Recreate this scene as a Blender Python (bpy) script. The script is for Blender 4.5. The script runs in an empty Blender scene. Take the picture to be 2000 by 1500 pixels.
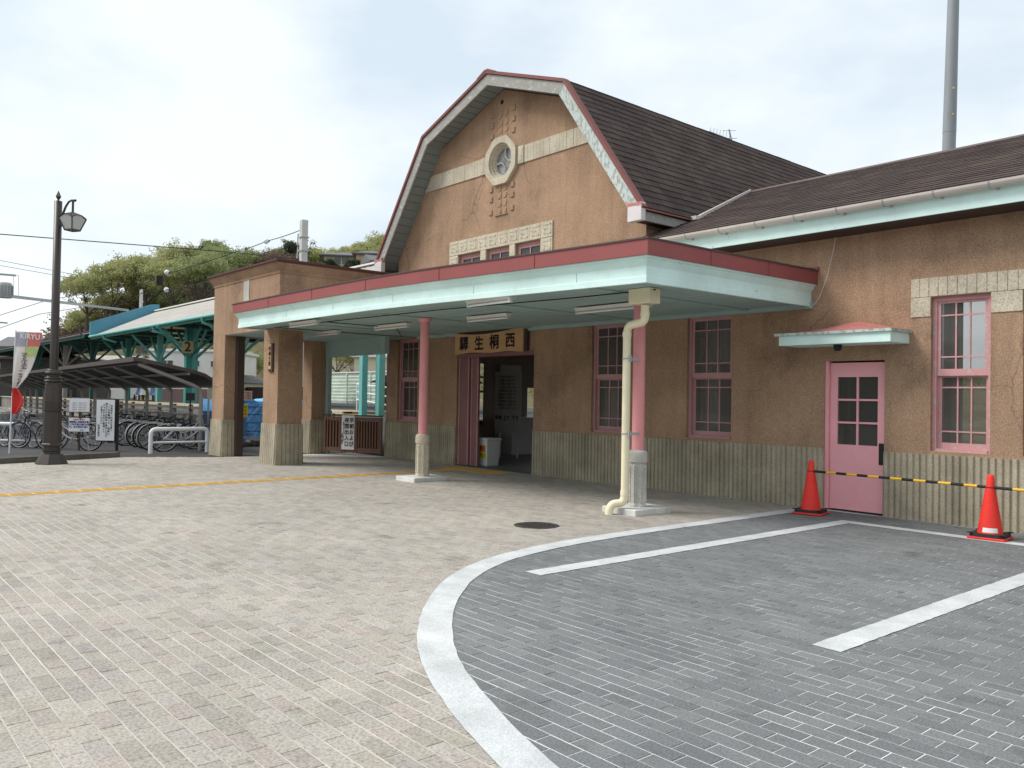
import bpy, bmesh, math, random
import numpy as np
from mathutils import Vector, Matrix
random.seed(7)
rng = np.random.default_rng(7)
SC = bpy.context.scene
COL = SC.collection

# ---------------------------------------------------------------- camera
RIGHT, UP, FWD = [[0.648373, 0.761137, 0.016788], [0.002799, -0.024435, 0.999698], [-0.761317, 0.64813, 0.017973]]
cd = bpy.data.cameras.new('camera')
cam = bpy.data.objects.new('camera', cd)
COL.objects.link(cam)
cd.sensor_width = 36.0
cd.lens = 29.2275
cd.clip_start = 0.05
cd.clip_end = 4000
cam.matrix_world = Matrix(((RIGHT[0], UP[0], -FWD[0], 0), (RIGHT[1], UP[1], -FWD[1], 0),
                           (RIGHT[2], UP[2], -FWD[2], 1.45), (0, 0, 0, 1)))
SC.camera = cam

# ---------------------------------------------------------------- sky, sun, exposure
SUN_EL, SUN_AZ = math.radians(48), math.radians(222)      # azimuth clockwise from +Y
w = bpy.data.worlds.new('World')
SC.world = w
w.use_nodes = True
nt = w.node_tree
nt.nodes.clear()
wo = nt.nodes.new('ShaderNodeOutputWorld')
bg = nt.nodes.new('ShaderNodeBackground')
sky = nt.nodes.new('ShaderNodeTexSky')
sky.sky_type = 'NISHITA'
sky.sun_disc = False
sky.sun_elevation = SUN_EL
sky.sun_rotation = SUN_AZ
sky.dust_density = 2.0
tc = nt.nodes.new('ShaderNodeTexCoord')
mp = nt.nodes.new('ShaderNodeMapping')
mp.inputs['Scale'].default_value = (1, 1, 2.2)
n1 = nt.nodes.new('ShaderNodeTexNoise')
n1.inputs['Scale'].default_value = 2.3
n1.inputs['Detail'].default_value = 7
n1.inputs['Roughness'].default_value = 0.52
rp = nt.nodes.new('ShaderNodeValToRGB')
rp.color_ramp.elements[0].position = 0.36
rp.color_ramp.elements[0].color = (5.5, 6.3, 7.0, 1)
rp.color_ramp.elements[1].position = 0.56
rp.color_ramp.elements[1].color = (7.45, 7.85, 8.0, 1)
mx = nt.nodes.new('ShaderNodeMix')
mx.data_type = 'RGBA'
mx.inputs[0].default_value = 0.88
L = nt.links.new
L(tc.outputs['Generated'], mp.inputs['Vector'])
L(mp.outputs['Vector'], n1.inputs['Vector'])
L(n1.outputs['Fac'], rp.inputs['Fac'])
L(sky.outputs['Color'], mx.inputs[6])
L(rp.outputs['Color'], mx.inputs[7])
L(mx.outputs[2], bg.inputs['Color'])
bg.inputs['Strength'].default_value = 0.1
L(bg.outputs['Background'], wo.inputs['Surface'])

sd = bpy.data.lights.new('sun', 'SUN')
sd.energy = 2.1
sd.angle = math.radians(25)
sd.color = (1.0, 0.96, 0.9)
sun = bpy.data.objects.new('sun', sd)
COL.objects.link(sun)
sv = Vector((math.sin(SUN_AZ) * math.cos(SUN_EL), math.cos(SUN_AZ) * math.cos(SUN_EL), math.sin(SUN_EL)))
sun.rotation_euler = sv.to_track_quat('Z', 'Y').to_euler()
sun.location = sv * 60

SC.view_settings.view_transform = 'Standard'
SC.view_settings.look = 'None'
SC.view_settings.exposure = 0.52
SC.view_settings.gamma = 1
SC.view_settings.use_curve_mapping = False
SC.cycles.max_bounces = 6
SC.cycles.diffuse_bounces = 4

# ---------------------------------------------------------------- materials
MATS = {}


def material(name, col, rough=0.8, metal=0.0, spec=0.3):
    m = bpy.data.materials.new(name)
    m.use_nodes = True
    b = m.node_tree.nodes['Principled BSDF']
    b.inputs['Base Color'].default_value = (*col, 1)
    b.inputs['Roughness'].default_value = rough
    b.inputs['Metallic'].default_value = metal
    b.inputs['Specular IOR Level'].default_value = spec
    MATS[name] = m
    return m, m.node_tree, b


def ramp(nt, fac, stops):
    r = nt.nodes.new('ShaderNodeValToRGB')
    e = r.color_ramp.elements
    while len(e) < len(stops):
        e.new(0.5)
    for i, (p, c) in enumerate(stops):
        e[i].position = p
        e[i].color = (*c, 1) if len(c) == 3 else c
    nt.links.new(fac, r.inputs['Fac'])
    return r.outputs['Color']


def noise(nt, vec, scale, detail=3, rough=0.55, stretch=None):
    n = nt.nodes.new('ShaderNodeTexNoise')
    n.inputs['Scale'].default_value = scale
    n.inputs['Detail'].default_value = detail
    n.inputs['Roughness'].default_value = rough
    if stretch:
        mp = nt.nodes.new('ShaderNodeMapping')
        mp.inputs['Scale'].default_value = stretch
        nt.links.new(vec, mp.inputs['Vector'])
        vec = mp.outputs['Vector']
    nt.links.new(vec, n.inputs['Vector'])
    return n.outputs['Fac']


def mixc(nt, a, b, fac, mode='MIX'):
    m = nt.nodes.new('ShaderNodeMix')
    m.data_type = 'RGBA'
    m.blend_type = mode
    for s, v in ((0, fac), (6, a), (7, b)):
        if hasattr(v, 'is_linked'):
            nt.links.new(v, m.inputs[s])
        elif s == 0:
            m.inputs[0].default_value = v
        else:
            m.inputs[s].default_value = (*v, 1)
    return m.outputs[2]


def bump(nt, bsdf, height, strength, dist):
    b = nt.nodes.new('ShaderNodeBump')
    b.inputs['Strength'].default_value = strength
    b.inputs['Distance'].default_value = dist
    nt.links.new(height, b.inputs['Height'])
    nt.links.new(b.outputs['Normal'], bsdf.inputs['Normal'])


def pos(nt):
    return nt.nodes.new('ShaderNodeNewGeometry').outputs['Position']


def speckled(name, stops, fine=70, mid=1.6, amp=0.25, rough=0.95, bumpd=0.004, streak=0.0, spec=0.15, blotch=(0.78, 1.12), crack=0.0):
    """rough mineral surface: fine grain between the stop colours, soft larger blotches, optional run-off streaks"""
    m, nt, b = material(name, stops[0][1], rough, 0, spec)
    p = pos(nt)
    f = noise(nt, p, fine, 2, 0.7)
    c = ramp(nt, f, stops)
    lo, hi = blotch
    g = noise(nt, p, mid, 5, 0.6)
    c = mixc(nt, c, ramp(nt, g, [(0.3, (lo, lo, lo)), (0.7, (hi, hi, hi))]), 1.0, 'MULTIPLY')
    if streak:
        s = noise(nt, p, 5.0, 4, 0.6, (1, 1, 0.09))
        c = mixc(nt, c, ramp(nt, s, [(0.36, (1 - streak,) * 3), (0.55, (1, 1, 1))]), 1.0, 'MULTIPLY')
    if crack:
        c = mixc(nt, c, ramp(nt, noise(nt, p, 0.55, 7, 0.7), [(0.36, (0.80, 0.80, 0.82)), (0.46, (1, 1, 1)), (0.60, (1, 1, 1)), (0.68, (1.10, 1.08, 1.06))]), 1.0, 'MULTIPLY')
        c = mixc(nt, c, (0.13, 0.09, 0.06), mixc(nt, cracks(nt, p, 0.55, 0.006), (crack,) * 3, 1.0, 'MULTIPLY'))
    nt.links.new(c, b.inputs['Base Color'])
    bump(nt, b, f, 0.6, bumpd)
    return m


def cracks(nt, p, scale, width):
    """hairline cracks that come and go"""
    nz = nt.nodes.new('ShaderNodeTexNoise')
    nz.inputs['Scale'].default_value = 2.2
    nz.inputs['Detail'].default_value = 6
    nt.links.new(p, nz.inputs['Vector'])
    wp = mixc(nt, p, nz.outputs['Color'], 0.28)
    v = nt.nodes.new('ShaderNodeTexVoronoi')
    v.feature = 'DISTANCE_TO_EDGE'
    v.inputs['Scale'].default_value = scale
    nt.links.new(wp, v.inputs['Vector'])
    ln = ramp(nt, v.outputs['Distance'], [(0.0, (1, 1, 1)), (width, (0, 0, 0))])
    gate = ramp(nt, noise(nt, p, 0.45, 3, 0.5), [(0.52, (0, 0, 0)), (0.60, (1, 1, 1))])
    return mixc(nt, ln, gate, 1.0, 'MULTIPLY')


def painted(name, col, worn=None, amount=0.0, rough=0.55, scale=3.0, stretch=(1, 1, 1), spec=0.35, var=0.12):
    """paint with slight tone changes; where AMOUNT > 0 it has come off and shows WORN"""
    m, nt, b = material(name, col, rough, 0, spec)
    p = pos(nt)
    g = noise(nt, p, scale, 5, 0.65, stretch)
    c = mixc(nt, col, ramp(nt, g, [(0.3, (1 - var,) * 3), (0.7, (1 + var * 0.5,) * 3)]), 1.0, 'MULTIPLY')
    if amount:
        h = noise(nt, p, scale * 4, 6, 0.7, stretch)
        e = 0.5 + (amount - 0.5) * 0.5
        k = ramp(nt, h, [(max(0.0, e - 0.05), (1, 1, 1)), (e + 0.03, (0, 0, 0))])
        c = mixc(nt, c, worn, k)
    nt.links.new(c, b.inputs['Base Color'])
    bump(nt, b, noise(nt, p, 120, 2), 0.15, 0.001)
    return m


def paver(name, tones, grain, grain_amt):
    """concrete paver: every brick has its own tone (attribute on the joined field, object random on the single ones)"""
    m, nt, b = material(name, tones[0], 0.9, 0, 0.2)
    at = nt.nodes.new('ShaderNodeAttribute')
    at.attribute_name = 'tone'
    oi = nt.nodes.new('ShaderNodeObjectInfo')
    ad = nt.nodes.new('ShaderNodeMath')
    ad.operation = 'ADD'
    nt.links.new(at.outputs['Fac'], ad.inputs[0])
    nt.links.new(oi.outputs['Random'], ad.inputs[1])
    fr = nt.nodes.new('ShaderNodeMath')
    fr.operation = 'FRACT'
    nt.links.new(ad.outputs[0], fr.inputs[0])
    n = len(tones)
    c = ramp(nt, fr.outputs[0], [((i + 0.5) / n, t) for i, t in enumerate(tones)])
    p = pos(nt)
    f = noise(nt, p, grain, 2, 0.75)
    c = mixc(nt, c, ramp(nt, f, [(0.30, (1 - grain_amt,) * 3), (0.5, (1, 1, 1)), (0.7, (1 + grain_amt * .6,) * 3)]), 1.0, 'MULTIPLY')
    g = noise(nt, p, 0.55, 6, 0.65)
    c = mixc(nt, c, ramp(nt, g, [(0.3, (0.83, 0.84, 0.84)), (0.7, (1.1, 1.09, 1.08))]), 1.0, 'MULTIPLY')
    d = noise(nt, p, 7, 5, 0.7)
    c = mixc(nt, c, ramp(nt, d, [(0.30, (0.80, 0.79, 0.76)), (0.45, (1, 1, 1))]), 1.0, 'MULTIPLY')
    k = noise(nt, p, 2.1, 3, 0.5)
    sp = nt.nodes.new('ShaderNodeTexVoronoi')
    sp.inputs['Scale'].default_value = 1.15
    nt.links.new(p, sp.inputs['Vector'])
    c = mixc(nt, c, (0.10, 0.095, 0.09), ramp(nt, sp.outputs['Distance'], [(0.028, (0.75,) * 3), (0.045, (0, 0, 0))]))
    c = mixc(nt, c, ramp(nt, k, [(0.26, (0.74, 0.73, 0.72)), (0.38, (1, 1, 1))]), 1.0, 'MULTIPLY')
    nt.links.new(c, b.inputs['Base Color'])
    bump(nt, b, f, 0.5, 0.003)
    return m


def glass(name, col=(0.085, 0.084, 0.080), alpha=0.62, rough=0.02):
    m, nt, b = material(name, col, rough, 0, 0.5)
    b.inputs['IOR'].default_value = 1.52
    b.inputs['Alpha'].default_value = alpha
    return m


speckled('stucco', [(0.25, (0.25, 0.154, 0.098)), (0.5, (0.385, 0.25, 0.164)), (0.75, (0.55, 0.395, 0.285))], 75, 1.1, streak=0.12, blotch=(0.82, 1.1), crack=0.6)
speckled('stucco_band', [(0.3, (0.36, 0.31, 0.22)), (0.5, (0.56, 0.50, 0.39)), (0.75, (0.70, 0.66, 0.56))], 60, 2.0)
speckled('wainscot', [(0.3, (0.33, 0.285, 0.205)), (0.5, (0.435, 0.385, 0.29)), (0.75, (0.53, 0.485, 0.38))], 55, 2.2, streak=0.16, bumpd=0.008, blotch=(0.74, 1.12))
speckled('concrete', [(0.3, (0.42, 0.41, 0.37)), (0.7, (0.60, 0.59, 0.55))], 40, 3, streak=0.25)
speckled('plinth', [(0.3, (0.60, 0.61, 0.59)), (0.7, (0.74, 0.74, 0.72))], 60, 4)
speckled('curb_stone', [(0.3, (0.085, 0.075, 0.065)), (0.7, (0.17, 0.155, 0.13))], 40, 2.5)
speckled('asphalt', [(0.3, (0.055, 0.054, 0.056)), (0.7, (0.10, 0.10, 0.10))], 90, 0.6)
speckled('ground_far', [(0.3, (0.20, 0.19, 0.17)), (0.7, (0.30, 0.29, 0.26))], 20, 0.3)
speckled('joint', [(0.3, (0.56, 0.53, 0.47)), (0.7, (0.72, 0.69, 0.625))], 90, 0.7, blotch=(0.62, 1.12))
speckled('joint_grey', [(0.3, (0.60, 0.60, 0.595)), (0.7, (0.78, 0.78, 0.77))], 90, 0.9, blotch=(0.55, 1.15))
speckled('white_band', [(0.3, (0.46, 0.475, 0.485)), (0.5, (0.58, 0.595, 0.60)), (0.7, (0.67, 0.68, 0.68))], 110, 3.5, blotch=(0.80, 1.07), crack=0.12)
speckled('platform_side', [(0.3, (0.20, 0.19, 0.17)), (0.7, (0.32, 0.31, 0.28))], 20, 1.0, streak=0.3)
paver('paver_beige', [(0.345, 0.317, 0.275), (0.42, 0.388, 0.34), (0.362, 0.333, 0.305), (0.425, 0.388, 0.355), (0.38, 0.356, 0.302), (0.405, 0.352, 0.318), (0.335, 0.306, 0.28), (0.41, 0.38, 0.333)], 60, 0.40)
paver('paver_grey', [(0.165, 0.172, 0.177), (0.195, 0.203, 0.208), (0.176, 0.184, 0.189), (0.205, 0.213, 0.217), (0.17, 0.177, 0.182)], 85, 0.34)
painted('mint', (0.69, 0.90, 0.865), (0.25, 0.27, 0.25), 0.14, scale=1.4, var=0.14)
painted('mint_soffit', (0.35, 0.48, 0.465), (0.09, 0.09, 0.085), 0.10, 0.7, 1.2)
painted('mint_worn', (0.52, 0.60, 0.575), (0.35, 0.34, 0.31), 0.46, 0.8, 4.5, (1, 1, 0.45))
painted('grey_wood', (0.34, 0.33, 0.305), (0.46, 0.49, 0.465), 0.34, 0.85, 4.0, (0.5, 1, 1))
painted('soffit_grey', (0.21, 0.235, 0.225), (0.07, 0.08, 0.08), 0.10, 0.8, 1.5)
painted('red_metal', (0.30, 0.085, 0.082), (0.22, 0.10, 0.09), 0.03, 0.5, 0.8)
painted('verge_red', (0.21, 0.068, 0.06), (0.16, 0.08, 0.07), 0.15, 0.6, 1.5)
painted('ridge_metal', (0.12, 0.075, 0.068), (0.20, 0.085, 0.08), 0.3, 0.6, 1.2, (0.4, 1, 1))
painted('number_board', (0.26, 0.20, 0.085), None, 0, 0.6, 2)  # yellow dimmed: the shadow under the canopy is put into the colour
painted('cap_red', (0.105, 0.038, 0.033), (0.09, 0.05, 0.045), 0.1, 0.55, 0.8)
painted('red_faded', (0.50, 0.19, 0.17), (0.60, 0.50, 0.47), 0.22, 0.7, 3)
painted('white_worn', (0.68, 0.64, 0.64), (0.45, 0.14, 0.13), 0.20, 0.6, 3)
painted('pink', (0.74, 0.31, 0.32), (0.70, 0.42, 0.42), 0.06, 0.5, 2)
painted('pink_door', (0.90, 0.435, 0.475), (0.6, 0.35, 0.38), 0.02, 0.5, 1.2)
painted('pink_window', (0.50, 0.275, 0.28), (0.52, 0.46, 0.42), 0.16, 0.6, 3)
painted('pink_window_worn', (0.60, 0.31, 0.315), (0.50, 0.47, 0.43), 0.36, 0.7, 5)
painted('plum_door', (0.26, 0.125, 0.13), (0.12, 0.06, 0.06), 0.1, 0.5, 3)
painted('dark_brown_wood', (0.06, 0.038, 0.03), (0.11, 0.08, 0.06), 0.15, 0.7, 4)
painted('gate_wood', (0.19, 0.10, 0.065), (0.30, 0.19, 0.13), 0.2, 0.6, 4, (1, 1, 0.2))
painted('sign_wood', (0.60, 0.36, 0.19), (0.48, 0.27, 0.13), 0.3, 0.6, 2.0, (0.6, 4, 6))
painted('cream_pipe', (0.85, 0.78, 0.555), None, 0, 0.4, 2)
painted('gutter_pvc', (0.62, 0.57, 0.53), (0.54, 0.44, 0.42), 0.25, 0.45, 1.2)
painted('white_paint', (0.78, 0.79, 0.80), (0.5, 0.5, 0.48), 0.06, 0.4, 3)
painted('white_sheet', (0.80, 0.80, 0.82), None, 0, 0.5, 1, var=0.04)
painted('teal', (0.05, 0.255, 0.225), (0.10, 0.20, 0.18), 0.1, 0.5, 2)
painted('teal_light', (0.17, 0.50, 0.47), (0.2, 0.4, 0.38), 0.1, 0.5, 2)
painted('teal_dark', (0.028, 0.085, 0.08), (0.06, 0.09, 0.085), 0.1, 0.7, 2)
painted('blue_board', (0.085, 0.27, 0.37), (0.15, 0.3, 0.36), 0.1, 0.5, 0.8)
painted('corrugated', (0.40, 0.38, 0.345), (0.27, 0.25, 0.22), 0.3, 0.8, 0.7, (0.3, 2, 1))
painted('brown_roof', (0.085, 0.066, 0.062), (0.10, 0.08, 0.075), 0.2, 0.5, 1)
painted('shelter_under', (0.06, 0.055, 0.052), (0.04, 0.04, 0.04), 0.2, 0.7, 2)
painted('shelter_steel', (0.30, 0.285, 0.27), (0.2, 0.18, 0.17), 0.1, 0.5, 3)
painted('lamp_iron', (0.040, 0.030, 0.025), (0.06, 0.045, 0.035), 0.2, 0.42, 4, spec=0.5)
painted('blue_tarp', (0.13, 0.40, 0.80), (0.35, 0.58, 0.86), 0.35, 0.35, 3)
painted('blue_panel', (0.08, 0.20, 0.45), None, 0, 0.5, 2)
painted('orange_panel', (0.75, 0.28, 0.07), None, 0, 0.6, 2)
painted('yellow_sign', (0.80, 0.62, 0.03), None, 0, 0.5, 2)
painted('mint_sheet', (0.72, 0.82, 0.73), (0.6, 0.7, 0.62), 0.1, 0.5, 1)
painted('maroon_roof', (0.13, 0.055, 0.06), None, 0, 0.6, 3)
painted('cream_wall', (0.62, 0.55, 0.41), (0.5, 0.45, 0.35), 0.2, 0.8, 0.6)
painted('white_wall', (0.76, 0.75, 0.71), (0.6, 0.6, 0.57), 0.12, 0.8, 0.4)
painted('peach_wall', (0.55, 0.38, 0.24), None, 0, 0.8, 0.6)
painted('olive_wall', (0.42, 0.41, 0.34), None, 0, 0.8, 0.6)
painted('slate_roof', (0.15, 0.155, 0.165), (0.20, 0.20, 0.21), 0.2, 0.7, 0.8)
painted('pole_concrete', (0.56, 0.55, 0.52), (0.4, 0.39, 0.36), 0.2, 0.8, 1.2)
painted('steel_grey', (0.28, 0.305, 0.325), (0.24, 0.26, 0.27), 0.2, 0.5, 1.0, (1, 1, 0.3))
painted('galvanised', (0.42, 0.43, 0.43), None, 0, 0.45, 4)
painted('bin_pale', (0.66, 0.69, 0.69), None, 0, 0.5, 2)
painted('bin_grey', (0.42, 0.45, 0.46), None, 0, 0.5, 2)
painted('cone_red', (0.84, 0.040, 0.028), (0.62, 0.09, 0.07), 0.16, 0.5, 3, spec=0.35, var=0.2)
painted('rubber', (0.025, 0.025, 0.026), None, 0, 0.75, 6)
painted('bar_yellow', (0.85, 0.48, 0.03), None, 0, 0.4, 3)
painted('tactile', (0.68, 0.42, 0.11), (0.55, 0.36, 0.14), 0.2, 0.8, 1.5)
painted('cast_iron', (0.055, 0.052, 0.048), (0.1, 0.09, 0.08), 0.2, 0.6, 12)
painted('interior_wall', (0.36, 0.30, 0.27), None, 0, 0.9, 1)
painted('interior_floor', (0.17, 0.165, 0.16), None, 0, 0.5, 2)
painted('paper_grey', (0.68, 0.68, 0.66), None, 0, 0.8, 2, var=0.05)
painted('ink', (0.012, 0.012, 0.013), None, 0, 0.7, 2)
painted('ink_blue', (0.03, 0.035, 0.22), None, 0, 0.7, 2)
painted('ink_red', (0.55, 0.03, 0.03), None, 0, 0.7, 2)
painted('ink_faint', (0.42, 0.42, 0.46), None, 0, 0.7, 2)
painted('orange_label', (0.70, 0.16, 0.03), None, 0, 0.6, 2)
painted('yellow_label', (0.60, 0.58, 0.03), None, 0, 0.6, 2)
painted('flag_cream', (0.84, 0.76, 0.71), None, 0, 0.8, 2, var=0.05)
painted('flag_pale_red', (0.74, 0.22, 0.19), None, 0, 0.8, 2)
painted('flag_red', (0.72, 0.06, 0.05), None, 0, 0.8, 2, var=0.06)
painted('flag_grey', (0.42, 0.40, 0.47), None, 0, 0.8, 2)
painted('flag_green', (0.45, 0.62, 0.28), (0.72, 0.68, 0.3), 0.5, 0.8, 4)
painted('fixture_white', (0.66, 0.66, 0.62), (0.5, 0.48, 0.42), 0.15, 0.5, 4)
painted('trunk_bark', (0.10, 0.082, 0.066), (0.15, 0.13, 0.11), 0.3, 0.9, 3)
painted('fence_maroon', (0.105, 0.066, 0.064), None, 0, 0.7, 1)
painted('tyre', (0.02, 0.02, 0.02), None, 0, 0.8, 4)
painted('chrome_dull', (0.34, 0.34, 0.345), None, 0, 0.35, 4, spec=0.6)
painted('bike_black', (0.02, 0.02, 0.022), None, 0, 0.3, 4, spec=0.5)
painted('bike_silver', (0.46, 0.48, 0.50), None, 0, 0.35, 4, spec=0.5)
painted('bike_blue', (0.05, 0.09, 0.20), None, 0, 0.35, 4, spec=0.5)
painted('basket_wire', (0.13, 0.13, 0.135), None, 0, 0.5, 4)
glass('window_glass')
glass('frosted_glass', (0.36, 0.36, 0.385), 1.0, 0.35)
glass('lantern_glass', (0.52, 0.55, 0.53), 0.92, 0.35)
glass('sign_glass', (0.10, 0.12, 0.12), 1.0, 0.05)

# shingles: dark brown with the tone of each shingle
m, nt, b = material('shingle', (0.045, 0.033, 0.030), 0.92, 0, 0.15)
at = nt.nodes.new('ShaderNodeAttribute')
at.attribute_name = 'tone'
p = pos(nt)
c = ramp(nt, at.outputs['Fac'], [(0.0, (0.062, 0.046, 0.043)), (0.5, (0.074, 0.056, 0.052)), (1.0, (0.088, 0.068, 0.062))])
g = noise(nt, p, 60, 3, 0.7)
c = mixc(nt, c, ramp(nt, g, [(0.3, (0.65,) * 3), (0.7, (1.35,) * 3)]), 1.0, 'MULTIPLY')
h = noise(nt, p, 0.7, 5, 0.6)
c = mixc(nt, c, ramp(nt, h, [(0.35, (0.85,) * 3), (0.7, (1.2, 1.18, 1.12))]), 1.0, 'MULTIPLY')
nt.links.new(c, b.inputs['Base Color'])
bump(nt, b, g, 0.4, 0.003)


def foliage(name, cols):
    m, nt, b = material(name, cols[0], 0.75, 0, 0.2)
    at = nt.nodes.new('ShaderNodeAttribute')
    at.attribute_name = 'tone'
    nt.links.new(ramp(nt, at.outputs['Fac'], [(i / (len(cols) - 1), c) for i, c in enumerate(cols)]), b.inputs['Base Color'])
    tr = nt.nodes.new('ShaderNodeBsdfTranslucent')
    nt.links.new(ramp(nt, at.outputs['Fac'], [(i / (len(cols) - 1), c) for i, c in enumerate(cols)]), tr.inputs['Color'])
    ms = nt.nodes.new('ShaderNodeMixShader')
    ms.inputs[0].default_value = 0.45
    nt.links.new(b.outputs[0], ms.inputs[1])
    nt.links.new(tr.outputs[0], ms.inputs[2])
    nt.links.new(ms.outputs[0], nt.nodes['Material Output'].inputs['Surface'])


foliage('leaf_spring', [(0.27, 0.285, 0.13), (0.41, 0.42, 0.195), (0.53, 0.53, 0.27)])  # hill leaf tones lightened; the pale colour stands in for distance haze
foliage('leaf_green', [(0.21, 0.25, 0.115), (0.32, 0.365, 0.17), (0.43, 0.465, 0.225)])
foliage('leaf_dark', [(0.035, 0.05, 0.028), (0.06, 0.08, 0.042), (0.09, 0.11, 0.06)])
foliage('leaf_bright', [(0.28, 0.30, 0.12), (0.42, 0.43, 0.18), (0.54, 0.54, 0.26)])
foliage('twig_brown', [(0.13, 0.095, 0.07), (0.20, 0.15, 0.11), (0.27, 0.21, 0.16)])
foliage('slope_brush', [(0.15, 0.125, 0.08), (0.20, 0.19, 0.09), (0.23, 0.25, 0.10), (0.17, 0.15, 0.10)])
foliage('blossom', [(0.24, 0.20, 0.18), (0.36, 0.31, 0.28), (0.46, 0.41, 0.38)])
m, nt, b = material('hill_soil', (0.12, 0.11, 0.05), 0.95, 0, 0.1)
p = pos(nt)
c = ramp(nt, noise(nt, p, 0.35, 8, 0.75), [(0.3, (0.10, 0.105, 0.05)), (0.5, (0.19, 0.17, 0.095)), (0.7, (0.28, 0.24, 0.15))])
nt.links.new(c, b.inputs['Base Color'])
bump(nt, b, noise(nt, p, 1.2, 6, 0.8), 1.0, 0.6)

# ---------------------------------------------------------------- helpers


class MB:
    """collects shapes and links them as ONE mesh object"""

    def __init__(s):
        s.v, s.f, s.sm, s.t = [], [], [], []

    def face(s, pts, smooth=False, tone=None):
        n = len(s.v)
        s.v += [tuple(p) for p in pts]
        s.f.append(tuple(range(n, n + len(pts))))
        s.sm.append(smooth)
        s.t.append(tone)
        return s

    def add(s, vs, fs, smooth=False):
        n = len(s.v)
        s.v += [tuple(p) for p in vs]
        s.f += [tuple(n + i for i in f) for f in fs]
        s.sm += [smooth] * len(fs)
        s.t += [None] * len(fs)
        return s

    def box(s, x0, y0, z0, x1, y1, z1, bev=0.0):
        x0, x1 = min(x0, x1), max(x0, x1)
        y0, y1 = min(y0, y1), max(y0, y1)
        z0, z1 = min(z0, z1), max(z0, z1)
        if bev <= 0:
            vs = [(x, y, z) for z in (z0, z1) for y in (y0, y1) for x in (x0, x1)]
            return s.add(vs, [(0, 2, 3, 1), (4, 5, 7, 6), (0, 1, 5, 4), (2, 6, 7, 3), (0, 4, 6, 2), (1, 3, 7, 5)])
        b = min(bev, (x1 - x0) / 2.01, (y1 - y0) / 2.01, (z1 - z0) / 2.01)
        bm = bmesh.new()
        bmesh.ops.create_cube(bm, size=1)
        for q in bm.verts:
            q.co = ((x0 + x1) / 2 + q.co.x * (x1 - x0), (y0 + y1) / 2 + q.co.y * (y1 - y0), (z0 + z1) / 2 + q.co.z * (z1 - z0))
        bmesh.ops.bevel(bm, geom=bm.edges[:], offset=b, segments=1, affect='EDGES')
        bm.verts.index_update()
        s.add([q.co[:] for q in bm.verts], [[q.index for q in f.verts] for f in bm.faces])
        bm.free()
        return s

    def obox(s, c, ax, ay, az, hx, hy, hz):
        """box with its own axes: centre C, unit axes, half sizes"""
        c, ax, ay, az = Vector(c), Vector(ax), Vector(ay), Vector(az)
        vs = [c + ax * (i * hx) + ay * (j * hy) + az * (k * hz) for k in (-1, 1) for j in (-1, 1) for i in (-1, 1)]
        return s.add(vs, [(0, 2, 3, 1), (4, 5, 7, 6), (0, 1, 5, 4), (2, 6, 7, 3), (0, 4, 6, 2), (1, 3, 7, 5)])

    def bar(s, a, b, wd, h=None):
        a, b = Vector(a), Vector(b)
        d = (b - a)
        ln = d.length
        d.normalize()
        up = Vector((0, 0, 1)) if abs(d.z) < 0.95 else Vector((0, 1, 0))
        sx = d.cross(up).normalized()
        return s.obox((a + b) / 2, d, sx, sx.cross(d), ln / 2, wd / 2, (h or wd) / 2)

    def prism(s, poly, axis, a, b):
        """extrude a polygon given in the two other axes along AXIS from a to b"""
        def P(u, v, t):
            return {'x': (t, u, v), 'y': (u, t, v), 'z': (u, v, t)}[axis]
        n = len(poly)
        vs = [P(u, v, a) for u, v in poly] + [P(u, v, b) for u, v in poly]
        fs = [tuple(range(n)), tuple(range(2 * n - 1, n - 1, -1))] + [(i, (i + 1) % n, n + (i + 1) % n, n + i) for i in range(n)]
        return s.add(vs, fs)

    def tube(s, path, r, n=8, cap=True, closed=False):
        path = [Vector(p) for p in path]
        m = len(path)
        rs = r if isinstance(r, (list, tuple)) else [r] * m
        T = []
        for i in range(m):
            if closed:
                t = path[(i + 1) % m] - path[i - 1]
            else:
                t = path[min(i + 1, m - 1)] - path[max(i - 1, 0)]
            T.append(t.normalized())
        up = Vector((0, 0, 1)) if abs(T[0].z) < 0.9 else Vector((1, 0, 0))
        X = T[0].cross(up).normalized()
        vs = []
        for i in range(m):
            X = (X - T[i] * X.dot(T[i])).normalized()
            Y = T[i].cross(X)
            for k in range(n):
                a = 2 * math.pi * k / n
                vs.append(path[i] + (X * math.cos(a) + Y * math.sin(a)) * rs[i])
        fs = []
        for i in range(m if closed else m - 1):
            j = (i + 1) % m
            for k in range(n):
                fs.append((i * n + k, i * n + (k + 1) % n, j * n + (k + 1) % n, j * n + k))
        s.add(vs, fs, True)
        if cap and not closed:
            s.face(vs[:n][::-1])
            s.face(vs[-n:])
        return s

    def lathe(s, prof, c=(0, 0, 0), n=16, smooth=True, ang=0.0, sx=1.0, sy=1.0):
        vs, fs = [], []
        for r, z in prof:
            for k in range(n):
                a = ang + 2 * math.pi * k / n
                vs.append((c[0] + r * math.cos(a) * sx, c[1] + r * math.sin(a) * sy, c[2] + z))
        for i in range(len(prof) - 1):
            for k in range(n):
                fs.append((i * n + k, i * n + (k + 1) % n, (i + 1) * n + (k + 1) % n, (i + 1) * n + k))
        s.add(vs, fs, smooth)
        s.face(vs[:n][::-1])
        s.face(vs[-n:])
        return s

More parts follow.
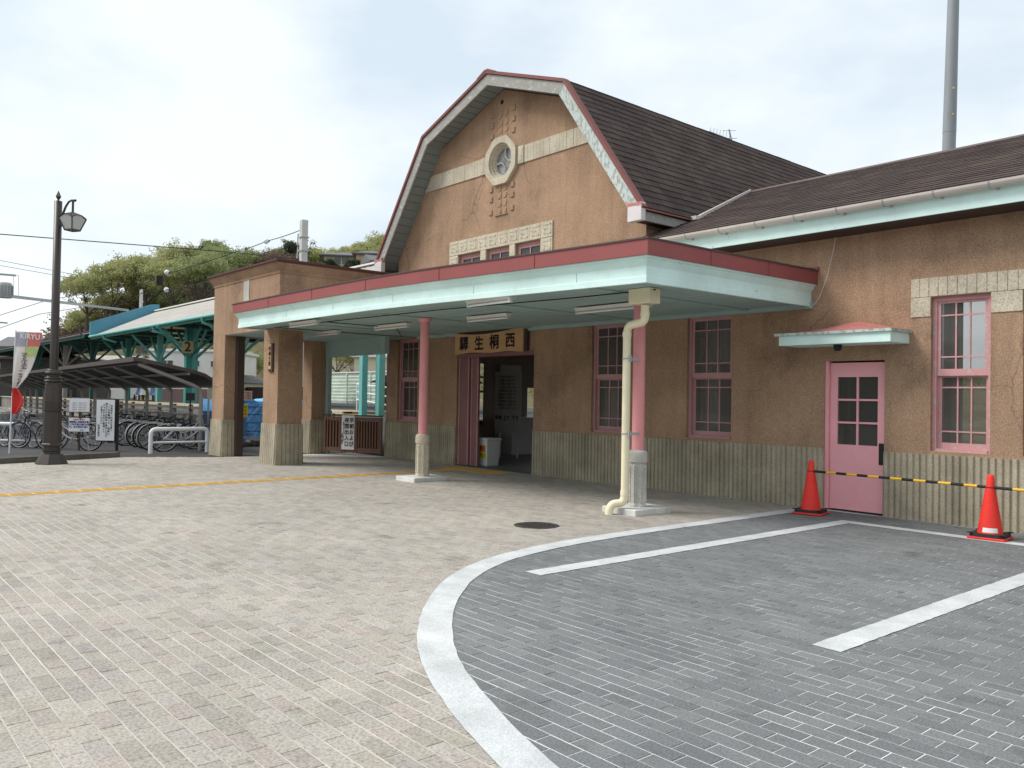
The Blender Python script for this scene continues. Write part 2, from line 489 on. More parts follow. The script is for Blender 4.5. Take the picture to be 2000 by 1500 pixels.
    def mesh(s, name, mat):
        me = bpy.data.meshes.new(name)
        me.from_pydata(s.v, [], s.f)
        if any(s.sm):
            me.polygons.foreach_set('use_smooth', s.sm)
        if any(t is not None for t in s.t):
            at = me.attributes.new('tone', 'FLOAT', 'FACE')
            at.data.foreach_set('value', [t or 0.0 for t in s.t])
        me.materials.append(MATS[mat])
        me.update()
        return me

    def build(s, name, mat, parent=None, **kw):
        return link(name, s.mesh(name, mat), parent, **kw)


def link(name, me, parent=None, loc=None, world=True, **props):
    """parent given: the mesh is in world coordinates unless world=False, then in the parent's own"""
    o = bpy.data.objects.new(name, me)
    COL.objects.link(o)
    if parent is not None:
        o.parent = parent
        if world:
            o.location = -WLOC[parent.name]
            WLOC[o.name] = WLOC[parent.name] + o.location
        else:
            WLOC[o.name] = WLOC[parent.name].copy()
    else:
        WLOC[o.name] = Vector((0, 0, 0))
    if loc is not None:
        o.location = loc
        if parent is None:
            WLOC[o.name] = Vector(loc)
    for k, v in props.items():
        o[k] = v
    return o


WLOC = {}


def thing(name, label, cat, loc=(0, 0, 0), rz=0.0, group=None):
    o = bpy.data.objects.new(name, None)
    o.empty_display_size = 0.2
    COL.objects.link(o)
    o.location = loc
    o.rotation_euler = (0, 0, rz)
    WLOC[o.name] = Vector(loc)
    o['label'] = label
    o['category'] = cat
    if group:
        o['group'] = group
    return o


def tag(o, label, cat, group=None):
    o['label'] = label
    o['category'] = cat
    if group:
        o['group'] = group
    return o


def kids(o):
    return [c for c in bpy.data.objects if c.parent == o]


def copy_tree(o, parent=None):
    c = o.copy()
    COL.objects.link(c)
    WLOC[c.name] = V((0, 0, 0))
    if parent is not None:
        c.parent = parent
    for ch in KID.get(o.name, []):
        copy_tree(ch, c)
    return c


KID = {}


def index_kids(root):
    """remember the children of ROOT and of its parts once, so that copying is cheap"""
    ks = kids(root)
    KID[root.name] = ks
    for k in ks:
        KID[k.name] = kids(k)


def lettering(body, size, mat, parent, origin, ux, uz, align='CENTER', bold=0.0, vertical=False, gap=1.05, name='lettering', depth=0.002):
    """flat raised characters: ORIGIN is the centre of the text block, UX the reading direction, UZ up"""
    cu = bpy.data.curves.new('lettering', 'FONT')
    cu.body = '\n'.join(body) if vertical else body
    cu.size = size
    cu.align_x = align
    cu.align_y = 'CENTER'
    cu.space_line = gap if vertical else 1.0
    cu.offset = 0.0
    cu.extrude = depth
    cu.resolution_u = 2
    o = bpy.data.objects.new('lettering', cu)
    me = bpy.data.meshes.new_from_object(o)
    bpy.data.objects.remove(o)
    bpy.data.curves.remove(cu)
    if bold:                       # heavier strokes: three copies a hair apart, one behind the other
        nv = len(me.vertices)
        co = np.empty(nv * 3, 'f')
        me.vertices.foreach_get('co', co)
        co = co.reshape(-1, 3)
        fs = [tuple(p.vertices) for p in me.polygons]
        cs = [co + np.array(q, 'f') for q in ((-bold, 0, 0), (bold, 0, 0.0006), (0, bold, 0.0012), (0, -bold, 0.0018))]
        m2 = bpy.data.meshes.new('lettering')
        m2.from_pydata(np.concatenate(cs).tolist(), [], [tuple(i + k * nv for i in f) for k in range(4) for f in fs])
        bpy.data.meshes.remove(me)
        me = m2
    ux, uz = Vector(ux).normalized(), Vector(uz).normalized()
    n = ux.cross(uz)
    me.transform(Matrix(((ux.x, uz.x, n.x, origin[0]), (ux.y, uz.y, n.y, origin[1]), (ux.z, uz.z, n.z, origin[2]), (0, 0, 0, 1))))
    me.materials.clear()
    me.materials.append(MATS[mat])
    return link(name, me, parent)


V = Vector
FX, FY = 0.7615, -0.6482           # horizontal direction from the far end of the square back to the forecourt
TOCAM = V((FX, FY, 0))
SIDE = V((0.6482, 0.7615, 0))

# ---------------------------------------------------------------- ground
mb = MB()
mb.face([(-900, -700, -0.03), (500, -700, -0.03), (500, 900, -0.03), (-900, 900, -0.03)])
mb.build('ground', 'ground_far', kind='structure')
# asphalt of the bicycle park, beyond the kerb
mb = MB()
mb.face([(-60, -6, -0.012), (-18.0, -6, -0.012), (-19.9, 5.42, -0.012), (-19.45, 6.33, -0.012), (-18.98, 7.2, -0.012), (-18.98, 12.4, -0.012), (-60, 12.4, -0.012)])
mb.build('asphalt', 'asphalt', kind='structure')

# curved border between the square and the parking bay
BC = [(-6.1, 10.7), (-6.12, 9.6), (-6.12, 8.5), (-6.12, 7.4), (-6.10, 6.5), (-6.03, 5.75), (-5.90, 5.11), (-5.72, 4.62), (-5.42, 4.12),
      (-5.05, 3.70), (-4.62, 3.30), (-4.18, 2.97), (-3.87, 2.77), (-3.54, 2.60), (-3.18, 2.45), (-2.82, 2.32), (-2.45, 2.205), (-1.9, 2.07),
      (-1.2, 1.95), (-0.3, 1.88), (1, 1.84), (5, 1.84)]


def smooth_line(pts, it=2):
    for _ in range(it):
        q = [pts[0]]
        for a, b in zip(pts[:-1], pts[1:]):
            q += [(a[0] * .75 + b[0] * .25, a[1] * .75 + b[1] * .25), (a[0] * .25 + b[0] * .75, a[1] * .25 + b[1] * .75)]
        pts = q + [pts[-1]]
    return pts


BL = smooth_line(BC)
BLA = np.array(BL)


def side_of_border(x, y):
    """signed distance to the border's centre line: positive on the parking side"""
    a, b = BLA[:-1], BLA[1:]
    d = b - a
    p = np.array((x, y))
    t = np.clip(((p - a) * d).sum(1) / (d * d).sum(1), 0, 1)
    q = a + d * t[:, None]
    e = p - q
    k = np.argmin((e * e).sum(1))
    s = d[k, 0] * e[k, 1] - d[k, 1] * e[k, 0]
    return math.copysign(math.hypot(*e[k]), s)


HW = 0.108
bo = MB()
bm_l, bm_r = [], []
for i, (x, y) in enumerate(BL):
    a, b = BL[max(i - 1, 0)], BL[min(i + 1, len(BL) - 1)]
    t = V((b[0] - a[0], b[1] - a[1])).normalized()
    nn = V((-t.y, t.x))
    j = random.uniform(-0.004, 0.004)
    bm_l.append((x + nn.x * (HW + j), y + nn.y * (HW + j)))
    j = random.uniform(-0.004, 0.004)
    bm_r.append((x - nn.x * (HW + j), y - nn.y * (HW + j)))
for i in range(len(BL) - 1):
    bo.face([(*bm_r[i], 0.004), (*bm_r[i + 1], 0.004), (*bm_l[i + 1], 0.004), (*bm_l[i], 0.004)])
bo.build('pavement_border', 'white_band', kind='structure')

# painted lines of the parking bay (rough edges)


def ragged_strip(mb, x0, y0, x1, y1, z, step=0.06, j=0.004):
    lng = abs(x1 - x0) > abs(y1 - y0)
    n = max(2, int((abs(x1 - x0) if lng else abs(y1 - y0)) / step))
    A, B = [], []
    for i in range(n + 1):
        t = i / n
        if lng:
            x = x0 + (x1 - x0) * t
            A.append((x, y0 + random.uniform(-j, j), z))
            B.append((x, y1 + random.uniform(-j, j), z))
        else:
            y = y0 + (y1 - y0) * t
            A.append((x0 + random.uniform(-j, j), y, z))
            B.append((x1 + random.uniform(-j, j), y, z))
    for i in range(n):
        mb.face([A[i], A[i + 1], B[i + 1], B[i]] if lng else [A[i], B[i], B[i + 1], A[i + 1]])


mb = MB()
ragged_strip(mb, -5.25, 4.65, -5.06, 9.74, 0.004)
ragged_strip(mb, -5.25, 9.74, 4.0, 9.93, 0.004)
ragged_strip(mb, -2.645, 4.65, -2.46, 9.737, 0.004)
ragged_strip(mb, -0.05, 4.65, 0.14, 9.737, 0.004)
mb.build('parking_lines', 'white_band', kind='structure')

# tactile guide strip
mb = MB()
for i in range(40):
    y0 = -2.0 + i * 0.3
    if y0 < 9.9:
        x0 = -13.32 - 0.028 * (y0 - 2)
        mb.box(x0 - 0.14, y0 + 0.003, -0.01, x0 + 0.14, y0 + 0.297, 0.005)
        for k in range(4):
            mb.box(x0 - 0.11 + k * 0.065, y0 + 0.02, 0.005, x0 - 0.085 + k * 0.065, y0 + 0.28, 0.009)
for i in range(6):
    for jx in range(2):
        x0 = -14.2 + i * 0.3
        mb.box(x0 + 0.003, 10.03 + jx * 0.3, -0.01, x0 + 0.297, 10.327 + jx * 0.3, 0.005)
mb.build('tactile_strip', 'tactile', kind='structure')


# pavers: real blocks, 200 x 100 mm, running bond along the station front
def in_view(x, y):
    d = V((x, y, -1.45))
    z = d.dot(V(FWD))
    if z < 0.3:
        return False
    u, v_ = d.dot(V(RIGHT)) / z, d.dot(V(UP)) / z
    return abs(u) < 0.616 and -0.462 < v_ < 0.47


def pave(name, keep, x0, x1, y0, y1, mat, base_mat, base_poly, gap, lift, off):
    root = MB()
    root.face([(x, y, -0.0030) for x, y in base_poly])
    ro = root.build(name, base_mat, kind='structure')
    cen = []
    for j in range(int((y1 - y0) / 0.1)):
        y = y0 + (j + 0.5) * 0.1
        sh = (j % 2) * 0.1 + off + random.uniform(-0.008, 0.008)
        for i in range(int((x1 - x0) / 0.2)):
            x = x0 + (i + 0.5) * 0.2 + sh
            if keep(x, y):
                cen.append((x, y))
    vis = sorted(((x * x + y * y, x, y) for x, y in cen if in_view(x, y) and in_view(x - 0.08, y) and in_view(x + 0.08, y)))[:300]
    single = {(x, y) for _, x, y in vis}
    hx, hy, c = 0.1 - gap * 0.8 / 2, 0.05 - gap / 2, 0.0025

    def block(cx, cy, z, tl=(0, 0)):
        o = [(cx - hx, cy - hy), (cx + hx, cy - hy), (cx + hx, cy + hy), (cx - hx, cy + hy)]
        q = [(cx - hx + c, cy - hy + c), (cx + hx - c, cy - hy + c), (cx + hx - c, cy + hy - c), (cx - hx + c, cy + hy - c)]
        return [(a, b, -0.012) for a, b in o] + [(a, b, z - 0.0016) for a, b in o] + [(a, b, z + (a - cx) * tl[0] + (b - cy) * tl[1]) for a, b in q]
    FS = [(8, 9, 10, 11)] + [(4 + k, 4 + (k + 1) % 4, 8 + (k + 1) % 4, 8 + k) for k in range(4)] + [(k, (k + 1) % 4, 4 + (k + 1) % 4, 4 + k) for k in range(4)]
    vs, fs, tn = [], [], []
    for x, y in cen:
        if (x, y) in single:
            continue
        n = len(vs)
        vs += block(x, y, random.uniform(-0.0012, 0.0012), (random.uniform(-.006, .006), random.uniform(-.01, .01)))
        fs += [tuple(n + k for k in f) for f in FS]
        tn += [random.random()] * len(FS)
    me = bpy.data.meshes.new('brick_field')
    me.from_pydata(vs, [], fs)
    me.attributes.new('tone', 'FLOAT', 'FACE').data.foreach_set('value', tn)
    me.materials.append(MATS[mat])
    link('brick_field', me, ro, kind='stuff')
    protos = []
    for k in range(6):
        me = bpy.data.meshes.new('brick')
        me.from_pydata(block(0, 0, 0, (random.uniform(-.006, .006), random.uniform(-.01, .01))), [], FS)
        me.attributes.new('tone', 'FLOAT', 'FACE').data.foreach_set('value', [0.0] * len(FS))
        me.materials.append(MATS[mat])
        protos.append(me)
    for x, y in single:
        link('brick', random.choice(protos), ro, loc=(x, y, random.uniform(-0.0012, 0.0012)))


def left_edge(y):
    return -18.0 - 0.345 * y if y < 5.42 else (-19.85 + (y - 5.42) * 0.5)


pave('plaza_paving', lambda x, y: side_of_border(x, y) < -0.02 and x > left_edge(y) and y < 10.72, -20.4, 5.0, -1.5, 10.8, 'paver_beige', 'joint',
     [(5, -1.5), (5, 1.84)] + [p for p in BL[::-1]] + [(-6.1, 10.8), (-18.98, 10.8), (-18.98, 7.2), (-19.4, 6.33), (-19.9, 5.42), (-17.5, -1.5)], 0.0072, 0, 0.03)
pave('parking_paving', lambda x, y: side_of_border(x, y) > 0.0 and y < 10.72, -6.2, 4.0, 1.7, 10.8, 'paver_grey', 'joint_grey',
     [(5, 10.8), (-6.1, 10.8)] + [p for p in BL] + [(5, 1.85)], 0.0082, 0, 0.07)
# the square goes on behind the viewpoint
mb = MB()
mb.face([(-17.5, -1.5, -0.006), (-6, -40, -0.006), (40, -40, -0.006), (40, 10.8, -0.006), (5, 10.8, -0.006), (5, -1.5, -0.006)])
mb.build('forecourt', 'ground_far', kind='structure')

# kerb at the bicycle park
mb = MB()
A0, A1 = V((-16.6, -4, 0)), V((-19.84, 5.42, 0))
n_ = 6
for i in range(n_):
    a, b = A0.lerp(A1, i / n_), A0.lerp(A1, (i + 1) / n_)
    d = (b - a).normalized()
    s_ = V((-d.y, d.x, 0))
    c_ = (a + b) / 2 + s_ * 0.09
    mb.obox((c_.x, c_.y, 0.05), d, s_, (0, 0, 1), (b - a).length / 2 - 0.004, 0.09, 0.062)
mb.build('kerb', 'curb_stone', kind='structure')

# ---------------------------------------------------------------- station building
W = 10.77                                  # plane of the front wall
XC = -13.07                                # axis of the gable
ST = thing('station_building', 'tan stucco railway station with a dark gambrel roof and mint canopy', 'building', (-11, W, 0))


def wall_with_holes(mb, x0, x1, z0, top, holes, y, depth, extra_x=()):
    """front face in the plane y with openings; TOP is a height or a function of x; the reveals go DEPTH inwards"""
    tf = top if callable(top) else (lambda x: top)
    xs = sorted({x0, x1, *extra_x, *[h[0] for h in holes], *[h[1] for h in holes]})
    xs = [x for x in xs if x0 - 1e-6 <= x <= x1 + 1e-6]
    for a, b in zip(xs[:-1], xs[1:]):
        hs = sorted([h for h in holes if h[0] <= a + 1e-6 and h[1] >= b - 1e-6], key=lambda h: h[2])
        z = z0
        for h in hs:
            if h[2] > z + 1e-6:
                mb.face([(a, y, z), (b, y, z), (b, y, h[2]), (a, y, h[2])])
            z = h[3]
        mb.face([(a, y, z), (b, y, z), (b, y, tf(b)), (a, y, tf(a))])
    for a, b, c, d in holes:
        e = y + depth
        mb.face([(a, y, c), (a, y, d), (a, e, d), (a, e, c)])
        mb.face([(b, y, d), (b, y, c), (b, e, c), (b, e, d)])
        mb.face([(a, y, d), (b, y, d), (b, e, d), (a, e, d)])
        if c > z0 + 1e-6:
            mb.face([(b, y, c), (a, y, c), (a, e, c), (b, e, c)])


WIN = [(-16.86, -16.02), (-10.45, -9.60), (-8.33, -7.48), (-4.54, -3.85), (-3.50, -2.81)]
WZ0, WZ1 = 0.885, 2.815
DOOR = (-5.965, -5.125, 0.0, 2.045)
ENT = (-14.50, -12.00, 0.0, 2.42)
holes = [(a, b, WZ0, WZ1) for a, b in WIN] + [DOOR, ENT]
# right wing
mb = MB()
wall_with_holes(mb, -9.22, 3.0, 0.0, 3.98, [h for h in holes if h[0] > -9.2], W, 0.16)
mb.face([(3.0, W, 0), (3.0, 18.3, 0), (3.0, 18.3, 3.98), (3.0, W, 3.98)])
mb.build('wall', 'stucco', ST)


def gambrel(x, drop=0.0):
    h = abs(x - XC)
    z = 8.05 - 0.3584 * h if h < 2.26 else 7.24 - 1.379 * (h - 2.26)
    return z - drop


mb = MB()
GW = [(-14.50, -13.72, 3.9, 4.545), (-13.53, -12.78, 3.9, 4.545), (-12.60, -11.85, 3.9, 4.545)]
RO = 0.36
oct_hole = (XC - 0.337, XC + 0.337, 6.315 - 0.337, 6.315 + 0.337)
wall_with_holes(mb, -16.92, -9.22, 0.0, lambda x: gambrel(x, 0.26), [h for h in holes if h[0] < -9.2 and h[0] > -16.9 + 0.0] + GW + [oct_hole], W, 0.16,
                (XC, XC - 2.26, XC + 2.26))
mb.face([(-9.22, W, 3.0), (-9.22, 21, 3.0), (-9.22, 21, 4.8), (-9.22, W, 4.8)])
mb.face([(-17.35, W, 0), (-16.92, W, 0), (-16.92, W, 3.1), (-17.35, W, 3.1)])
mb.face([(-17.35, W + 0.3, 0), (-17.35, W, 0), (-17.35, W, 3.1), (-17.35, W + 0.3, 3.1)])
for ya, yb, za, zb in ((W + .3, 13.28, 0, 4.7), (13.28, 13.53, 0, 0.76), (13.28, 13.53, 2.36, 4.7), (13.53, 15.03, 0, 4.7), (15.03, 15.6, 0, 0.46), (15.03, 15.6, 1.76, 4.7), (15.6, 21, 0, 4.7)):
    mb.face([(-17.05, yb, za), (-17.05, ya, za), (-17.05, ya, zb), (-17.05, yb, zb)])
wall_with_holes(mb, -16.92, -9.22, 0.0, 4.6, [(-16.4, -14.4, 0.5, 2.9), (-14.0, -12.0, 0.5, 2.9), (-11.6, -9.7, 0.5, 2.9)], 20.96, 0.04)  # unseen rear openings, added to let daylight into the room
mb.face([(-9.22, 21, 4.5), (-16.92, 21, 4.5), (-16.92, 21, 4.6), (-15.3, 21, 7.0), (-13.07, 21, 7.8), (-10.8, 21, 7.0), (-9.22, 21, 4.6)])
mb.build('wall', 'stucco', ST)
# little hole high in the gable: a flat disc, its inner shade painted black
MB().lathe([(0.045, 0), (0.045, 0.006)], (0, 0, 0), 10)
mb = MB()
mb.add([(XC - 0.04 + 0.05 * math.cos(a * math.pi / 4), W - 0.004, 7.54 + 0.05 * math.sin(a * math.pi / 4)) for a in range(8)], [tuple(range(8))])
mb.build('vent_disc', 'ink', ST)

# fluted dado: rough ribs 80 mm apart, projecting from the wall
DZ = 0.845


def dado(mb, x0, x1, y=W - 0.045, z1=DZ, pitch=0.08, flare=0.0):
    n = max(1, round((x1 - x0) / pitch))
    p = (x1 - x0) / n
    prof = []
    for i in range(n):
        a = x0 + i * p
        j = random.uniform(-0.003, 0.003)
        prof += [(a + j, y + 0.024), (a + 0.012 + j, y + 0.024), (a + 0.024 + j, y + random.uniform(-.003, .003)), (a + p - 0.014 + j, y + random.uniform(-.003, .003))]
    prof.append((x1, y + 0.024))
    zs = [0.0, z1 - 0.004]
    for (xa, ya), (xb, yb) in zip(prof[:-1], prof[1:]):
        mb.face([(xa, ya - flare, 0), (xb, yb - flare, 0), (xb, yb, z1), (xa, ya, z1)])
    for (xa, ya), (xb, yb) in zip(prof[:-1], prof[1:]):
        mb.face([(xa, ya, z1), (xb, yb, z1), (xb, W + 0.02, z1), (xa, W + 0.02, z1)])
    mb.face([(x0, y + 0.02, 0), (x0, y + 0.02, z1), (x0, W, z1), (x0, W, 0)])
    mb.face([(x1, y + 0.02, z1), (x1, y + 0.02, 0), (x1, W, 0), (x1, W, z1)])


for a, b in ((-17.35, ENT[0]), (ENT[1], DOOR[0]), (DOOR[1], 3.0)):
    mb = MB()
    dado(mb, a, b)
    mb.build('fluted_dado', 'wainscot', ST)

# ---- windows: double hung sashes with 3 x 3 panes each


def sash(mb, x0, x1, z0, z1, y, rails, bars_x, bars_z, st=0.042, th=0.035, bar=0.018):
    mb.box(x0, y, z0, x0 + st, y + th, z1)
    mb.box(x1 - st, y, z0, x1, y + th, z1)
    mb.box(x0 + st, y, z0, x1 - st, y + th, z0 + rails[0])
    mb.box(x0 + st, y, z1 - rails[1], x1 - st, y + th, z1)
    for bx in bars_x:
        mb.box(bx - bar / 2, y + 0.004, z0 + rails[0], bx + bar / 2, y + th - 0.004, z1 - rails[1])
    xs = [x0 + st] + [v for bx in bars_x for v in (bx - bar / 2, bx + bar / 2)] + [x1 - st]
    for bz in bars_z:
        for a, b in zip(xs[0::2], xs[1::2]):
            mb.box(a, y + 0.006, bz - bar / 2, b, y + th - 0.006, bz + bar / 2)


def window(x0, x1, paint, y=W + 0.075):
    fr = MB()
    z0, z1 = WZ0, WZ1
    fr.box(x0, y - 0.02, z0, x0 + 0.045, y + 0.085, z1)
    fr.box(x1 - 0.045, y - 0.02, z0, x1, y + 0.085, z1)
    fr.box(x0 + 0.045, y - 0.02, z1 - 0.05, x1 - 0.045, y + 0.085, z1)
    fr.box(x0 + 0.045, y - 0.035, z0, x1 - 0.045, y + 0.085, z0 + 0.035)
    wn = fr.build('window', paint, ST)
    a, b = x0 + 0.045, x1 - 0.045
    bx = [a + 0.042 + (b - a - 0.084) * f for f in (0.345, 0.655)]
    zm = 1.83
    up = MB()
    sash(up, a, b, zm, z1 - 0.05, y + 0.003, (0.085, 0.03), bx, (2.065, 2.585))
    up.build('sash', paint, wn)
    lo = MB()
    sash(lo, a, b, z0 + 0.035, zm + 0.02, y + 0.045, (0.075, 0.04), [q + 0.008 for q in bx], (1.135, 1.685))
    lo.build('sash', paint, wn)
    for (xs, zs, yy) in (([a + 0.042] + bx + [b - 0.042], [zm + 0.085, 2.065, 2.585, z1 - 0.08], y + 0.02),
                         ([a + 0.042] + bx + [b - 0.042], [z0 + 0.11, 1.135, 1.685, zm - 0.02], y + 0.062)):
        for i in range(3):
            for j in range(3):
                t = random.uniform(-0.0025, 0.0025), random.uniform(-0.002, 0.002)
                p = MB()
                p.face([(xs[i], yy + t[0], zs[j] + 0), (xs[i + 1], yy - t[0], zs[j]), (xs[i + 1], yy - t[0] + t[1], zs[j + 1]), (xs[i], yy + t[0] + t[1], zs[j + 1])])
                p.build('pane', 'window_glass', wn)
    return wn


for i, (a, b) in enumerate(WIN):
    window(a, b, 'pink_window_worn' if i > 2 else 'pink_window')
def curtain(x0, x1, z0, z1, y, mat):
    m = MB()
    n = max(6, int((x1 - x0) / 0.03))
    P = [(x0 + (x1 - x0) * i / n, y + 0.022 * math.sin(i * 1.3) + 0.012 * math.sin(i * 0.47 + x0)) for i in range(n + 1)]
    for (xa, ya), (xb, yb) in zip(P[:-1], P[1:]):
        m.face([(xa, ya, z0), (xb, yb, z0), (xb, yb, z1), (xa, ya, z1)], True)
    m.build('curtain', mat, ST)


curtain(-10.40, -10.10, WZ0, 1.70, W + 0.30, 'white_wall')
curtain(-9.95, -9.62, WZ0, 1.62, W + 0.30, 'white_wall')
curtain(-8.30, -7.50, 2.05, WZ1, W + 0.30, 'paper_grey')  # added grey cloth, stands in for sky and canopy mirrored in the upper panes
curtain(-8.30, -7.95, WZ0, 2.05, W + 0.34, 'paper_grey')
curtain(-4.52, -4.28, WZ0, WZ1, W + 0.32, 'olive_wall')
curtain(-5.52, -5.28, 1.0, 1.9, W + 0.30, 'cream_wall')
# sills of the wing windows
for a, b in WIN[3:]:
    MB().box(a, W + 0.01, WZ0 - 0.03, b, W + 0.12, WZ0 + 0.002).build('window_sill', 'stucco_band', ST)

# lintel of upright blocks over the twin windows on the right
mb_y = W - 0.012
for i in range(16):
    x0 = -4.79 + i * 0.1125
    MB().box(x0 + 0.002, mb_y + random.uniform(-.003, .003), 2.825, x0 + 0.1105, W + 0.1, 3.062, 0.004).build('lintel_block', 'stucco_band', ST)
for a, b in ((-4.79, -4.545), (-3.845, -3.505), (-2.805, -2.55)):
    MB().box(a, mb_y, 2.575, b, W + 0.1, 2.8205, 0.004).build('lintel_block', 'stucco_band', ST)

# ---- pink door with six panes
dm = MB()
x0, x1 = DOOR[0] + 0.055, DOOR[1] - 0.012
y = W + 0.06
px = [x0 + 0.105, (x0 + 0.105 + x1 - 0.105) / 2, x1 - 0.105]
pz = [0.905, 1.205, 1.515, 1.825]
dm.box(x0, y, 0.02, px[0], y + 0.045, 2.02)
dm.box(px[2], y, 0.02, x1, y + 0.045, 2.02)
dm.box(px[0], y, 0.02, px[2], y + 0.045, pz[0])
dm.box(px[0], y, pz[3], px[2], y + 0.045, 2.02)
dm.box(px[1] - 0.014, y + 0.004, pz[0], px[1] + 0.014, y + 0.04, pz[3])
for k in (1, 2):
    dm.box(px[0], y + 0.006, pz[k] - 0.013, px[1] - 0.014, y + 0.038, pz[k] + 0.013)
    dm.box(px[1] + 0.014, y + 0.006, pz[k] - 0.013, px[2], y + 0.038, pz[k] + 0.013)
do = dm.build('door', 'pink_door', ST)
for i in range(2):
    for j in range(3):
        MB().face([(px[i], y + 0.02, pz[j]), (px[i + 1], y + 0.02, pz[j]), (px[i + 1], y + 0.022, pz[j + 1]), (px[i], y + 0.022, pz[j + 1])]).build('pane', 'window_glass', do)
MB().box(x1 - 0.085, y - 0.008, 0.66, x1 - 0.018, y - 0.0005, 0.945, 0.003).build('push_plate', 'rubber', do)
for z in (0.30, 1.68):
    MB().tube([(x0 - 0.012, y - 0.018, z), (x0 - 0.012, y - 0.018, z + 0.19)], 0.017, 8).build('hinge', 'pink_door', do)
fr = MB()
fr.box(DOOR[0], W + 0.02, 0.0, DOOR[0] + 0.05, W + 0.16, 2.045)
fr.box(DOOR[1] - 0.008, W + 0.05, 0.0, DOOR[1], W + 0.16, 2.045)
fr.build('door_frame', 'pink_door', ST)
MB().box(DOOR[0] + 0.05, W + 0.115, 0, DOOR[1], W + 0.15, 2.045).build('door_backing', 'ink', ST)  # black sheet across the whole opening, behind the door

# little hood over the pink door
hd = MB()
hx0, hx1, hy = -6.42, -4.78, W - 0.55
hd.box(hx0 + 0.06, hy + 0.03, 2.245, hx1 - 0.03, W, 2.375)
ho = hd.build('door_hood', 'mint', ST)
MB().box(hx0, hy, 2.3755, hx1, W - 0.002, 2.412).build('hood_edge', 'mint_worn', ho)
rf = MB()
n_ = 12
for i in range(n_):
    f0, f1 = i / n_, (i + 1) / n_

    def hz(f):
        return 2.415 + 0.165 * max(0.0, min(1.0, (f / 0.55 if f < 0.55 else 1 - (f - 0.55) / 0.45 * 1.0)))
    xa, xb = hx0 + (hx1 - hx0) * f0, hx0 + (hx1 - hx0) * f1
    rf.face([(xa, hy + 0.005, 2.4135), (xb, hy + 0.005, 2.4135), (xb, W, hz(f1)), (xa, W, hz(f0))])
rf.build('hood_roof', 'red_faded', ho)
MB().lathe([(0.035, 0), (0.05, 0.03), (0.055, 0.075), (0.055, 0.09)], (-5.6, hy + 0.22, 2.16), 10).build('hood_lamp', 'rubber', ho)

# ---- gable ornament
# stone band either side of the round window
for sgn in (-1, 1):
    for i in range(27):
        a = 0.52 + i * 0.092
        if i in (0, 1):
            continue
        def lim(h):
            return min(6.485, 7.225 - 1.379 * (h - 2.26) - 0.40)
        if lim(a + 0.09) < 6.16:
            continue
        m = MB()
        m.prism([(XC + sgn * (a + 0.002), 6.145), (XC + sgn * (a + 0.090), 6.145), (XC + sgn * (a + 0.090), lim(a + .09)), (XC + sgn * (a + 0.002), lim(a))], 'y', W - 0.022 + random.uniform(-.003, .003), W + 0.02)
        m.build('band_block', 'stucco_band', ST)
    a = XC + sgn * 0.52
    pb = MB().box(min(a, a + sgn * 0.17), W - 0.04, 6.14, max(a, a + sgn * 0.17), W + 0.02, 6.49, 0.006).build('band_panel', 'stucco_band', ST)
    MB().box(min(a, a + sgn * 0.17) + 0.035, W - 0.047, 6.185, max(a, a + sgn * 0.17) - 0.035, W - 0.0405, 6.445, 0.003).build('raised_field', 'stucco_band', pb)
# octagonal surround with a round reveal
mb = MB()
ZC = 6.315
n_ = 48
oc, ci = [], []
for k in range(n_):
    a = 2 * math.pi * (k + 0.5) / n_
    u = (a + math.pi / 8) % (math.pi / 4) - math.pi / 8
    r = 0.485 / math.cos(u)
    oc.append((XC + r * math.cos(a), ZC + r * math.sin(a)))
    ci.append((math.cos(a), math.sin(a)))
yf, yb_ = W - 0.075, W + 0.01
for k in range(n_):
    j = (k + 1) % n_
    R1, R2, R3 = 0.362, 0.330, 0.292
    def Q(r, i, y):
        return (XC + r * ci[i][0], y, ZC + r * ci[i][1])
    mb.face([(*[oc[k][0]], yf, oc[k][1]), Q(R1, k, yf), Q(R1, j, yf), (oc[j][0], yf, oc[j][1])])
    mb.face([(oc[k][0], yf, oc[k][1]), (oc[j][0], yf, oc[j][1]), (oc[j][0], yb_, oc[j][1]), (oc[k][0], yb_, oc[k][1])])
    mb.face([Q(R1, k, yf), Q(R1, k, yf + 0.05), Q(R1, j, yf + 0.05), Q(R1, j, yf)])
    mb.face([Q(R1, k, yf + 0.05), Q(R2, k, yf + 0.05), Q(R2, j, yf + 0.05), Q(R1, j, yf + 0.05)])
    mb.face([Q(R2, k, yf + 0.05), Q(R2, k, yf + 0.11), Q(R2, j, yf + 0.11), Q(R2, j, yf + 0.05)])
    mb.face([Q(R2, k, yf + 0.11), Q(R3, k, yf + 0.11), Q(R3, j, yf + 0.11), Q(R2, j, yf + 0.11)])
    mb.face([Q(R3, k, yf + 0.11), Q(R3, k, yf + 0.2), Q(R3, j, yf + 0.2), Q(R3, j, yf + 0.11)])
rw = mb.build('round_window', 'stucco_band', ST)
mb = MB()
for q in range(4):            # four arcs that leave a star in the middle
    cx, cz = XC + 0.31 * math.cos(math.pi / 4 + q * math.pi / 2), ZC + 0.31 * math.sin(math.pi / 4 + q * math.pi / 2)
    pts = []
    for k in range(13):
        a = math.pi / 4 + q * math.pi / 2 + math.pi + (k / 12 - 0.5) * 2.0
        pts.append((cx + 0.235 * math.cos(a), yf + 0.15, cz + 0.235 * math.sin(a)))
    mb.tube(pts, 0.014, 6)
mb.tube([(XC + 0.283 * math.cos(k * math.pi / 16), yf + 0.15, ZC + 0.283 * math.sin(k * math.pi / 16)) for k in range(32)], 0.012, 6, closed=True)
mb.build('tracery', 'concrete', rw)
mb = MB()
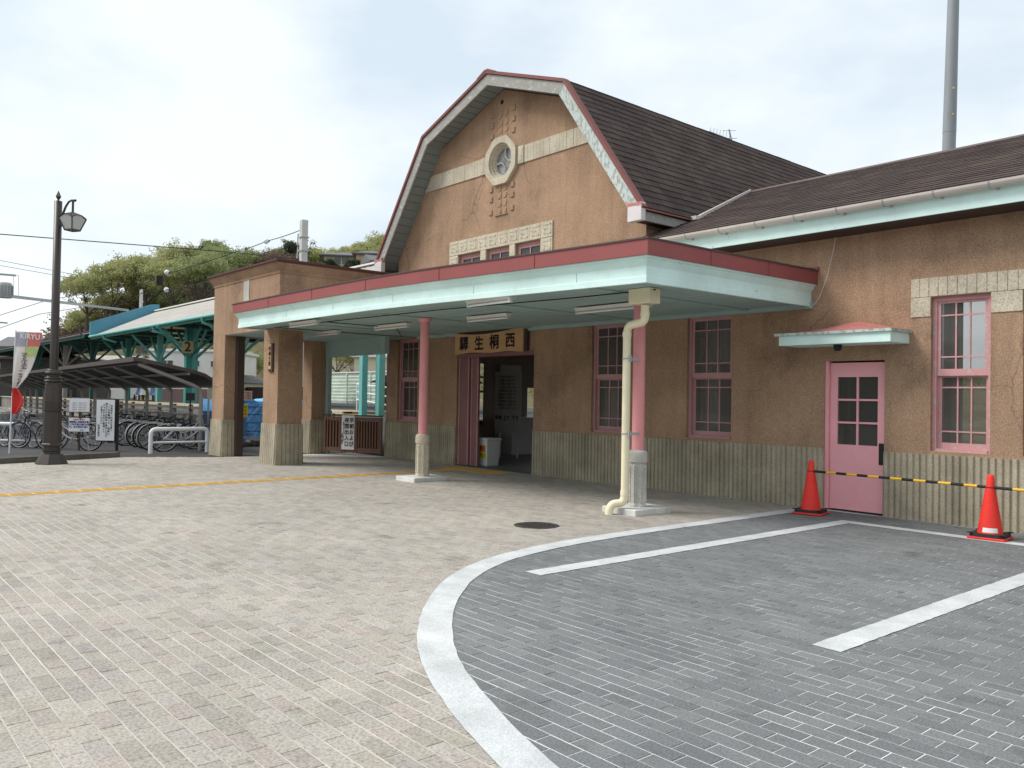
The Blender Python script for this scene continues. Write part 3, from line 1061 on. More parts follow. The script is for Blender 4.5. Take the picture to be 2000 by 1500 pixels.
mb.add([(XC + 0.30 * c, yf + 0.19, ZC + 0.30 * s) for c, s in ci], [tuple(range(n_))])
mb.build('pane', 'frosted_glass', rw)
# columns of discs and tabs above and below
for zs in ([7.32, 7.14, 6.99, 6.84], [5.80, 5.65, 5.48, 5.33]):
    for z in zs:
        for dx in (-0.085, 0.085):
            mb = MB()
            pts = []
            for k in range(10):
                a = k / 9 * math.pi + math.pi
                pts.append((XC + dx + 0.078 * math.cos(a), z - 0.02 + 0.085 * math.sin(a)))
            pts += [(XC + dx + 0.078, z + 0.06), (XC + dx - 0.078, z + 0.06)]
            n = len(pts)
            vs = [(x, W - 0.014, zz) for x, zz in pts[:10]] + [(pts[10][0], W - 0.002, pts[10][1]), (pts[11][0], W - 0.002, pts[11][1])] + [(x, W + 0.01, zz) for x, zz in pts]
            mb.add(vs, [tuple(range(n))] + [(i, (i + 1) % n, n + (i + 1) % n, n + i)[::-1] for i in range(n)])
            mb.build('scale_relief', 'stucco', ST)
for zs in ([7.33, 7.11, 6.88], [5.78, 5.57, 5.30]):
    for z in zs:
        for dx in (-0.34, 0.34):
            MB().box(XC + dx - 0.05, W - 0.024, z - 0.055, XC + dx + 0.05, W + 0.01, z + 0.055, 0.008).build('tab_relief', 'stucco', ST)
MB().box(XC - 0.20, W - 0.025, 5.205, XC + 0.20, W + 0.01, 5.225).build('relief_foot', 'stucco', ST)

# window group in the gable: stone blocks with a meander, three small casements


def meander_block(x0, x1, z0, z1):
    o = MB().box(x0 + 0.002, W - 0.03, z0 + 0.002, x1 - 0.002, W + 0.06, z1 - 0.002, 0.004).build('surround_block', 'stucco_band', ST)
    u, v, b = x1 - x0, z1 - z0, 0.018
    m = MB()
    a, bb, c, d = x0 + u * 0.2, x1 - u * 0.15, z0 + v * 0.24, z1 - v * 0.2
    segs = [(a, d, bb, d), (bb, d, bb, c), (bb, c, a + u * 0.12, c), (a + u * 0.12, c, a + u * 0.12, c + v * 0.28), (a + u * 0.12, c + v * 0.28, a + u * 0.36, c + v * 0.28)]
    for xa, za, xb, zb in segs:
        m.box(min(xa, xb) - b / 2, W - 0.0355, min(za, zb) - b / 2, max(xa, xb) + b / 2, W - 0.0305, max(za, zb) + b / 2)
    m.build('meander', 'stucco_band', o)


for i in range(10):
    a = -14.82 + i * 0.331
    meander_block(a, a + 0.331, 4.555, 4.865)
for x0, x1 in ((-14.82, -14.505), (-11.845, -11.51)):
    for k in range(2):
        meander_block(x0, x1, 4.24 - k * 0.31, 4.55 - k * 0.31)
for x0, x1 in ((-13.715, -13.535), (-12.775, -12.605)):
    MB().box(x0, W - 0.03, 3.9, x1, W + 0.06, 4.5525, 0.004).build('mullion', 'stucco_band', ST)
for a, b, c, d in GW:
    f = MB()
    f.box(a, W + 0.06, c, a + 0.05, W + 0.15, d)
    f.box(b - 0.05, W + 0.06, c, b, W + 0.15, d)
    f.box(a + 0.05, W + 0.06, d - 0.05, b - 0.05, W + 0.15, d)
    wn = f.build('window', 'pink_window', ST)
    s_ = MB()
    ty = 0.10
    for xx in (a + 0.055, (a + b) / 2 - 0.01, b - 0.085):
        s_.face([(xx, W + 0.06, d - 0.055), (xx + 0.03, W + 0.06, d - 0.055), (xx + 0.03, W + 0.02, c), (xx, W + 0.02, c)])
        s_.face([(xx, W + 0.06, d - 0.055), (xx, W + 0.02, c), (xx, W + 0.055, c), (xx, W + 0.09, d - 0.055)])
    s_.box(a + 0.055, W + 0.055, d - 0.095, b - 0.055, W + 0.09, d - 0.055)
    s_.build('sash', 'pink_window', wn)
    MB().face([(a + 0.08, W + 0.035, c), (b - 0.08, W + 0.035, c), (b - 0.08, W + 0.075, d - 0.09), (a + 0.08, W + 0.075, d - 0.09)]).build('pane', 'window_glass', wn)

# ---- main roof: gambrel, shingle courses on the visible slopes
YF, YB = W - 0.43, 21.3
P0, P1, P2 = (0.0, 8.03), (2.26, 7.225), (4.16, 4.605)
roof = MB()


def inset(t):
    """the gambrel half profile moved inwards by t"""
    a1 = math.atan2(P0[1] - P1[1], P1[0])
    a2 = math.atan2(P1[1] - P2[1], P2[0] - P1[0])
    q0 = (0, P0[1] - t / math.cos(a1))
    m = (a1 + a2) / 2
    q1 = (P1[0] - t * math.sin(m) / math.cos((a2 - a1) / 2), P1[1] - t * math.cos(m) / math.cos((a2 - a1) / 2))
    q2 = (P2[0] - t * math.sin(a2), P2[1] - t * math.cos(a2))
    return [q0, q1, q2]


def strip(mb, pa, pb, y0, y1, both=True):
    """sweep the band between the half profiles pa (outer) and pb (inner) from y0 to y1, on both sides of the axis"""
    for s in ((-1, 1) if both else (1,)):
        A = [(XC + s * x, z) for x, z in pa]
        B = [(XC + s * x, z) for x, z in pb]
        for i in range(len(A) - 1):
            a0, a1, b0, b1 = A[i], A[i + 1], B[i], B[i + 1]
            mb.face([(a0[0], y0, a0[1]), (a1[0], y0, a1[1]), (b1[0], y0, b1[1]), (b0[0], y0, b0[1])])
            mb.face([(a0[0], y1, a0[1]), (a1[0], y1, a1[1]), (b1[0], y1, b1[1]), (b0[0], y1, b0[1])])
            mb.face([(a0[0], y0, a0[1]), (a0[0], y1, a0[1]), (a1[0], y1, a1[1]), (a1[0], y0, a1[1])])
            mb.face([(b0[0], y0, b0[1]), (b1[0], y0, b1[1]), (b1[0], y1, b1[1]), (b0[0], y1, b0[1])])
        mb.face([(A[-1][0], y0, A[-1][1]), (A[-1][0], y1, A[-1][1]), (B[-1][0], y1, B[-1][1]), (B[-1][0], y0, B[-1][1])])


strip(roof, inset(0.004), inset(0.06), YF + 0.03, YB)
RF = roof.build('roof', 'shingle', ST)
# verge: red metal cap, weathered barge board, boarded soffit
for nm, mat, pa, pb, y0, y1 in (('verge_cap', 'verge_red', inset(-0.03), inset(0.028), YF - 0.045, YF + 0.075),
                                ('barge_board', 'grey_wood', inset(0.037), inset(0.245), YF - 0.012, YF + 0.025)):
    mb = MB()
    strip(mb, pa, pb, y0, y1)
    mb.build(nm, mat, RF)
mb = MB()
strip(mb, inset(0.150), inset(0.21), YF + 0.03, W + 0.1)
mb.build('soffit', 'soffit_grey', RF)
# a bright strip of old mint paint left on the right barge board
mb = MB()
q, r = inset(0.045), inset(0.24)
mb.face([(XC + q[1][0] + .02, YF - 0.0155, q[1][1] - .03), (XC + q[2][0], YF - 0.0155, q[2][1]), (XC + r[2][0], YF - 0.0155, r[2][1]), (XC + r[1][0] + .02, YF - 0.0155, r[1][1] - .03)])
mb.build('barge_paint', 'mint_worn', RF)
# cross joints of the soffit boards
mb = MB()
q = inset(0.2115)
for s in (-1, 1):
    for a, b, n in ((0, 1, 12), (1, 2, 16)):
        for k in range(1, n):
            f = k / n
            x, z = q[a][0] + (q[b][0] - q[a][0]) * f, q[a][1] + (q[b][1] - q[a][1]) * f
            d = V((q[b][0] - q[a][0], q[b][1] - q[a][1])).normalized()
            mb.bar((XC + s * x, YF + 0.05, z), (XC + s * x, W, z), 0.008, 0.004)
mb.build('soffit_joints', 'ink', RF)
# boxed ends of the eaves
for s in (1, -1):
    mb = MB()
    xa, xb = XC + s * 3.85, XC + s * 4.15
    mb.box(min(xa, xb), YF - 0.05, 4.40, max(xa, xb), YF + 0.06, 4.70, 0.006)
    mb.build('eave_end', 'white_worn', RF)
    mb = MB()
    mb.face([(XC + s * 4.17, YF - 0.055, 4.62), (XC + s * 3.83, YF - 0.055, 4.705), (XC + s * 3.83, YF + 0.08, 4.80), (XC + s * 4.0, YF + 0.08, 4.80)])
    mb.box(XC + s * 3.84, YF - 0.054, 4.655, XC + s * 4.16, YF - 0.0505, 4.70)
    mb.build('eave_end_cap', 'red_faded', RF)
    mb = MB()
    mb.box(min(XC + s * 4.10, XC + s * 4.06), YF + 0.06, 4.42, max(XC + s * 4.10, XC + s * 4.06), YB, 4.585)
    mb.build('eave_board', 'grey_wood', RF)
    mb = MB()
    mb.box(min(XC + s * 4.16, XC + s * 4.06), YF + 0.06, 4.587, max(XC + s * 4.16, XC + s * 4.06), YB, 4.615)
    mb.build('eave_flashing', 'red_faded', RF)
    mb = MB()
    mb.box(min(XC + s * 4.055, XC + s * 3.85), YF + 0.06, 4.43, max(XC + s * 4.055, XC + s * 3.85), YB, 4.46)
    mb.build('eave_soffit', 'dark_brown_wood', RF)
# red cap over the apex
mb = MB()
mb.prism([(XC - 0.30, 7.965), (XC - 0.06, 8.075), (XC + 0.06, 8.075), (XC + 0.30, 7.965), (XC + 0.24, 7.95), (XC, 8.045), (XC - 0.24, 7.95)], 'y', YF - 0.05, YF + 0.12)
mb.build('apex_cap', 'verge_red', RF)
mb = MB()
mb.prism([(XC - 0.14, 7.985), (XC - 0.03, 8.06), (XC + 0.03, 8.06), (XC + 0.14, 7.985)], 'y', YF + 0.12, YB)
mb.build('ridge_cap', 'brown_roof', RF)


def shingle_rows(parent, a, b, rows, y0f, y1f, P, wid=0.28, lap=0.05):
    """courses of single shingles from the eave point a to the upper point b; P(u, y) places (distance up the slope, along)"""
    for r in range(rows):
        m = MB()
        u0, u1 = r / rows, (r + 1) / rows + lap
        y = y0f(u0)
        ye = y1f(u0)
        y -= random.uniform(0, wid)
        y = y0f(u0) + 0.0
        first = random.uniform(0.3, 1.0) * wid
        while y < ye - 0.01:
            y2 = min(y + (first if first else wid), ye)
            first = None
            t = random.random()
            lift = random.uniform(0.019, 0.024)
            g = 0.0025
            A, B = P(u0, y + g, lift), P(u0, y2 - g, lift)
            C_, D = P(min(u1, 1.0), y2 - g, 0.001), P(min(u1, 1.0), y + g, 0.001)
            E, F_ = P(u0, y + g, -0.006), P(u0, y2 - g, -0.006)
            m.face([A, B, C_, D], tone=t)
            m.face([E, F_, B, A], tone=t)
            m.face([E, A, D], tone=t)
            m.face([B, F_, C_], tone=t)
            y = y2
        m.build('shingle_row', 'shingle', parent)


# lower right slope
dlow = V((P1[0] - P2[0], P1[1] - P2[1]))
nlow = V((-dlow.y, dlow.x)).normalized() * -1


def P_low(u, y, h):
    return (XC + P2[0] + dlow.x * u + nlow.x * h, y, P2[1] + dlow.y * u + nlow.y * h)


shingle_rows(RF, None, None, 20, lambda u: YF + 0.075, lambda u: 21.2, P_low)
dup_ = V((P0[0] - P1[0], P0[1] - P1[1]))
nup = V((-dup_.y, dup_.x)).normalized() * -1
shingle_rows(RF, None, None, 13, lambda u: YF + 0.075, lambda u: 21.2, lambda u, y, h: (XC + P1[0] + dup_.x * u + nup.x * h, y, P1[1] + dup_.y * u + nup.y * h), 0.6)

# ---- wing roof
EY, EZ, RY, RZ = 10.30, 4.045, 14.56, 5.735
mb = MB()
mb.face([(-9.3, EY, EZ), (3.6, EY, EZ), (3.6, RY, RZ), (-10.4, RY, RZ)])
mb.face([(3.6, RY, RZ), (3.6, 2 * RY - EY, EZ), (-9.3, 2 * RY - EY, EZ), (-10.4, RY, RZ)])
mb.face([(-9.3, EY, EZ - 0.04), (3.6, EY, EZ - 0.04), (3.6, EY, EZ), (-9.3, EY, EZ)])
WR = mb.build('wing_roof', 'shingle', ST)


def wing_left(u):
    z = EZ + (RZ - EZ) * u
    if z < 4.62:
        return -9.21
    return XC + 2.26 + (7.225 - z) / 1.379 - 0.03


class WRow:
    pass


def P_wing(u, x, h):
    return (x, EY + (RY - EY) * u - h * 0.37, EZ + (RZ - EZ) * u + h * 0.93)


shingle_rows(WR, None, None, 24, wing_left, lambda u: 3.6, P_wing, 0.3)
mb = MB()
mb.prism([(RY - 0.16, RZ - 0.045), (RY, RZ + 0.035), (RY + 0.16, RZ - 0.045)], 'x', -9.75, 3.62)
mb.build('ridge_cap', 'ridge_metal', WR)
# pale flashing in the valley
mb = MB()
v0 = V((XC + 4.16, EY + (4.62 - EZ) / (RZ - EZ) * (RY - EY), 4.62))
v1 = V((XC + 2.26 + (7.225 - RZ) / 1.379, RY, RZ))
off = V((0.035, -0.03, 0.035))
up_ = V((0.0, 0.0, 0.03))
mb.face([v0 + off + up_, v0 + V((0.10, -0.10, 0)) + up_, v1 + V((0.07, -0.07, 0.01)) + up_, v1 + V((0.0, -0.01, 0.03)) + up_])
mb.face([v0 + V((0.10, -0.10, 0)) + up_, v0 + V((0.10, -0.10, -0.06)), v1 + V((0.07, -0.07, -0.05)), v1 + V((0.07, -0.07, 0.01)) + up_])
mb.box(v0.x - 0.06, v0.y - 0.16, v0.z - 0.03, v0.x + 0.10, v0.y + 0.04, v0.z + 0.035)
mb.build('valley_flashing', 'gutter_pvc', WR)
# eaves: fascia, gutter with joints and brackets, soffit
mb = MB()
mb.box(-9.15, EY + 0.035, 3.765, 3.6, EY + 0.065, 3.99)
mb.build('fascia', 'mint', WR)
mb = MB()
mb.box(-9.15, EY + 0.066, 3.745, 3.6, W, 3.775)
mb.build('eave_soffit', 'dark_brown_wood', WR)
mb = MB()
vs, fs = [], []
gx = [-9.12, 3.6]
for x in gx:
    for k in range(9):
        a = math.pi + math.pi * k / 8
        vs.append((x, EY - 0.03 + 0.074 * math.cos(a), 4.022 + 0.074 * math.sin(a)))
    for k in range(8, -1, -1):
        a = math.pi + math.pi * k / 8
        vs.append((x, EY - 0.03 + 0.066 * math.cos(a), 4.022 + 0.066 * math.sin(a)))
fs = [(i, (i + 1) % 18, 18 + (i + 1) % 18, 18 + i) for i in range(18)] + [tuple(range(17, -1, -1)), tuple(range(18, 36))]
mb.add(vs, fs, False)
gu = mb.build('gutter', 'gutter_pvc', WR)
for i in range(21):
    x = -8.58 + i * 0.612
    mb = MB()
    pts = [(x, EY - 0.03 + 0.078 * math.cos(math.pi + math.pi * k / 8), 4.022 + 0.078 * math.sin(math.pi + math.pi * k / 8)) for k in range(9)]
    for a, b in zip(pts[:-1], pts[1:]):
        mb.bar(a, b, 0.014, 0.006)
    mb.box(x + 0.05, EY + 0.0, 3.93, x + 0.075, EY + 0.034, 3.955)
    mb.build('gutter_bracket', 'galvanised', WR)

# ---- canopy over the forecourt
CZ0, CZ1, CZT = 2.82, 3.125, 3.315
CF = [(-16.87, 6.72), (-14.5, 6.70), (-12.5, 6.70), (-11.4, 6.715), (-10.1, 6.81), (-8.6, 6.98), (-7.2, 7.15), (-6.19, 7.26)]   # front edge, bowed a little
CE = W


def front_band(mb, prof, close=True):
    """sweep the profile (outward offset, z) along the front edge, then round both corners back to the wall"""
    pts = [V((p[0], p[1])) for p in CF]
    path = [(V((pts[0].x, 7.45)), V((-1, 0))), (pts[0], V((-1, -1)))] + [(p, V((0, -1))) for p in pts[1:-1]] + [(pts[-1], V((1, -1))), (V((-6.08, W - 0.002)), V((1, 0)))]
    n = len(prof)
    vs = []
    for p, d in path:
        for o, z in prof:
            vs.append((p.x + d.x * o, p.y + d.y * o, z))
    fs = []
    for i in range(len(path) - 1):
        for k in range(n - 1):
            fs.append((i * n + k, (i + 1) * n + k, (i + 1) * n + k + 1, i * n + k + 1))
    mb.add(vs, fs)


mb = MB()
front_band(mb, [(-0.30, CZT - 0.004), (-0.005, CZT - 0.004), (0.0, CZT - 0.01), (0.0, CZ1), (-0.05, CZ1)])
CAN = mb.build('canopy', 'red_metal', ST)
mb = MB()
front_band(mb, [(-0.12, CZT + 0.008), (0.012, CZT + 0.008), (0.012, CZT - 0.012), (-0.004, CZT - 0.012)])
mb.build('canopy_drip', 'brown_roof', CAN)
mb = MB()
front_band(mb, [(-0.022, CZ1 - 0.001), (-0.022, CZ1 - 0.022), (-0.05, CZ1 - 0.030), (-0.055, CZ1 - 0.05), (-0.088, CZ1 - 0.095), (-0.098, CZ1 - 0.11), (-0.098, CZ0 + 0.075), (-0.088, CZ0 + 0.07),
                (-0.088, CZ0 + 0.0), (-0.14, CZ0)])
mb.build('cornice', 'mint', CAN)
def on_front(x):
    xs_, ys_ = [p[0] for p in CF], [p[1] for p in CF]
    return float(np.interp(x, xs_, ys_))


for x in (-15.1, -13.3, -11.5, -9.7, -7.9):
    MB().bar((x, on_front(x) - 0.0015, CZ1 + 0.003), (x, on_front(x) - 0.0015, CZT - 0.014), 0.005, 0.012).build('band_seam', 'red_metal', CAN)
    x += 0.6
    MB().bar((x, on_front(x) + 0.0965, CZ0 + 0.078), (x, on_front(x) + 0.0965, CZ1 - 0.112), 0.003, 0.006).build('fascia_joint', 'mint_soffit', CAN)
for y in (8.4, 9.6):
    MB().bar((-6.185 + (y - 7.26) * 0.03, y, CZ1 + 0.003), (-6.185 + (y - 7.26) * 0.03, y, CZT - 0.014), 0.012, 0.005).build('band_seam', 'red_metal', CAN)
mb = MB()
mb.face([(-16.8, 7.0, 3.30), (-6.2, 7.5, 3.30), (-6.1, W, 3.34), (-16.1, W, 3.34), (-16.1, 7.0, 3.34)])
mb.build('canopy_roof', 'corrugated', CAN)
MB().box(-6.6, W - 0.03, CZT, -6.06, W - 0.002, CZT + 0.05).build('roof_upstand', 'red_metal', CAN)
# soffit planks, each with its own edge
for i in range(20):
    y0 = 6.84 + i * 0.1985
    xs_ = [p[0] for p in CF]
    ys_ = [p[1] + 0.13 for p in CF]
    ok = [x for x in np.linspace(-16.75, -6.32, 120) if np.interp(x, xs_, ys_) <= y0 + 0.001]
    if not ok:
        continue
    x1 = ok[-1]
    x0 = -16.75 if y0 < 7.4 else -16.18
    y0e = y0
    m = MB()
    m.box(x0, y0 + 0.003, CZ0 + 0.03 + random.uniform(-.003, .003), x1, min(y0 + 0.1955, W - 0.001), CZ0 + 0.05)
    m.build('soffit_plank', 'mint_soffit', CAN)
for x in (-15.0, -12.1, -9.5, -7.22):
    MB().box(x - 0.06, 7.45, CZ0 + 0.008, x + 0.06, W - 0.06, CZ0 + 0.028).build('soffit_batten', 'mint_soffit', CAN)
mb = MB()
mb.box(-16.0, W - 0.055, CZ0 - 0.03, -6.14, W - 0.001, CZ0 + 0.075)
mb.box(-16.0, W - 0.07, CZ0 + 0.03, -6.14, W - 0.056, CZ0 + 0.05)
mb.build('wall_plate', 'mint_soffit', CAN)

# ---- two round columns on fluted concrete feet


def column(cx, cy, foot_mat):
    m = MB()
    m.lathe([(0.082, 0.80), (0.079, CZ0 - 0.06), (0.079, CZ0 - 0.05), (0.11, CZ0 - 0.03), (0.12, CZ0 + 0.02)], (cx, cy, 0), 20)
    c = m.build('column', 'pink', ST)
    m = MB()
    h = 0.12
    m.lathe([(0.128, 0.07), (0.124, 0.10), (0.116, 0.12), (0.116, 0.64), (0.126, 0.655)], (cx, cy, 0), 8, False, math.pi / 8)
    for k in range(8):
        a_ = k * math.pi / 4
        u_ = V((math.cos(a_), math.sin(a_), 0))
        t_ = V((-u_.y, u_.x, 0))
        for s_ in (-1, 1):
            q_ = V((cx, cy, 0.375)) + u_ * 0.1075 + t_ * (s_ * 0.0335)
            m.obox(q_, t_, u_, (0, 0, 1), 0.009, 0.0075, 0.235)
    m.lathe([(0.128, 0.655), (0.128, 0.77), (0.115, 0.80), (0.085, 0.812)], (cx, cy, 0), 18)
    m.build('column_foot', foot_mat, c)
    m = MB()
    m.box(cx - 0.30, cy - 0.35, -0.03, cx + 0.28, cy + 0.35, 0.075, 0.008)
    m.build('column_plinth', 'plinth', c)
    return c


column(-7.22, 8.33, 'concrete')
column(-12.10, 8.27, 'stucco_band')

# rainwater pipe on the right column
mb = MB()
mb.box(-6.97, 7.82, 2.655, -6.63, 8.03, 2.845, 0.006)
hb = mb.build('rain_hopper', 'cream_pipe', ST)
px_, py_ = -7.16, 8.02


def arc(p0, p1, p2, n=6):
    p0, p1, p2 = V(p0), V(p1), V(p2)
    return [p0.lerp(p1, t).lerp(p1.lerp(p2, t), t) for t in [k / n for k in range(n + 1)]]


path = [(-6.78, 7.92, 2.64)] + arc((-6.78, 7.92, 2.53), (-6.78, 7.93, 2.43), (-6.88, 7.95, 2.43)) + arc((-7.04, 7.99, 2.42), (px_, py_, 2.42), (px_, py_, 2.30)) + \
    arc((px_, py_, 0.26), (px_, py_, 0.16), (px_ - 0.04, py_ - 0.05, 0.14)) + arc((px_ - 0.07, py_ - 0.10, 0.135), (px_ - 0.11, py_ - 0.16, 0.13), (px_ - 0.115, py_ - 0.165, 0.02)) + [(px_ - 0.115, py_ - 0.165, -0.02)]
mb = MB()
mb.tube(path, 0.052, 14)
for z in (2.27, 0.24):
    mb.tube([(px_, py_, z), (px_, py_, z + 0.06)], 0.058, 14)
mb.tube([(-6.78, 7.92, 2.50), (-6.78, 7.92, 2.56)], 0.058, 14)
dp = mb.build('downpipe', 'cream_pipe', ST)
for z in (1.02, 1.98):
    m = MB()
    m.tube([(px_, py_, z), (px_, py_, z + 0.02)], 0.057, 14)
    m.box(px_ - 0.01, py_ + 0.04, z - 0.01, px_ + 0.02, py_ + 0.24, z + 0.025)
    m.box(px_ + 0.04, py_ - 0.02, z - 0.03, px_ + 0.07, py_ + 0.02, z + 0.05)
    m.build('pipe_clamp', 'galvanised', dp)

# ---- gate block at the left end: heavy piers under a boxed parapet
PX0, PX1, PY0 = -19.82, -16.22, 7.45


def pier(x0, x1, y0, y1, ztop, nm='pier'):
    m = MB()
    m.box(x0, y0, 0.0, x1, y1, ztop)
    p = m.build(nm, 'stucco', ST)
    m = MB()
    for (a, b, fx, fy, q) in ((x0, x1, 1, 0, y0), (x0, x1, 1, 0, y1), (y0, y1, 0, 1, x1), (y0, y1, 0, 1, x0)):
        n = max(3, round((b - a) / 0.085))
        pt = (b - a) / n
        outw = -1 if q in (y0, x0) else 1
        for i in range(n):
            u0, u1 = a + i * pt + 0.012, a + (i + 1) * pt - 0.004
            if fx:
                vs = [(u0, q + outw * 0.06, 0), (u1, q + outw * 0.06, 0), (u1, q + outw * 0.032, DZ + .01), (u0, q + outw * 0.032, DZ + .01), (u0, q, 0), (u1, q, 0), (u1, q, DZ + .01), (u0, q, DZ + .01)]
            else:
                vs = [(q + outw * 0.06, u0, 0), (q + outw * 0.06, u1, 0), (q + outw * 0.032, u1, DZ + .01), (q + outw * 0.032, u0, DZ + .01), (q, u0, 0), (q, u1, 0), (q, u1, DZ + .01), (q, u0, DZ + .01)]
            m.add(vs, [(0, 1, 2, 3), (3, 2, 6, 7), (0, 3, 7, 4), (1, 5, 6, 2)])
    # core of the dado behind the ribs
    m.add([(x0 - 0.04, y0 - 0.04, 0), (x1 + 0.04, y0 - 0.04, 0), (x1 + 0.04, y1 + 0.04, 0), (x0 - 0.04, y1 + 0.04, 0),
           (x0 - 0.014, y0 - 0.014, DZ), (x1 + 0.014, y0 - 0.014, DZ), (x1 + 0.014, y1 + 0.014, DZ), (x0 - 0.014, y1 + 0.014, DZ)],
          [(0, 1, 5, 4), (1, 2, 6, 5), (2, 3, 7, 6), (3, 0, 4, 7), (4, 5, 6, 7)])
    m.build('fluted_dado', 'wainscot', p)
    return p


pA = pier(PX0, -19.10, PY0, 7.83, 2.83)
pB = pier(-16.93, PX1, PY0, 8.0, 2.83)
pC = pier(-19.55, -19.06, 9.66, 10.12, 2.83)
m = MB()
m.box(PX0, PY0, 2.832, PX1, W + 2.0, 4.10)
m.build('parapet_block', 'stucco', ST)
m = MB()
m.box(-18.06, PY0 - 0.012, 3.35, -17.76, PY0 - 0.001, 3.98)
m.build('stone_strip', 'concrete', ST)
m = MB()
x0, x1, y0, y1 = PX0, PX1, PY0, W + 2.0
for (oa, za, ob, zb) in ((0.0, 3.985, 0.012, 3.985), (0.012, 3.985, 0.02, 4.03), (0.02, 4.03, 0.12, 4.185)):
    A = [(x0 - oa, y0 - oa, za), (x1 + oa, y0 - oa, za), (x1 + oa, y1, za), (x0 - oa, y1, za)]
    B = [(x0 - ob, y0 - ob, zb), (x1 + ob, y0 - ob, zb), (x1 + ob, y1, zb), (x0 - ob, y1, zb)]
    for k in range(4):
        m.face([A[k], A[(k + 1) % 4], B[(k + 1) % 4], B[k]])
m.build('parapet_moulding', 'stucco', ST)
m = MB()
m.box(PX0 - 0.13, PY0 - 0.13, 4.187, PX1 + 0.13, W + 2.1, 4.215)
m.box(PX0 - 0.145, PY0 - 0.145, 4.217, PX1 + 0.145, W + 2.1, 4.255)
m.build('parapet_cap', 'cap_red', ST)
MB().box(-19.08, 7.70, 0.0, -18.93, 7.86, 2.80).build('gate_jamb', 'dark_brown_wood', ST)
m = MB()
m.box(-19.3, 10.02, 2.43, -16.25, 10.14, 2.82)
m.box(-16.62, 10.005, 2.50, -16.52, 10.018, 2.66)
m.build('gate_beam', 'mint_soffit', ST)
m = MB()
m.box(-19.04, 10.03, 0.0, -18.9, 10.12, 2.43)
m.build('gate_post', 'mint_soffit', ST)
m = MB()
m.box(-19.04, 7.47, 2.815, -16.19, 10.7, 2.829)
m.build('gate_ceiling', 'mint_soffit', ST)

# ---- waiting room seen through the entrance
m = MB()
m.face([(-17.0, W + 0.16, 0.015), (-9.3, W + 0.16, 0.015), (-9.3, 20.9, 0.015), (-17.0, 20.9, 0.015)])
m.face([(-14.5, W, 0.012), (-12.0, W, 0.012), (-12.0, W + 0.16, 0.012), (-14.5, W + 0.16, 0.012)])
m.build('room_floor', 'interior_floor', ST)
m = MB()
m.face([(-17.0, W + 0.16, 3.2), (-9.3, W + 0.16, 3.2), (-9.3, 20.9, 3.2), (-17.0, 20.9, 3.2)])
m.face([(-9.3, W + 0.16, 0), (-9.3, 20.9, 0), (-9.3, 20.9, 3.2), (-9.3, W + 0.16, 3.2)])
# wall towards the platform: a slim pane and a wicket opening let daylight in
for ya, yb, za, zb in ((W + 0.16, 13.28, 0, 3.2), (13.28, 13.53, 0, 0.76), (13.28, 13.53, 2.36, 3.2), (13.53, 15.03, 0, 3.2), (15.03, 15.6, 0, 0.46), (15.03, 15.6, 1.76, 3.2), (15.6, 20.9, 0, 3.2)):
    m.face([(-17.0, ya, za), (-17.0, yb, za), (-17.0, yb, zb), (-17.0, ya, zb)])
BACK_OPENINGS = [(-16.4, -14.4, 0.5, 2.9), (-14.0, -12.0, 0.5, 2.9), (-11.6, -9.7, 0.5, 2.9)]  # openings out of view, added to brighten the room
wall_with_holes(m, -17.0, -9.3, 0.0, 3.2, BACK_OPENINGS, 20.9, 0.04)
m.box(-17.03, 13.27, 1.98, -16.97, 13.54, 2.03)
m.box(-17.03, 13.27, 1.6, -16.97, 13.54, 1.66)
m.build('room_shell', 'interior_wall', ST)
m = MB()
m.box(-12.6, 15.9, 0.0, -10.0, 16.2, 0.92)
m.box(-12.6, 15.75, 0.921, -10.0, 16.25, 0.97)
m.build('ticket_counter', 'paper_grey', ST)
m = MB()
m.box(-16.98, 13.9, 0.0, -16.3, 15.0, 0.92)
m.box(-16.98, 13.85, 0.921, -16.25, 15.05, 0.965)
m.build('wicket_counter', 'paper_grey', ST)
m = MB()
m.box(-16.985, 14.0, 1.85, -16.90, 14.7, 2.35)
m.build('wall_poster', 'paper_grey', ST)
# sliding entrance doors pushed to the left
for k, (a, b, yy) in enumerate(((-14.47, -14.12, W + 0.05), (-14.10, -13.86, W + 0.10))):
    m = MB()
    m.box(a, yy, 0.02, b, yy + 0.04, 2.32)
    d_ = m.build('sliding_door', 'plum_door', ST)
    m = MB()
    m.box(a - 0.006 + (0 if k else 0.0), yy - 0.012, 0.02, a + 0.03, yy - 0.0005, 2.32)
    m.box(b - 0.03, yy - 0.012, 0.02, b, yy - 0.0005, 2.32)
    m.build('door_stile', 'pink_window', d_)
m = MB()
m.box(ENT[0], W - 0.006, 2.32, ENT[1], W + 0.16, 2.42)
m.build('door_head', 'plum_door', ST)
# loose telephone wire down the wall
mb = MB()
mb.tube([(-5.80, W - 0.03, 3.79), (-5.83, W - 0.05, 3.55), (-5.92, W - 0.05, 3.20), (-6.03, W - 0.05, 2.93), (-6.12, W - 0.04, 2.83)], 0.006, 5)
mb.build('wall_wire', 'gutter_pvc', ST)

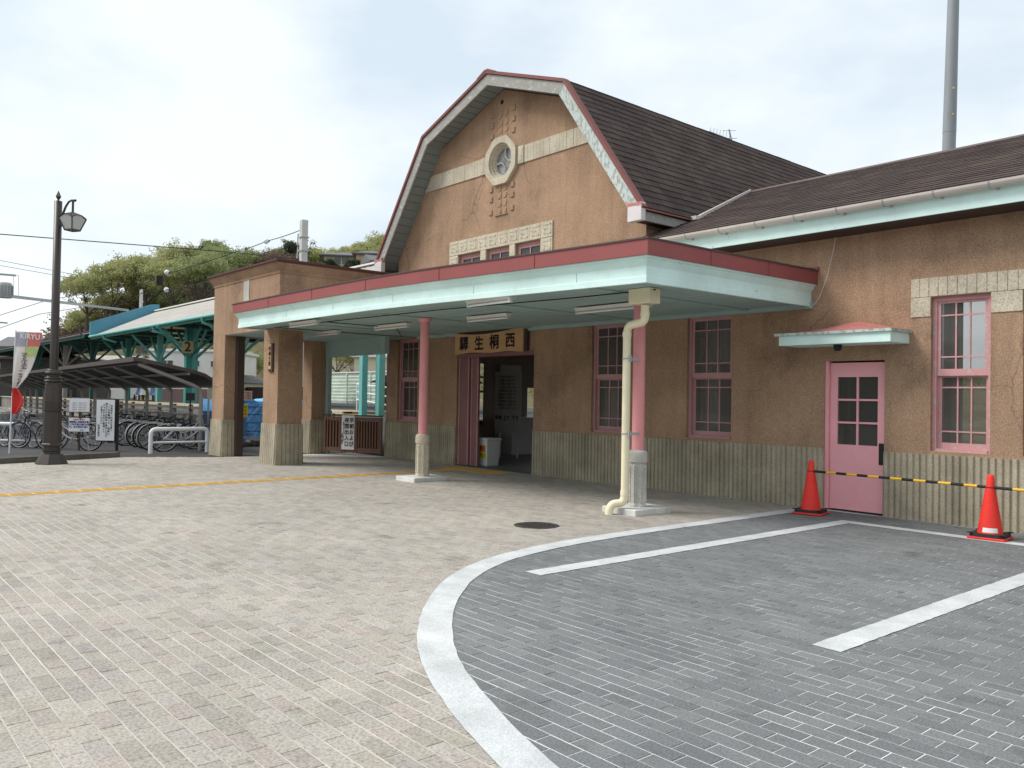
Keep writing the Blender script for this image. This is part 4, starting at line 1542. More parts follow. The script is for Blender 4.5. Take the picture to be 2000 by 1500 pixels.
# ---------------------------------------------------------------- things on and around the station
# name board above the entrance: a wavy plank with carved characters
t = thing('station_sign', 'wavy wooden plank with four black characters hung above the dark entrance', 'sign', (-13.3, W - 0.08, 2.6))
m = MB()
n_ = 24
top, bot = [], []
for i in range(n_ + 1):
    f = i / n_
    x = -14.44 + 2.22 * f
    top.append((x, 2.845 - 0.075 * math.sin(math.pi * min(1.0, f * 1.15)) ** 0.8 * (1 - 0.35 * f)))
    bot.append((x, 2.375 + 0.055 * math.sin(math.pi * f) * (0.6 + 0.4 * math.sin(f * 9))))
for yy in (0, 1):
    pass
yf_, yb2 = W - 0.11, W - 0.075
for i in range(n_):
    m.face([(bot[i][0], yf_, bot[i][1]), (bot[i + 1][0], yf_, bot[i + 1][1]), (top[i + 1][0], yf_, top[i + 1][1]), (top[i][0], yf_, top[i][1])])
    m.face([(top[i][0], yf_, top[i][1]), (top[i + 1][0], yf_, top[i + 1][1]), (top[i + 1][0], yb2, top[i + 1][1]), (top[i][0], yb2, top[i][1])])
    m.face([(bot[i][0], yf_, bot[i][1]), (bot[i][0], yb2, bot[i][1]), (bot[i + 1][0], yb2, bot[i + 1][1]), (bot[i + 1][0], yf_, bot[i + 1][1])])
m.face([(top[0][0], yf_, top[0][1]), (top[0][0], yb2, top[0][1]), (bot[0][0], yb2, bot[0][1]), (bot[0][0], yf_, bot[0][1])])
m.face([(top[-1][0], yf_, top[-1][1]), (bot[-1][0], yf_, bot[-1][1]), (bot[-1][0], yb2, bot[-1][1]), (top[-1][0], yb2, top[-1][1])])
m.build('plank', 'sign_wood', t)
m = MB()
m.box(-14.40, W - 0.074, 2.40, -12.14, W - 0.002, 2.86)
m.build('backing', 'dark_brown_wood', t)
for ch, x, z in (('驛', -14.12, 2.585), ('生', -13.60, 2.575), ('桐', -13.10, 2.585), ('西', -12.60, 2.60)):
    lettering(ch, 0.31, 'ink', t, (x, W - 0.1125, z), (1, 0, 0), (0, 0, 1), bold=0.008)

# narrow wooden name plate on the gate pier
t = thing('pier_name_plate', 'narrow upright wooden name plate fixed to the second gate pier', 'sign', (-16.52, PY0 - 0.03, 2.2))
MB().box(-16.62, PY0 - 0.035, 1.93, -16.42, PY0 - 0.001, 2.53, 0.004).build('board', 'dark_brown_wood', t)
MB().box(-16.605, PY0 - 0.040, 1.99, -16.49, PY0 - 0.0355, 2.52, 0.001).build('face', 'sign_wood', t)
lettering('西桐生駅', 0.10, 'ink', t, (-16.547, PY0 - 0.0425, 2.255), (1, 0, 0), (0, 0, 1), vertical=True, bold=0.001)

# fluorescent battens under the canopy
lamps = [(-14.85, -13.75, 7.08, 'fluorescent batten under the canopy edge above the second gate pier'),
         (-9.40, -8.45, 7.18, 'fluorescent batten at the canopy edge in front of the station name board'),
         (-16.65, -15.60, 8.50, 'fluorescent batten deep under the canopy, nearest the gate beam'),
         (-14.10, -12.95, 8.50, 'fluorescent batten on the soffit just left of the left pink column'),
         (-11.25, -10.20, 8.60, 'fluorescent batten on the soffit between name board and canopy edge'),
         (-8.90, -7.45, 8.85, 'fluorescent batten on the soffit behind the column with the rain pipe')]
for x0, x1, y, lab in lamps:
    t = thing('fluorescent_light', lab, 'light', ((x0 + x1) / 2, y, CZ0), group='fluorescent lights under the canopy')
    z = CZ0 + 0.008
    m = MB()
    m.prism([(y - 0.075, z), (y + 0.075, z), (y + 0.045, z - 0.045), (y - 0.045, z - 0.045)], 'x', x0, x1)
    m.build('housing', 'fixture_white', t)
    m = MB()
    m.tube([(x0 + 0.04, y - 0.028, z - 0.072), (x1 - 0.04, y - 0.028, z - 0.072)], 0.016, 8)
    m.build('tube', 'white_sheet', t)
    for e in (x0 + 0.02, x1 - 0.02):
        MB().box(e - 0.018, y - 0.05, z - 0.092, e + 0.018, y + 0.0, z - 0.0455).build('holder', 'fixture_white', t)
mb = MB()
mb.tube([(-16.0, 7.25, CZ0 - 0.004), (-13.2, 7.3, CZ0 - 0.012), (-10.4, 7.5, CZ0 - 0.004), (-8.0, 7.75, CZ0 - 0.012), (-6.6, 7.9, CZ0 - 0.004)], 0.009, 5)
mb.tube([(-13.9, 7.3, CZ0 - 0.006), (-14.0, 8.9, CZ0 - 0.006), (-16.0, 10.3, CZ0 - 0.01)], 0.009, 5)
tag(mb.build('ceiling_cable', 'rubber'), 'thin dark cable clipped along the canopy soffit between the lights', 'cable')

# traffic cones with rubber weights and the striped bar between them


def make_cone():
    t = thing('traffic_cone', 'x', 'traffic cone', (0, 0, 0))
    m = MB()
    m.lathe([(0.135, 0.03), (0.128, 0.06), (0.042, 0.60), (0.036, 0.68), (0.026, 0.70), (0.0, 0.705)], (0, 0, 0), 28)
    m.build('cone', 'cone_red', t, world=False)
    m = MB()
    m.box(-0.185, -0.185, 0.0, 0.185, 0.185, 0.026, 0.008)
    m.build('base', 'cone_red', t, world=False)
    m = MB()
    vs, fs = [], []
    N = 32
    for z, ro in ((0.027, 0.178), (0.062, 0.172)):
        for k in range(N):
            a = 2 * math.pi * k / N
            c_, s_ = math.cos(a), math.sin(a)
            q = 1 / max(abs(c_), abs(s_))
            q = min(q, 1.28)
            vs.append((c_ * q * ro, s_ * q * ro, z))
        for k in range(N):
            a = 2 * math.pi * k / N
            vs.append((0.14 * math.cos(a), 0.14 * math.sin(a), z))
    for k in range(N):
        j = (k + 1) % N
        fs += [(2 * N + k, 2 * N + j, 3 * N + j, 3 * N + k), (k, j, 2 * N + j, 2 * N + k), (N + k, 3 * N + k, 3 * N + j, N + j)]
    m.add(vs, fs)
    for sx in (-1, 1):
        for sy in (-1, 1):
            m.box(sx * 0.158 - 0.026, sy * 0.158 - 0.026, 0.062, sx * 0.158 + 0.026, sy * 0.158 + 0.026, 0.072, 0.004)
    m.build('weight', 'rubber', t, world=False)
    return t


c1 = make_cone()
c1.location = (-5.80, 10.15, 0.004)
c1.rotation_euler = (0, 0, math.radians(12))
c1['label'] = 'red traffic cone left of the pink door at the end of the white border'
c1['group'] = 'traffic cones holding the striped bar'
index_kids(c1)
c2 = copy_tree(c1)
c2.location = (-3.56, 9.98, 0.004)
c2.rotation_euler = (0, 0, math.radians(5))
c2['label'] = 'red traffic cone with a small white sticker before the right window'
# sticker on the near cone
m = MB()
for k in range(8):
    a0, a1 = math.radians(-112 + k * 9), math.radians(-112 + (k + 1) * 9)
    r0, r1 = 0.1265, 0.1185
    m.face([(r0 * math.cos(a0), r0 * math.sin(a0), 0.075), (r0 * math.cos(a1), r0 * math.sin(a1), 0.075), (r1 * math.cos(a1), r1 * math.sin(a1), 0.125), (r1 * math.cos(a0), r1 * math.sin(a0), 0.125)])
m.build('sticker', 'white_sheet', c2, world=False)


def bar_between(p, q, first_black, label):
    p, q = V(p), V(q)
    t = thing('barrier_bar', label, 'barrier bar', tuple(p), group='striped bars hooked on the traffic cones')
    ln = (q - p).length
    d = (q - p) / ln
    n = 14
    s0 = 0.06
    step = (ln - 2 * s0) / n
    pos_ = 0.0
    cuts = [0.0, s0 + 0.13]
    while cuts[-1] < ln - s0 - 0.14:
        cuts.append(min(cuts[-1] + 0.145, ln))
    cuts.append(ln)
    for i in range(len(cuts) - 1):
        a, b = p + d * cuts[i], p + d * cuts[i + 1]
        dark = i % 2 == 0
        m = MB()
        m.tube([a, b], 0.0165 if not dark else 0.017, 10)
        m.build('stripe', 'rubber' if dark else 'bar_yellow', t)
    for e, r_ in ((p, 0.046), (q, 0.046)):
        m = MB()
        c_ = e + (d * -0.035 if e is p else d * 0.035)
        m.tube([(c_.x + r_ * math.cos(k * math.pi / 8), c_.y + r_ * math.sin(k * math.pi / 8), c_.z) for k in range(16)], 0.0065, 6, closed=True)
        m.build('hook_ring', 'rubber', t)


cz = 0.565
bar_between((-5.765, 10.148, cz), (-3.60, 9.983, cz), True, 'black and yellow striped bar hung between the two red cones, before the pink door')
bar_between((-3.52, 9.978, cz), (-1.4, 9.83, cz), True, 'black and yellow striped bar running out of the right edge from the nearer cone')
c3 = copy_tree(c1)
c3.location = (-1.36, 9.83, 0.004)
c3['label'] = 'red traffic cone at the far right end of the second striped bar'

# manhole cover
t = thing('manhole_cover', 'dark round cast iron manhole cover set in the beige pavers', 'manhole cover', (-7.10, 6.45, 0))
m = MB()
m.lathe([(0.262, -0.005), (0.262, 0.004), (0.232, 0.004), (0.23, 0.001)], (-7.10, 6.45, 0), 40)
m.build('frame', 'cast_iron', t)
m = MB()
m.lathe([(0.226, -0.005), (0.224, 0.003)], (-7.10, 6.45, 0), 40)
m.build('lid', 'cast_iron', t)
m = MB()
for i in range(-5, 6):
    for j in range(-5, 6):
        if i * i + j * j < 26:
            m.box(-7.10 + i * 0.04 - 0.012, 6.45 + j * 0.04 - 0.012, 0.0032, -7.10 + i * 0.04 + 0.012, 6.45 + j * 0.04 + 0.012, 0.007)
m.build('tread', 'cast_iron', t)

# wooden barrier gates between the gate block and the wall
g0, g1 = V((-18.86, 9.92, 0)), V((-17.42, 10.62, 0))
gd = (g1 - g0).normalized()
gn = V((gd.y, -gd.x, 0))
spans = [(0.0, 0.56, 'slatted brown wooden gate left of the white notice board'),
         (0.58, 0.90, 'narrow brown wooden gate carrying the white vertical notice'),
         (0.93, 1.69, 'wider slatted brown wooden gate against the station wall')]
for a, b, lab in spans:
    t = thing('wooden_gate', lab, 'gate', tuple(g0 + gd * a), group='brown wooden barrier gates')
    c_ = g0 + gd * (a + b) / 2
    hw = (b - a) / 2
    for s_ in (-1, 1):
        q = c_ + gd * (s_ * (hw - 0.03))
        MB().obox((q.x, q.y, 0.50), gd, gn, (0, 0, 1), 0.03, 0.03, 0.44).build('post', 'gate_wood', t)
    for z, h in ((0.90, 0.035), (0.13, 0.05)):
        MB().obox((c_.x, c_.y, z), gd, gn, (0, 0, 1), hw - 0.0605, 0.022, h).build('rail', 'gate_wood', t)
    n = max(3, round((b - a - 0.12) / 0.085))
    for k in range(n):
        u = -hw + 0.06 + (2 * hw - 0.12) * (k + 0.5) / n
        q = c_ + gd * u
        MB().obox((q.x, q.y, 0.525), gd, gn, (0, 0, 1), 0.02, 0.012, 0.34).build('slat', 'gate_wood', t)
    q = c_ - gn * 0.035
    MB().obox((q.x, q.y, 0.515), gd, gn, (0, 0, 1), hw - 0.0605, 0.004, 0.33).build('gap_backing', 'dark_brown_wood', t)  # dark sheet added so that the gaps between the slats look dark
    q = c_
    MB().obox((q.x, q.y, 0.975), gd, gn, (0, 0, 1), hw, 0.04, 0.014).build('top_board', 'dark_brown_wood', t)
c_ = g0 + gd * 0.74 + gn * 0.04
t = thing('gate_notice', 'white upright notice with large black characters hung on the narrow gate', 'notice', (c_.x, c_.y, 0.56))
MB().obox((c_.x, c_.y, 0.56), gd, gn, (0, 0, 1), 0.185, 0.006, 0.42).build('panel', 'white_sheet', t)
q = c_ + gn * 0.009
for body, du, dz, sz, bd in (('早朝および', 0.105, 0.0, 0.132, 0.0025), ('夜間出入口', -0.035, 0.0, 0.132, 0.0025), ('ご乗車の方はこちらへ', -0.125, 0.03, 0.05, 0.0), ('西桐生駅長', -0.165, -0.16, 0.05, 0.0)):
    p = q + gd * du
    lettering(body, sz, 'ink', t, (p.x, p.y, 0.56 + dz), gd, (0, 0, 1), vertical=True, bold=bd, gap=1.1)

# recycling bin in the doorway
t = thing('recycling_bin', 'pale grey recycling bin with orange and yellow labels just inside the entrance', 'bin', (-14.40, 11.45, 0))
m = MB()
x, y = -13.90, 11.20
a, b, h = 0.15, 0.19, 0.56
m.add([(x - a, y - a, 0.02), (x + a, y - a, 0.02), (x + a, y + a, 0.02), (x - a, y + a, 0.02), (x - b, y - b, h), (x + b, y - b, h), (x + b, y + b, h), (x - b, y + b, h)],
      [(0, 1, 5, 4), (1, 2, 6, 5), (2, 3, 7, 6), (3, 0, 4, 7), (0, 3, 2, 1)])
m.build('body', 'bin_pale', t)
MB().box(x - b - 0.02, y - b - 0.02, h, x + b + 0.02, y + b + 0.02, h + 0.05, 0.015).build('lid', 'bin_pale', t)
for z, mt, s_ in ((0.385, 'orange_label', 'カン'), (0.235, 'yellow_label', 'ビン')):
    yy = y - a - 0.04 * z / 0.56 - 0.006
    m = MB()
    m.box(x - 0.06, yy - 0.004, z - 0.07, x + 0.12, yy, z + 0.07)
    lb = m.build('label_card', mt, t)
    lettering(s_, 0.085, 'ink', lb, (x + 0.03, yy - 0.006, z), (1, 0, 0), (0, 0, 1), bold=0.002)

# notice board on legs inside
t = thing('standing_notice_board', 'grey notice board on two legs standing inside the dark entrance', 'notice board', (-15.5, 13.1, 0))
MB().box(-16.02, 13.09, 0.60, -15.05, 13.12, 2.12).build('board', 'paper_grey', t)
for x in (-15.88, -15.2):
    MB().box(x - 0.02, 13.125, 0.0, x + 0.02, 13.16, 2.0).build('leg', 'white_paint', t)
for k in range(10):
    lettering(random.choice(['運賃表のご案内です', '列車時刻のお知らせ', 'ご利用のお客さまへ']), 0.075, 'ink', t, (-15.55, 13.0875, 1.98 - k * 0.085), (1, 0, 0), (0, 0, 1))
lettering('中央 上り  下り', 0.13, 'ink', t, (-15.55, 13.0875, 0.98), (1, 0, 0), (0, 0, 1), bold=0.003)

# ---------------------------------------------------------------- street lamp
lx, ly = -18.62, 3.80
t = thing('street_lamp', 'dark brown cast iron street lamp with one hanging glass lantern', 'street lamp', (lx, ly, 0))
m = MB()
R8 = math.pi / 8


def octo(m, prof, sm=False):
    m.lathe(prof, (lx, ly, 0), 8, sm, R8)


octo(m, [(0.30, 0), (0.295, 0.02), (0.20, 0.20), (0.16, 0.215), (0.155, 0.25), (0.19, 0.27), (0.19, 0.295)])
m.build('base', 'lamp_iron', t)
m = MB()
octo(m, [(0.155, 0.296), (0.15, 0.345), (0.195, 0.36), (0.195, 0.40), (0.176, 0.415), (0.165, 1.02), (0.155, 1.05), (0.185, 1.06), (0.185, 1.10)])
m.build('lower_shaft', 'lamp_iron', t)
m = MB()
octo(m, [(0.16, 1.101), (0.165, 1.22), (0.17, 1.24), (0.148, 1.60), (0.13, 1.645)])
m.lathe([(0.165, 1.646), (0.165, 1.672), (0.145, 1.68), (0.145, 1.70), (0.165, 1.708), (0.165, 1.725), (0.12, 1.735), (0.12, 1.79), (0.165, 1.80), (0.155, 1.83), (0.125, 1.865), (0.128, 1.885), (0.075, 1.89)], (lx, ly, 0), 18)
m.build('upper_shaft', 'lamp_iron', t)
m = MB()
m.lathe([(0.078, 1.885), (0.072, 5.27), (0.05, 5.275)], (lx, ly, 0), 18)
m.build('pole', 'lamp_iron', t)
m = MB()
m.lathe([(0.022, 5.27), (0.018, 5.30), (0.052, 5.36), (0.004, 5.48)], (lx, ly, 0), 4, False)
m.build('finial', 'lamp_iron', t)
hx_, hy_ = lx + SIDE.x * 0.37 + TOCAM.x * 0.14, ly + SIDE.y * 0.37 + TOCAM.y * 0.14
dd = V((hx_ - lx, hy_ - ly, 0))
du_ = dd.normalized()
m = MB()
pts = [V((lx, ly, 4.86)) + du_ * f + V((0, 0, z)) for f, z in ((0.06, 0.0), (0.13, 0.14), (0.20, 0.28), (0.28, 0.375), (0.36, 0.405), (0.44, 0.40), (0.455, 0.39))]
m.tube(pts, [0.022, 0.022, 0.021, 0.02, 0.02, 0.02, 0.03], 8)
m.tube([(hx_, hy_, 5.26), (hx_, hy_, 5.02)], 0.022, 8)
m.bar((lx, ly, 4.78), (lx + du_.x * 0.14, ly + du_.y * 0.14, 4.78), 0.035, 0.05)
m.build('arm', 'lamp_iron', t)
# lantern: four tapering panes under a curved cap
lr = math.radians(30)
ax, ay = V((math.cos(lr), math.sin(lr), 0)), V((-math.sin(lr), math.cos(lr), 0))
B0, T0, zb, zt = 0.098, 0.172, 4.66, 4.895


def corner(sx, sy, r, z):
    p = V((hx_, hy_, z)) + ax * (sx * r) + ay * (sy * r)
    return p


cs = [(-1, -1), (1, -1), (1, 1), (-1, 1)]
m = MB()
for i in range(4):
    m.bar(corner(*cs[i], B0, zb), corner(*cs[i], T0, zt), 0.022)
    a, b = corner(*cs[i], B0, zb), corner(*cs[(i + 1) % 4], B0, zb)
    m.bar(a, b, 0.022)
    a, b = corner(*cs[i], T0, zt), corner(*cs[(i + 1) % 4], T0, zt)
    pts = [a.lerp(b, k / 6) + V((0, 0, 0.065 * math.sin(math.pi * k / 6))) for k in range(7)]
    m.tube(pts, 0.011, 6)
ln_ = m.build('lantern', 'lamp_iron', t)
for i in range(4):
    m = MB()
    a, b = corner(*cs[i], B0 - .004, zb), corner(*cs[(i + 1) % 4], B0 - .004, zb)
    c_, d_ = corner(*cs[(i + 1) % 4], T0 - .004, zt), corner(*cs[i], T0 - .004, zt)
    top_ = [c_.lerp(d_, k / 6) + V((0, 0, 0.065 * math.sin(math.pi * k / 6))) for k in range(7)]
    m.face([a, b] + top_)
    m.build('pane', 'lantern_glass', ln_)
m = MB()
for i in range(4):
    a, b = corner(*cs[i], T0 + 0.012, zt), corner(*cs[(i + 1) % 4], T0 + 0.012, zt)
    pts = [a.lerp(b, k / 6) + V((0, 0, 0.065 * math.sin(math.pi * k / 6) + 0.006)) for k in range(7)]
    for p, q in zip(pts[:-1], pts[1:]):
        m.face([p, q, (hx_, hy_, 5.035)])
m.build('lantern_cap', 'lamp_iron', ln_)
MB().lathe([(0.02, 4.68), (0.045, 4.74), (0.05, 4.82), (0.02, 4.88)], (hx_, hy_, 0), 10).build('bulb', 'white_sheet', ln_)

# ---------------------------------------------------------------- banner flag
fx, fy = -22.40, 3.72
t = thing('banner_flag', 'tall white promotional banner with red top and lettering on a leaning white pole', 'banner', (fx, fy, 0))
FB = (-22.266, 3.664, -0.015)
FT = (-22.158, 3.713, 2.827)
FB, FT = V(FB), V(FT)
pd_ = (FT - FB).normalized()
m = MB()
m.tube([FB, FT + pd_ * 0.02], 0.016, 8)
m.tube([FT, FT + SIDE * 0.60 + V((0, 0, -0.03))], 0.008, 6)
m.build('pole', 'white_paint', t)
# cloth: rows from the top down; width shrinks where the wind has folded it round the pole
rows = [(0.0, 0.60), (0.12, 0.60), (0.35, 0.53), (0.60, 0.46), (0.85, 0.38), (1.05, 0.28), (1.2, 0.17), (1.30, 0.10), (1.36, 0.12), (1.45, 0.20), (1.58, 0.25), (1.70, 0.24), (1.82, 0.17), (1.95, 0.09), (2.05, 0.05)]


def fl(r, u):
    """point of the cloth: r along the rows (float), u across 0..1"""
    i = min(int(r), len(rows) - 2)
    f = r - i
    z = rows[i][0] * (1 - f) + rows[i + 1][0] * f
    wd = rows[i][1] * (1 - f) + rows[i + 1][1] * f
    p = FT - pd_ * (z + 0.02) + SIDE * (wd * u + 0.015)
    fold = (0.62 - wd) * 0.35
    return p + TOCAM * (0.05 * math.sin(u * 3 + z * 2) * u + fold * math.sin(u * 7.0 + z * 1.5) * 0.35)


def cloth(mb, r0, r1, u0, u1, lift=0.0, nr=10, nu=8):
    g = [[fl(r0 + (r1 - r0) * i / nr, u0 + (u1 - u0) * j / nu) + TOCAM * lift for j in range(nu + 1)] for i in range(nr + 1)]
    for i in range(nr):
        for j in range(nu):
            mb.face([g[i][j], g[i + 1][j], g[i + 1][j + 1], g[i][j + 1]], True)


m = MB()
cloth(m, 0.0, 7.0, 0, 1, 0, 34, 10)
m.build('cloth', 'flag_cream', t)
m = MB()
cloth(m, 7.0, 12.6, 0, 1, 0, 26, 8)
m.build('red_foot', 'flag_red', t)
m = MB()
cloth(m, 12.6, 14, 0, 1, 0, 8, 6)
m.build('grey_foot', 'flag_grey', t)
m = MB()
cloth(m, 0.0, 1.9, 0, 0.46, 0.006, 8, 6)
m.build('grey_heading', 'flag_grey', t)
m = MB()
cloth(m, 0.0, 1.9, 0.50, 1.0, 0.006, 8, 6)
m.build('red_heading', 'flag_pale_red', t)
m = MB()
cloth(m, 1.92, 2.9, 0.45, 1.0, 0.006, 8, 6)
m.build('green_motif', 'flag_green', t)
p = fl(0.9, 0.58) + TOCAM * 0.02
lettering('KIRYU', 0.165, 'white_sheet', t, p, SIDE + V((0, 0, -0.06)), (0, 0, 1), bold=0.004)
for ch, r_, u_ in (('マ', 2.75, .45), ('ル', 3.2, .5), ('ホ', 3.7, .52), ('ー', 4.0, .55), ('ニ', 4.45, .4), ('ラ', 5.0, .4), ('ッ', 5.6, .42), ('テ', 6.2, .4)):
    p = fl(r_, u_) + TOCAM * 0.022
    lettering(ch, 0.15, 'ink', t, p, SIDE, V((0, 0, 1)) + SIDE * 0.15)

# ---------------------------------------------------------------- guard rails
ra, rb = (-25.473, 3.294, -0.120), (-24.100, 4.906, -0.084)
ra, rb = V((ra[0], ra[1], 0)), V((rb[0], rb[1], 0))
t = thing('guard_rail', 'white tubular guard rail behind the lamp post and banner', 'guard rail', tuple(ra), group='white guard rails')
MB().tube([ra + V((0, 0, 0.585)), rb + V((0, 0, 0.585))], 0.052, 10).build('top_rail', 'white_paint', t)
MB().tube([ra + V((0, 0, 0.16)), rb + V((0, 0, 0.16))], 0.03, 8).build('low_rail', 'white_paint', t)
for f in (0.0, 0.5, 0.99):
    p = ra.lerp(rb, f)
    MB().tube([p, p + V((0, 0, 0.585))], 0.04, 10).build('post', 'white_paint', t)
t = thing('guard_rail', 'short white hooped guard rail beside the first gate pier', 'guard rail', (-20.7, 6.35, 0), group='white guard rails')
X_ = -20.7
m = MB()
m.tube([(X_, 6.33, 0), (X_, 6.33, 0.45)] + arc((X_, 6.33, 0.45), (X_, 6.33, 0.58), (X_, 6.46, 0.58))[1:] + arc((X_, 7.55, 0.58), (X_, 7.68, 0.58), (X_, 7.68, 0.45)) + [(X_, 7.68, 0)], 0.05, 12)
m.build('hoop', 'white_paint', t)
MB().tube([(X_, 6.37, 0.26), (X_, 7.64, 0.26)], 0.026, 8).build('low_rail', 'white_paint', t)

# ---------------------------------------------------------------- notices at the bicycle park


def facing_panel(t, nm, mat, c, hw, hh, th=0.008):
    return MB().obox(c, SIDE, TOCAM, (0, 0, 1), hw, th, hh).build(nm, mat, t)


D1 = 20.6
ca, cb, cc = V((-22.631, 5.209, 1.120)), V((-22.641, 5.212, 0.632)), V((-22.217, 5.706, 0.757))
t = thing('bicycle_park_notice', 'tall white notice with columns of small black text on a black post', 'notice', (cc.x, cc.y, 0))
facing_panel(t, 'panel', 'white_sheet', cc, 0.225, 0.505)
pp = cc - TOCAM * 0.05 + SIDE * 0.27
MB().box(pp.x - 0.03, pp.y - 0.03, 0, pp.x + 0.03, pp.y + 0.03, 1.28).build('post', 'rubber', t)
MB().obox(cc - TOCAM * 0.03, SIDE, TOCAM, (0, 0, 1), 0.25, 0.012, 0.53).build('frame', 'rubber', t)
for k, (s_, dz, sz) in enumerate((('自転車をご利用の皆様へ', 0.05, 0.055), ('ここは駐輪場です。通路に', 0.02, 0.06), ('置かれた自転車は撤去します', 0.0, 0.06), ('ので必ず枠内に整理して', 0.04, 0.06), ('お置きください', 0.12, 0.06), ('西桐生駅長', -0.26, 0.055))):
    p = cc + TOCAM * 0.011 + SIDE * (0.15 - k * 0.062)
    lettering(s_, sz, 'ink', t, (p.x, p.y, cc.z + dz), SIDE, (0, 0, 1), vertical=True, gap=1.1)
t = thing('parking_rules_notice', 'small white notice with a red heading and bold blue lines, low beside the lamp post', 'notice', (cb.x, cb.y, 0))
facing_panel(t, 'panel', 'white_sheet', cb, 0.255, 0.168)
p = cb + TOCAM * 0.011
lettering('自転車の置き方', 0.042, 'ink_red', t, (p.x, p.y, cb.z + 0.125), SIDE, (0, 0, 1))
for k, s_ in enumerate(('通路等に自転車を置', 'くと歩行者の通行の妨', 'げ、必ず枠内に置く')):
    lettering(s_, 0.054, 'ink_blue', t, (p.x, p.y, cb.z + 0.065 - k * 0.062), SIDE, (0, 0, 1), bold=0.0015)
lettering('桐生市', 0.032, 'ink_blue', t, (p.x + 0.05, p.y + .06, cb.z - 0.135), SIDE, (0, 0, 1))
MB().obox(cb - TOCAM * 0.02 + V((0, 0, -0.05)), SIDE, TOCAM, (0, 0, 1), 0.02, 0.01, 0.36).build('stake', 'dark_brown_wood', t)
t = thing('faded_notice', 'blank looking pale lilac notice above the blue lettered one', 'notice', (ca.x, ca.y, 0))
facing_panel(t, 'panel', 'white_sheet', ca, 0.25, 0.165)
p = ca + TOCAM * 0.011
for k in range(4):
    lettering('お知らせ　ご協力ください', 0.03, 'ink_faint', t, (p.x, p.y, ca.z + 0.05 - k * 0.055), SIDE, (0, 0, 1))
q = ca - TOCAM * 0.02
MB().obox((q.x, q.y, ca.z / 2), SIDE, TOCAM, (0, 0, 1), 0.025, 0.01, ca.z / 2).build('stake', 'dark_brown_wood', t)

# ---------------------------------------------------------------- bicycles


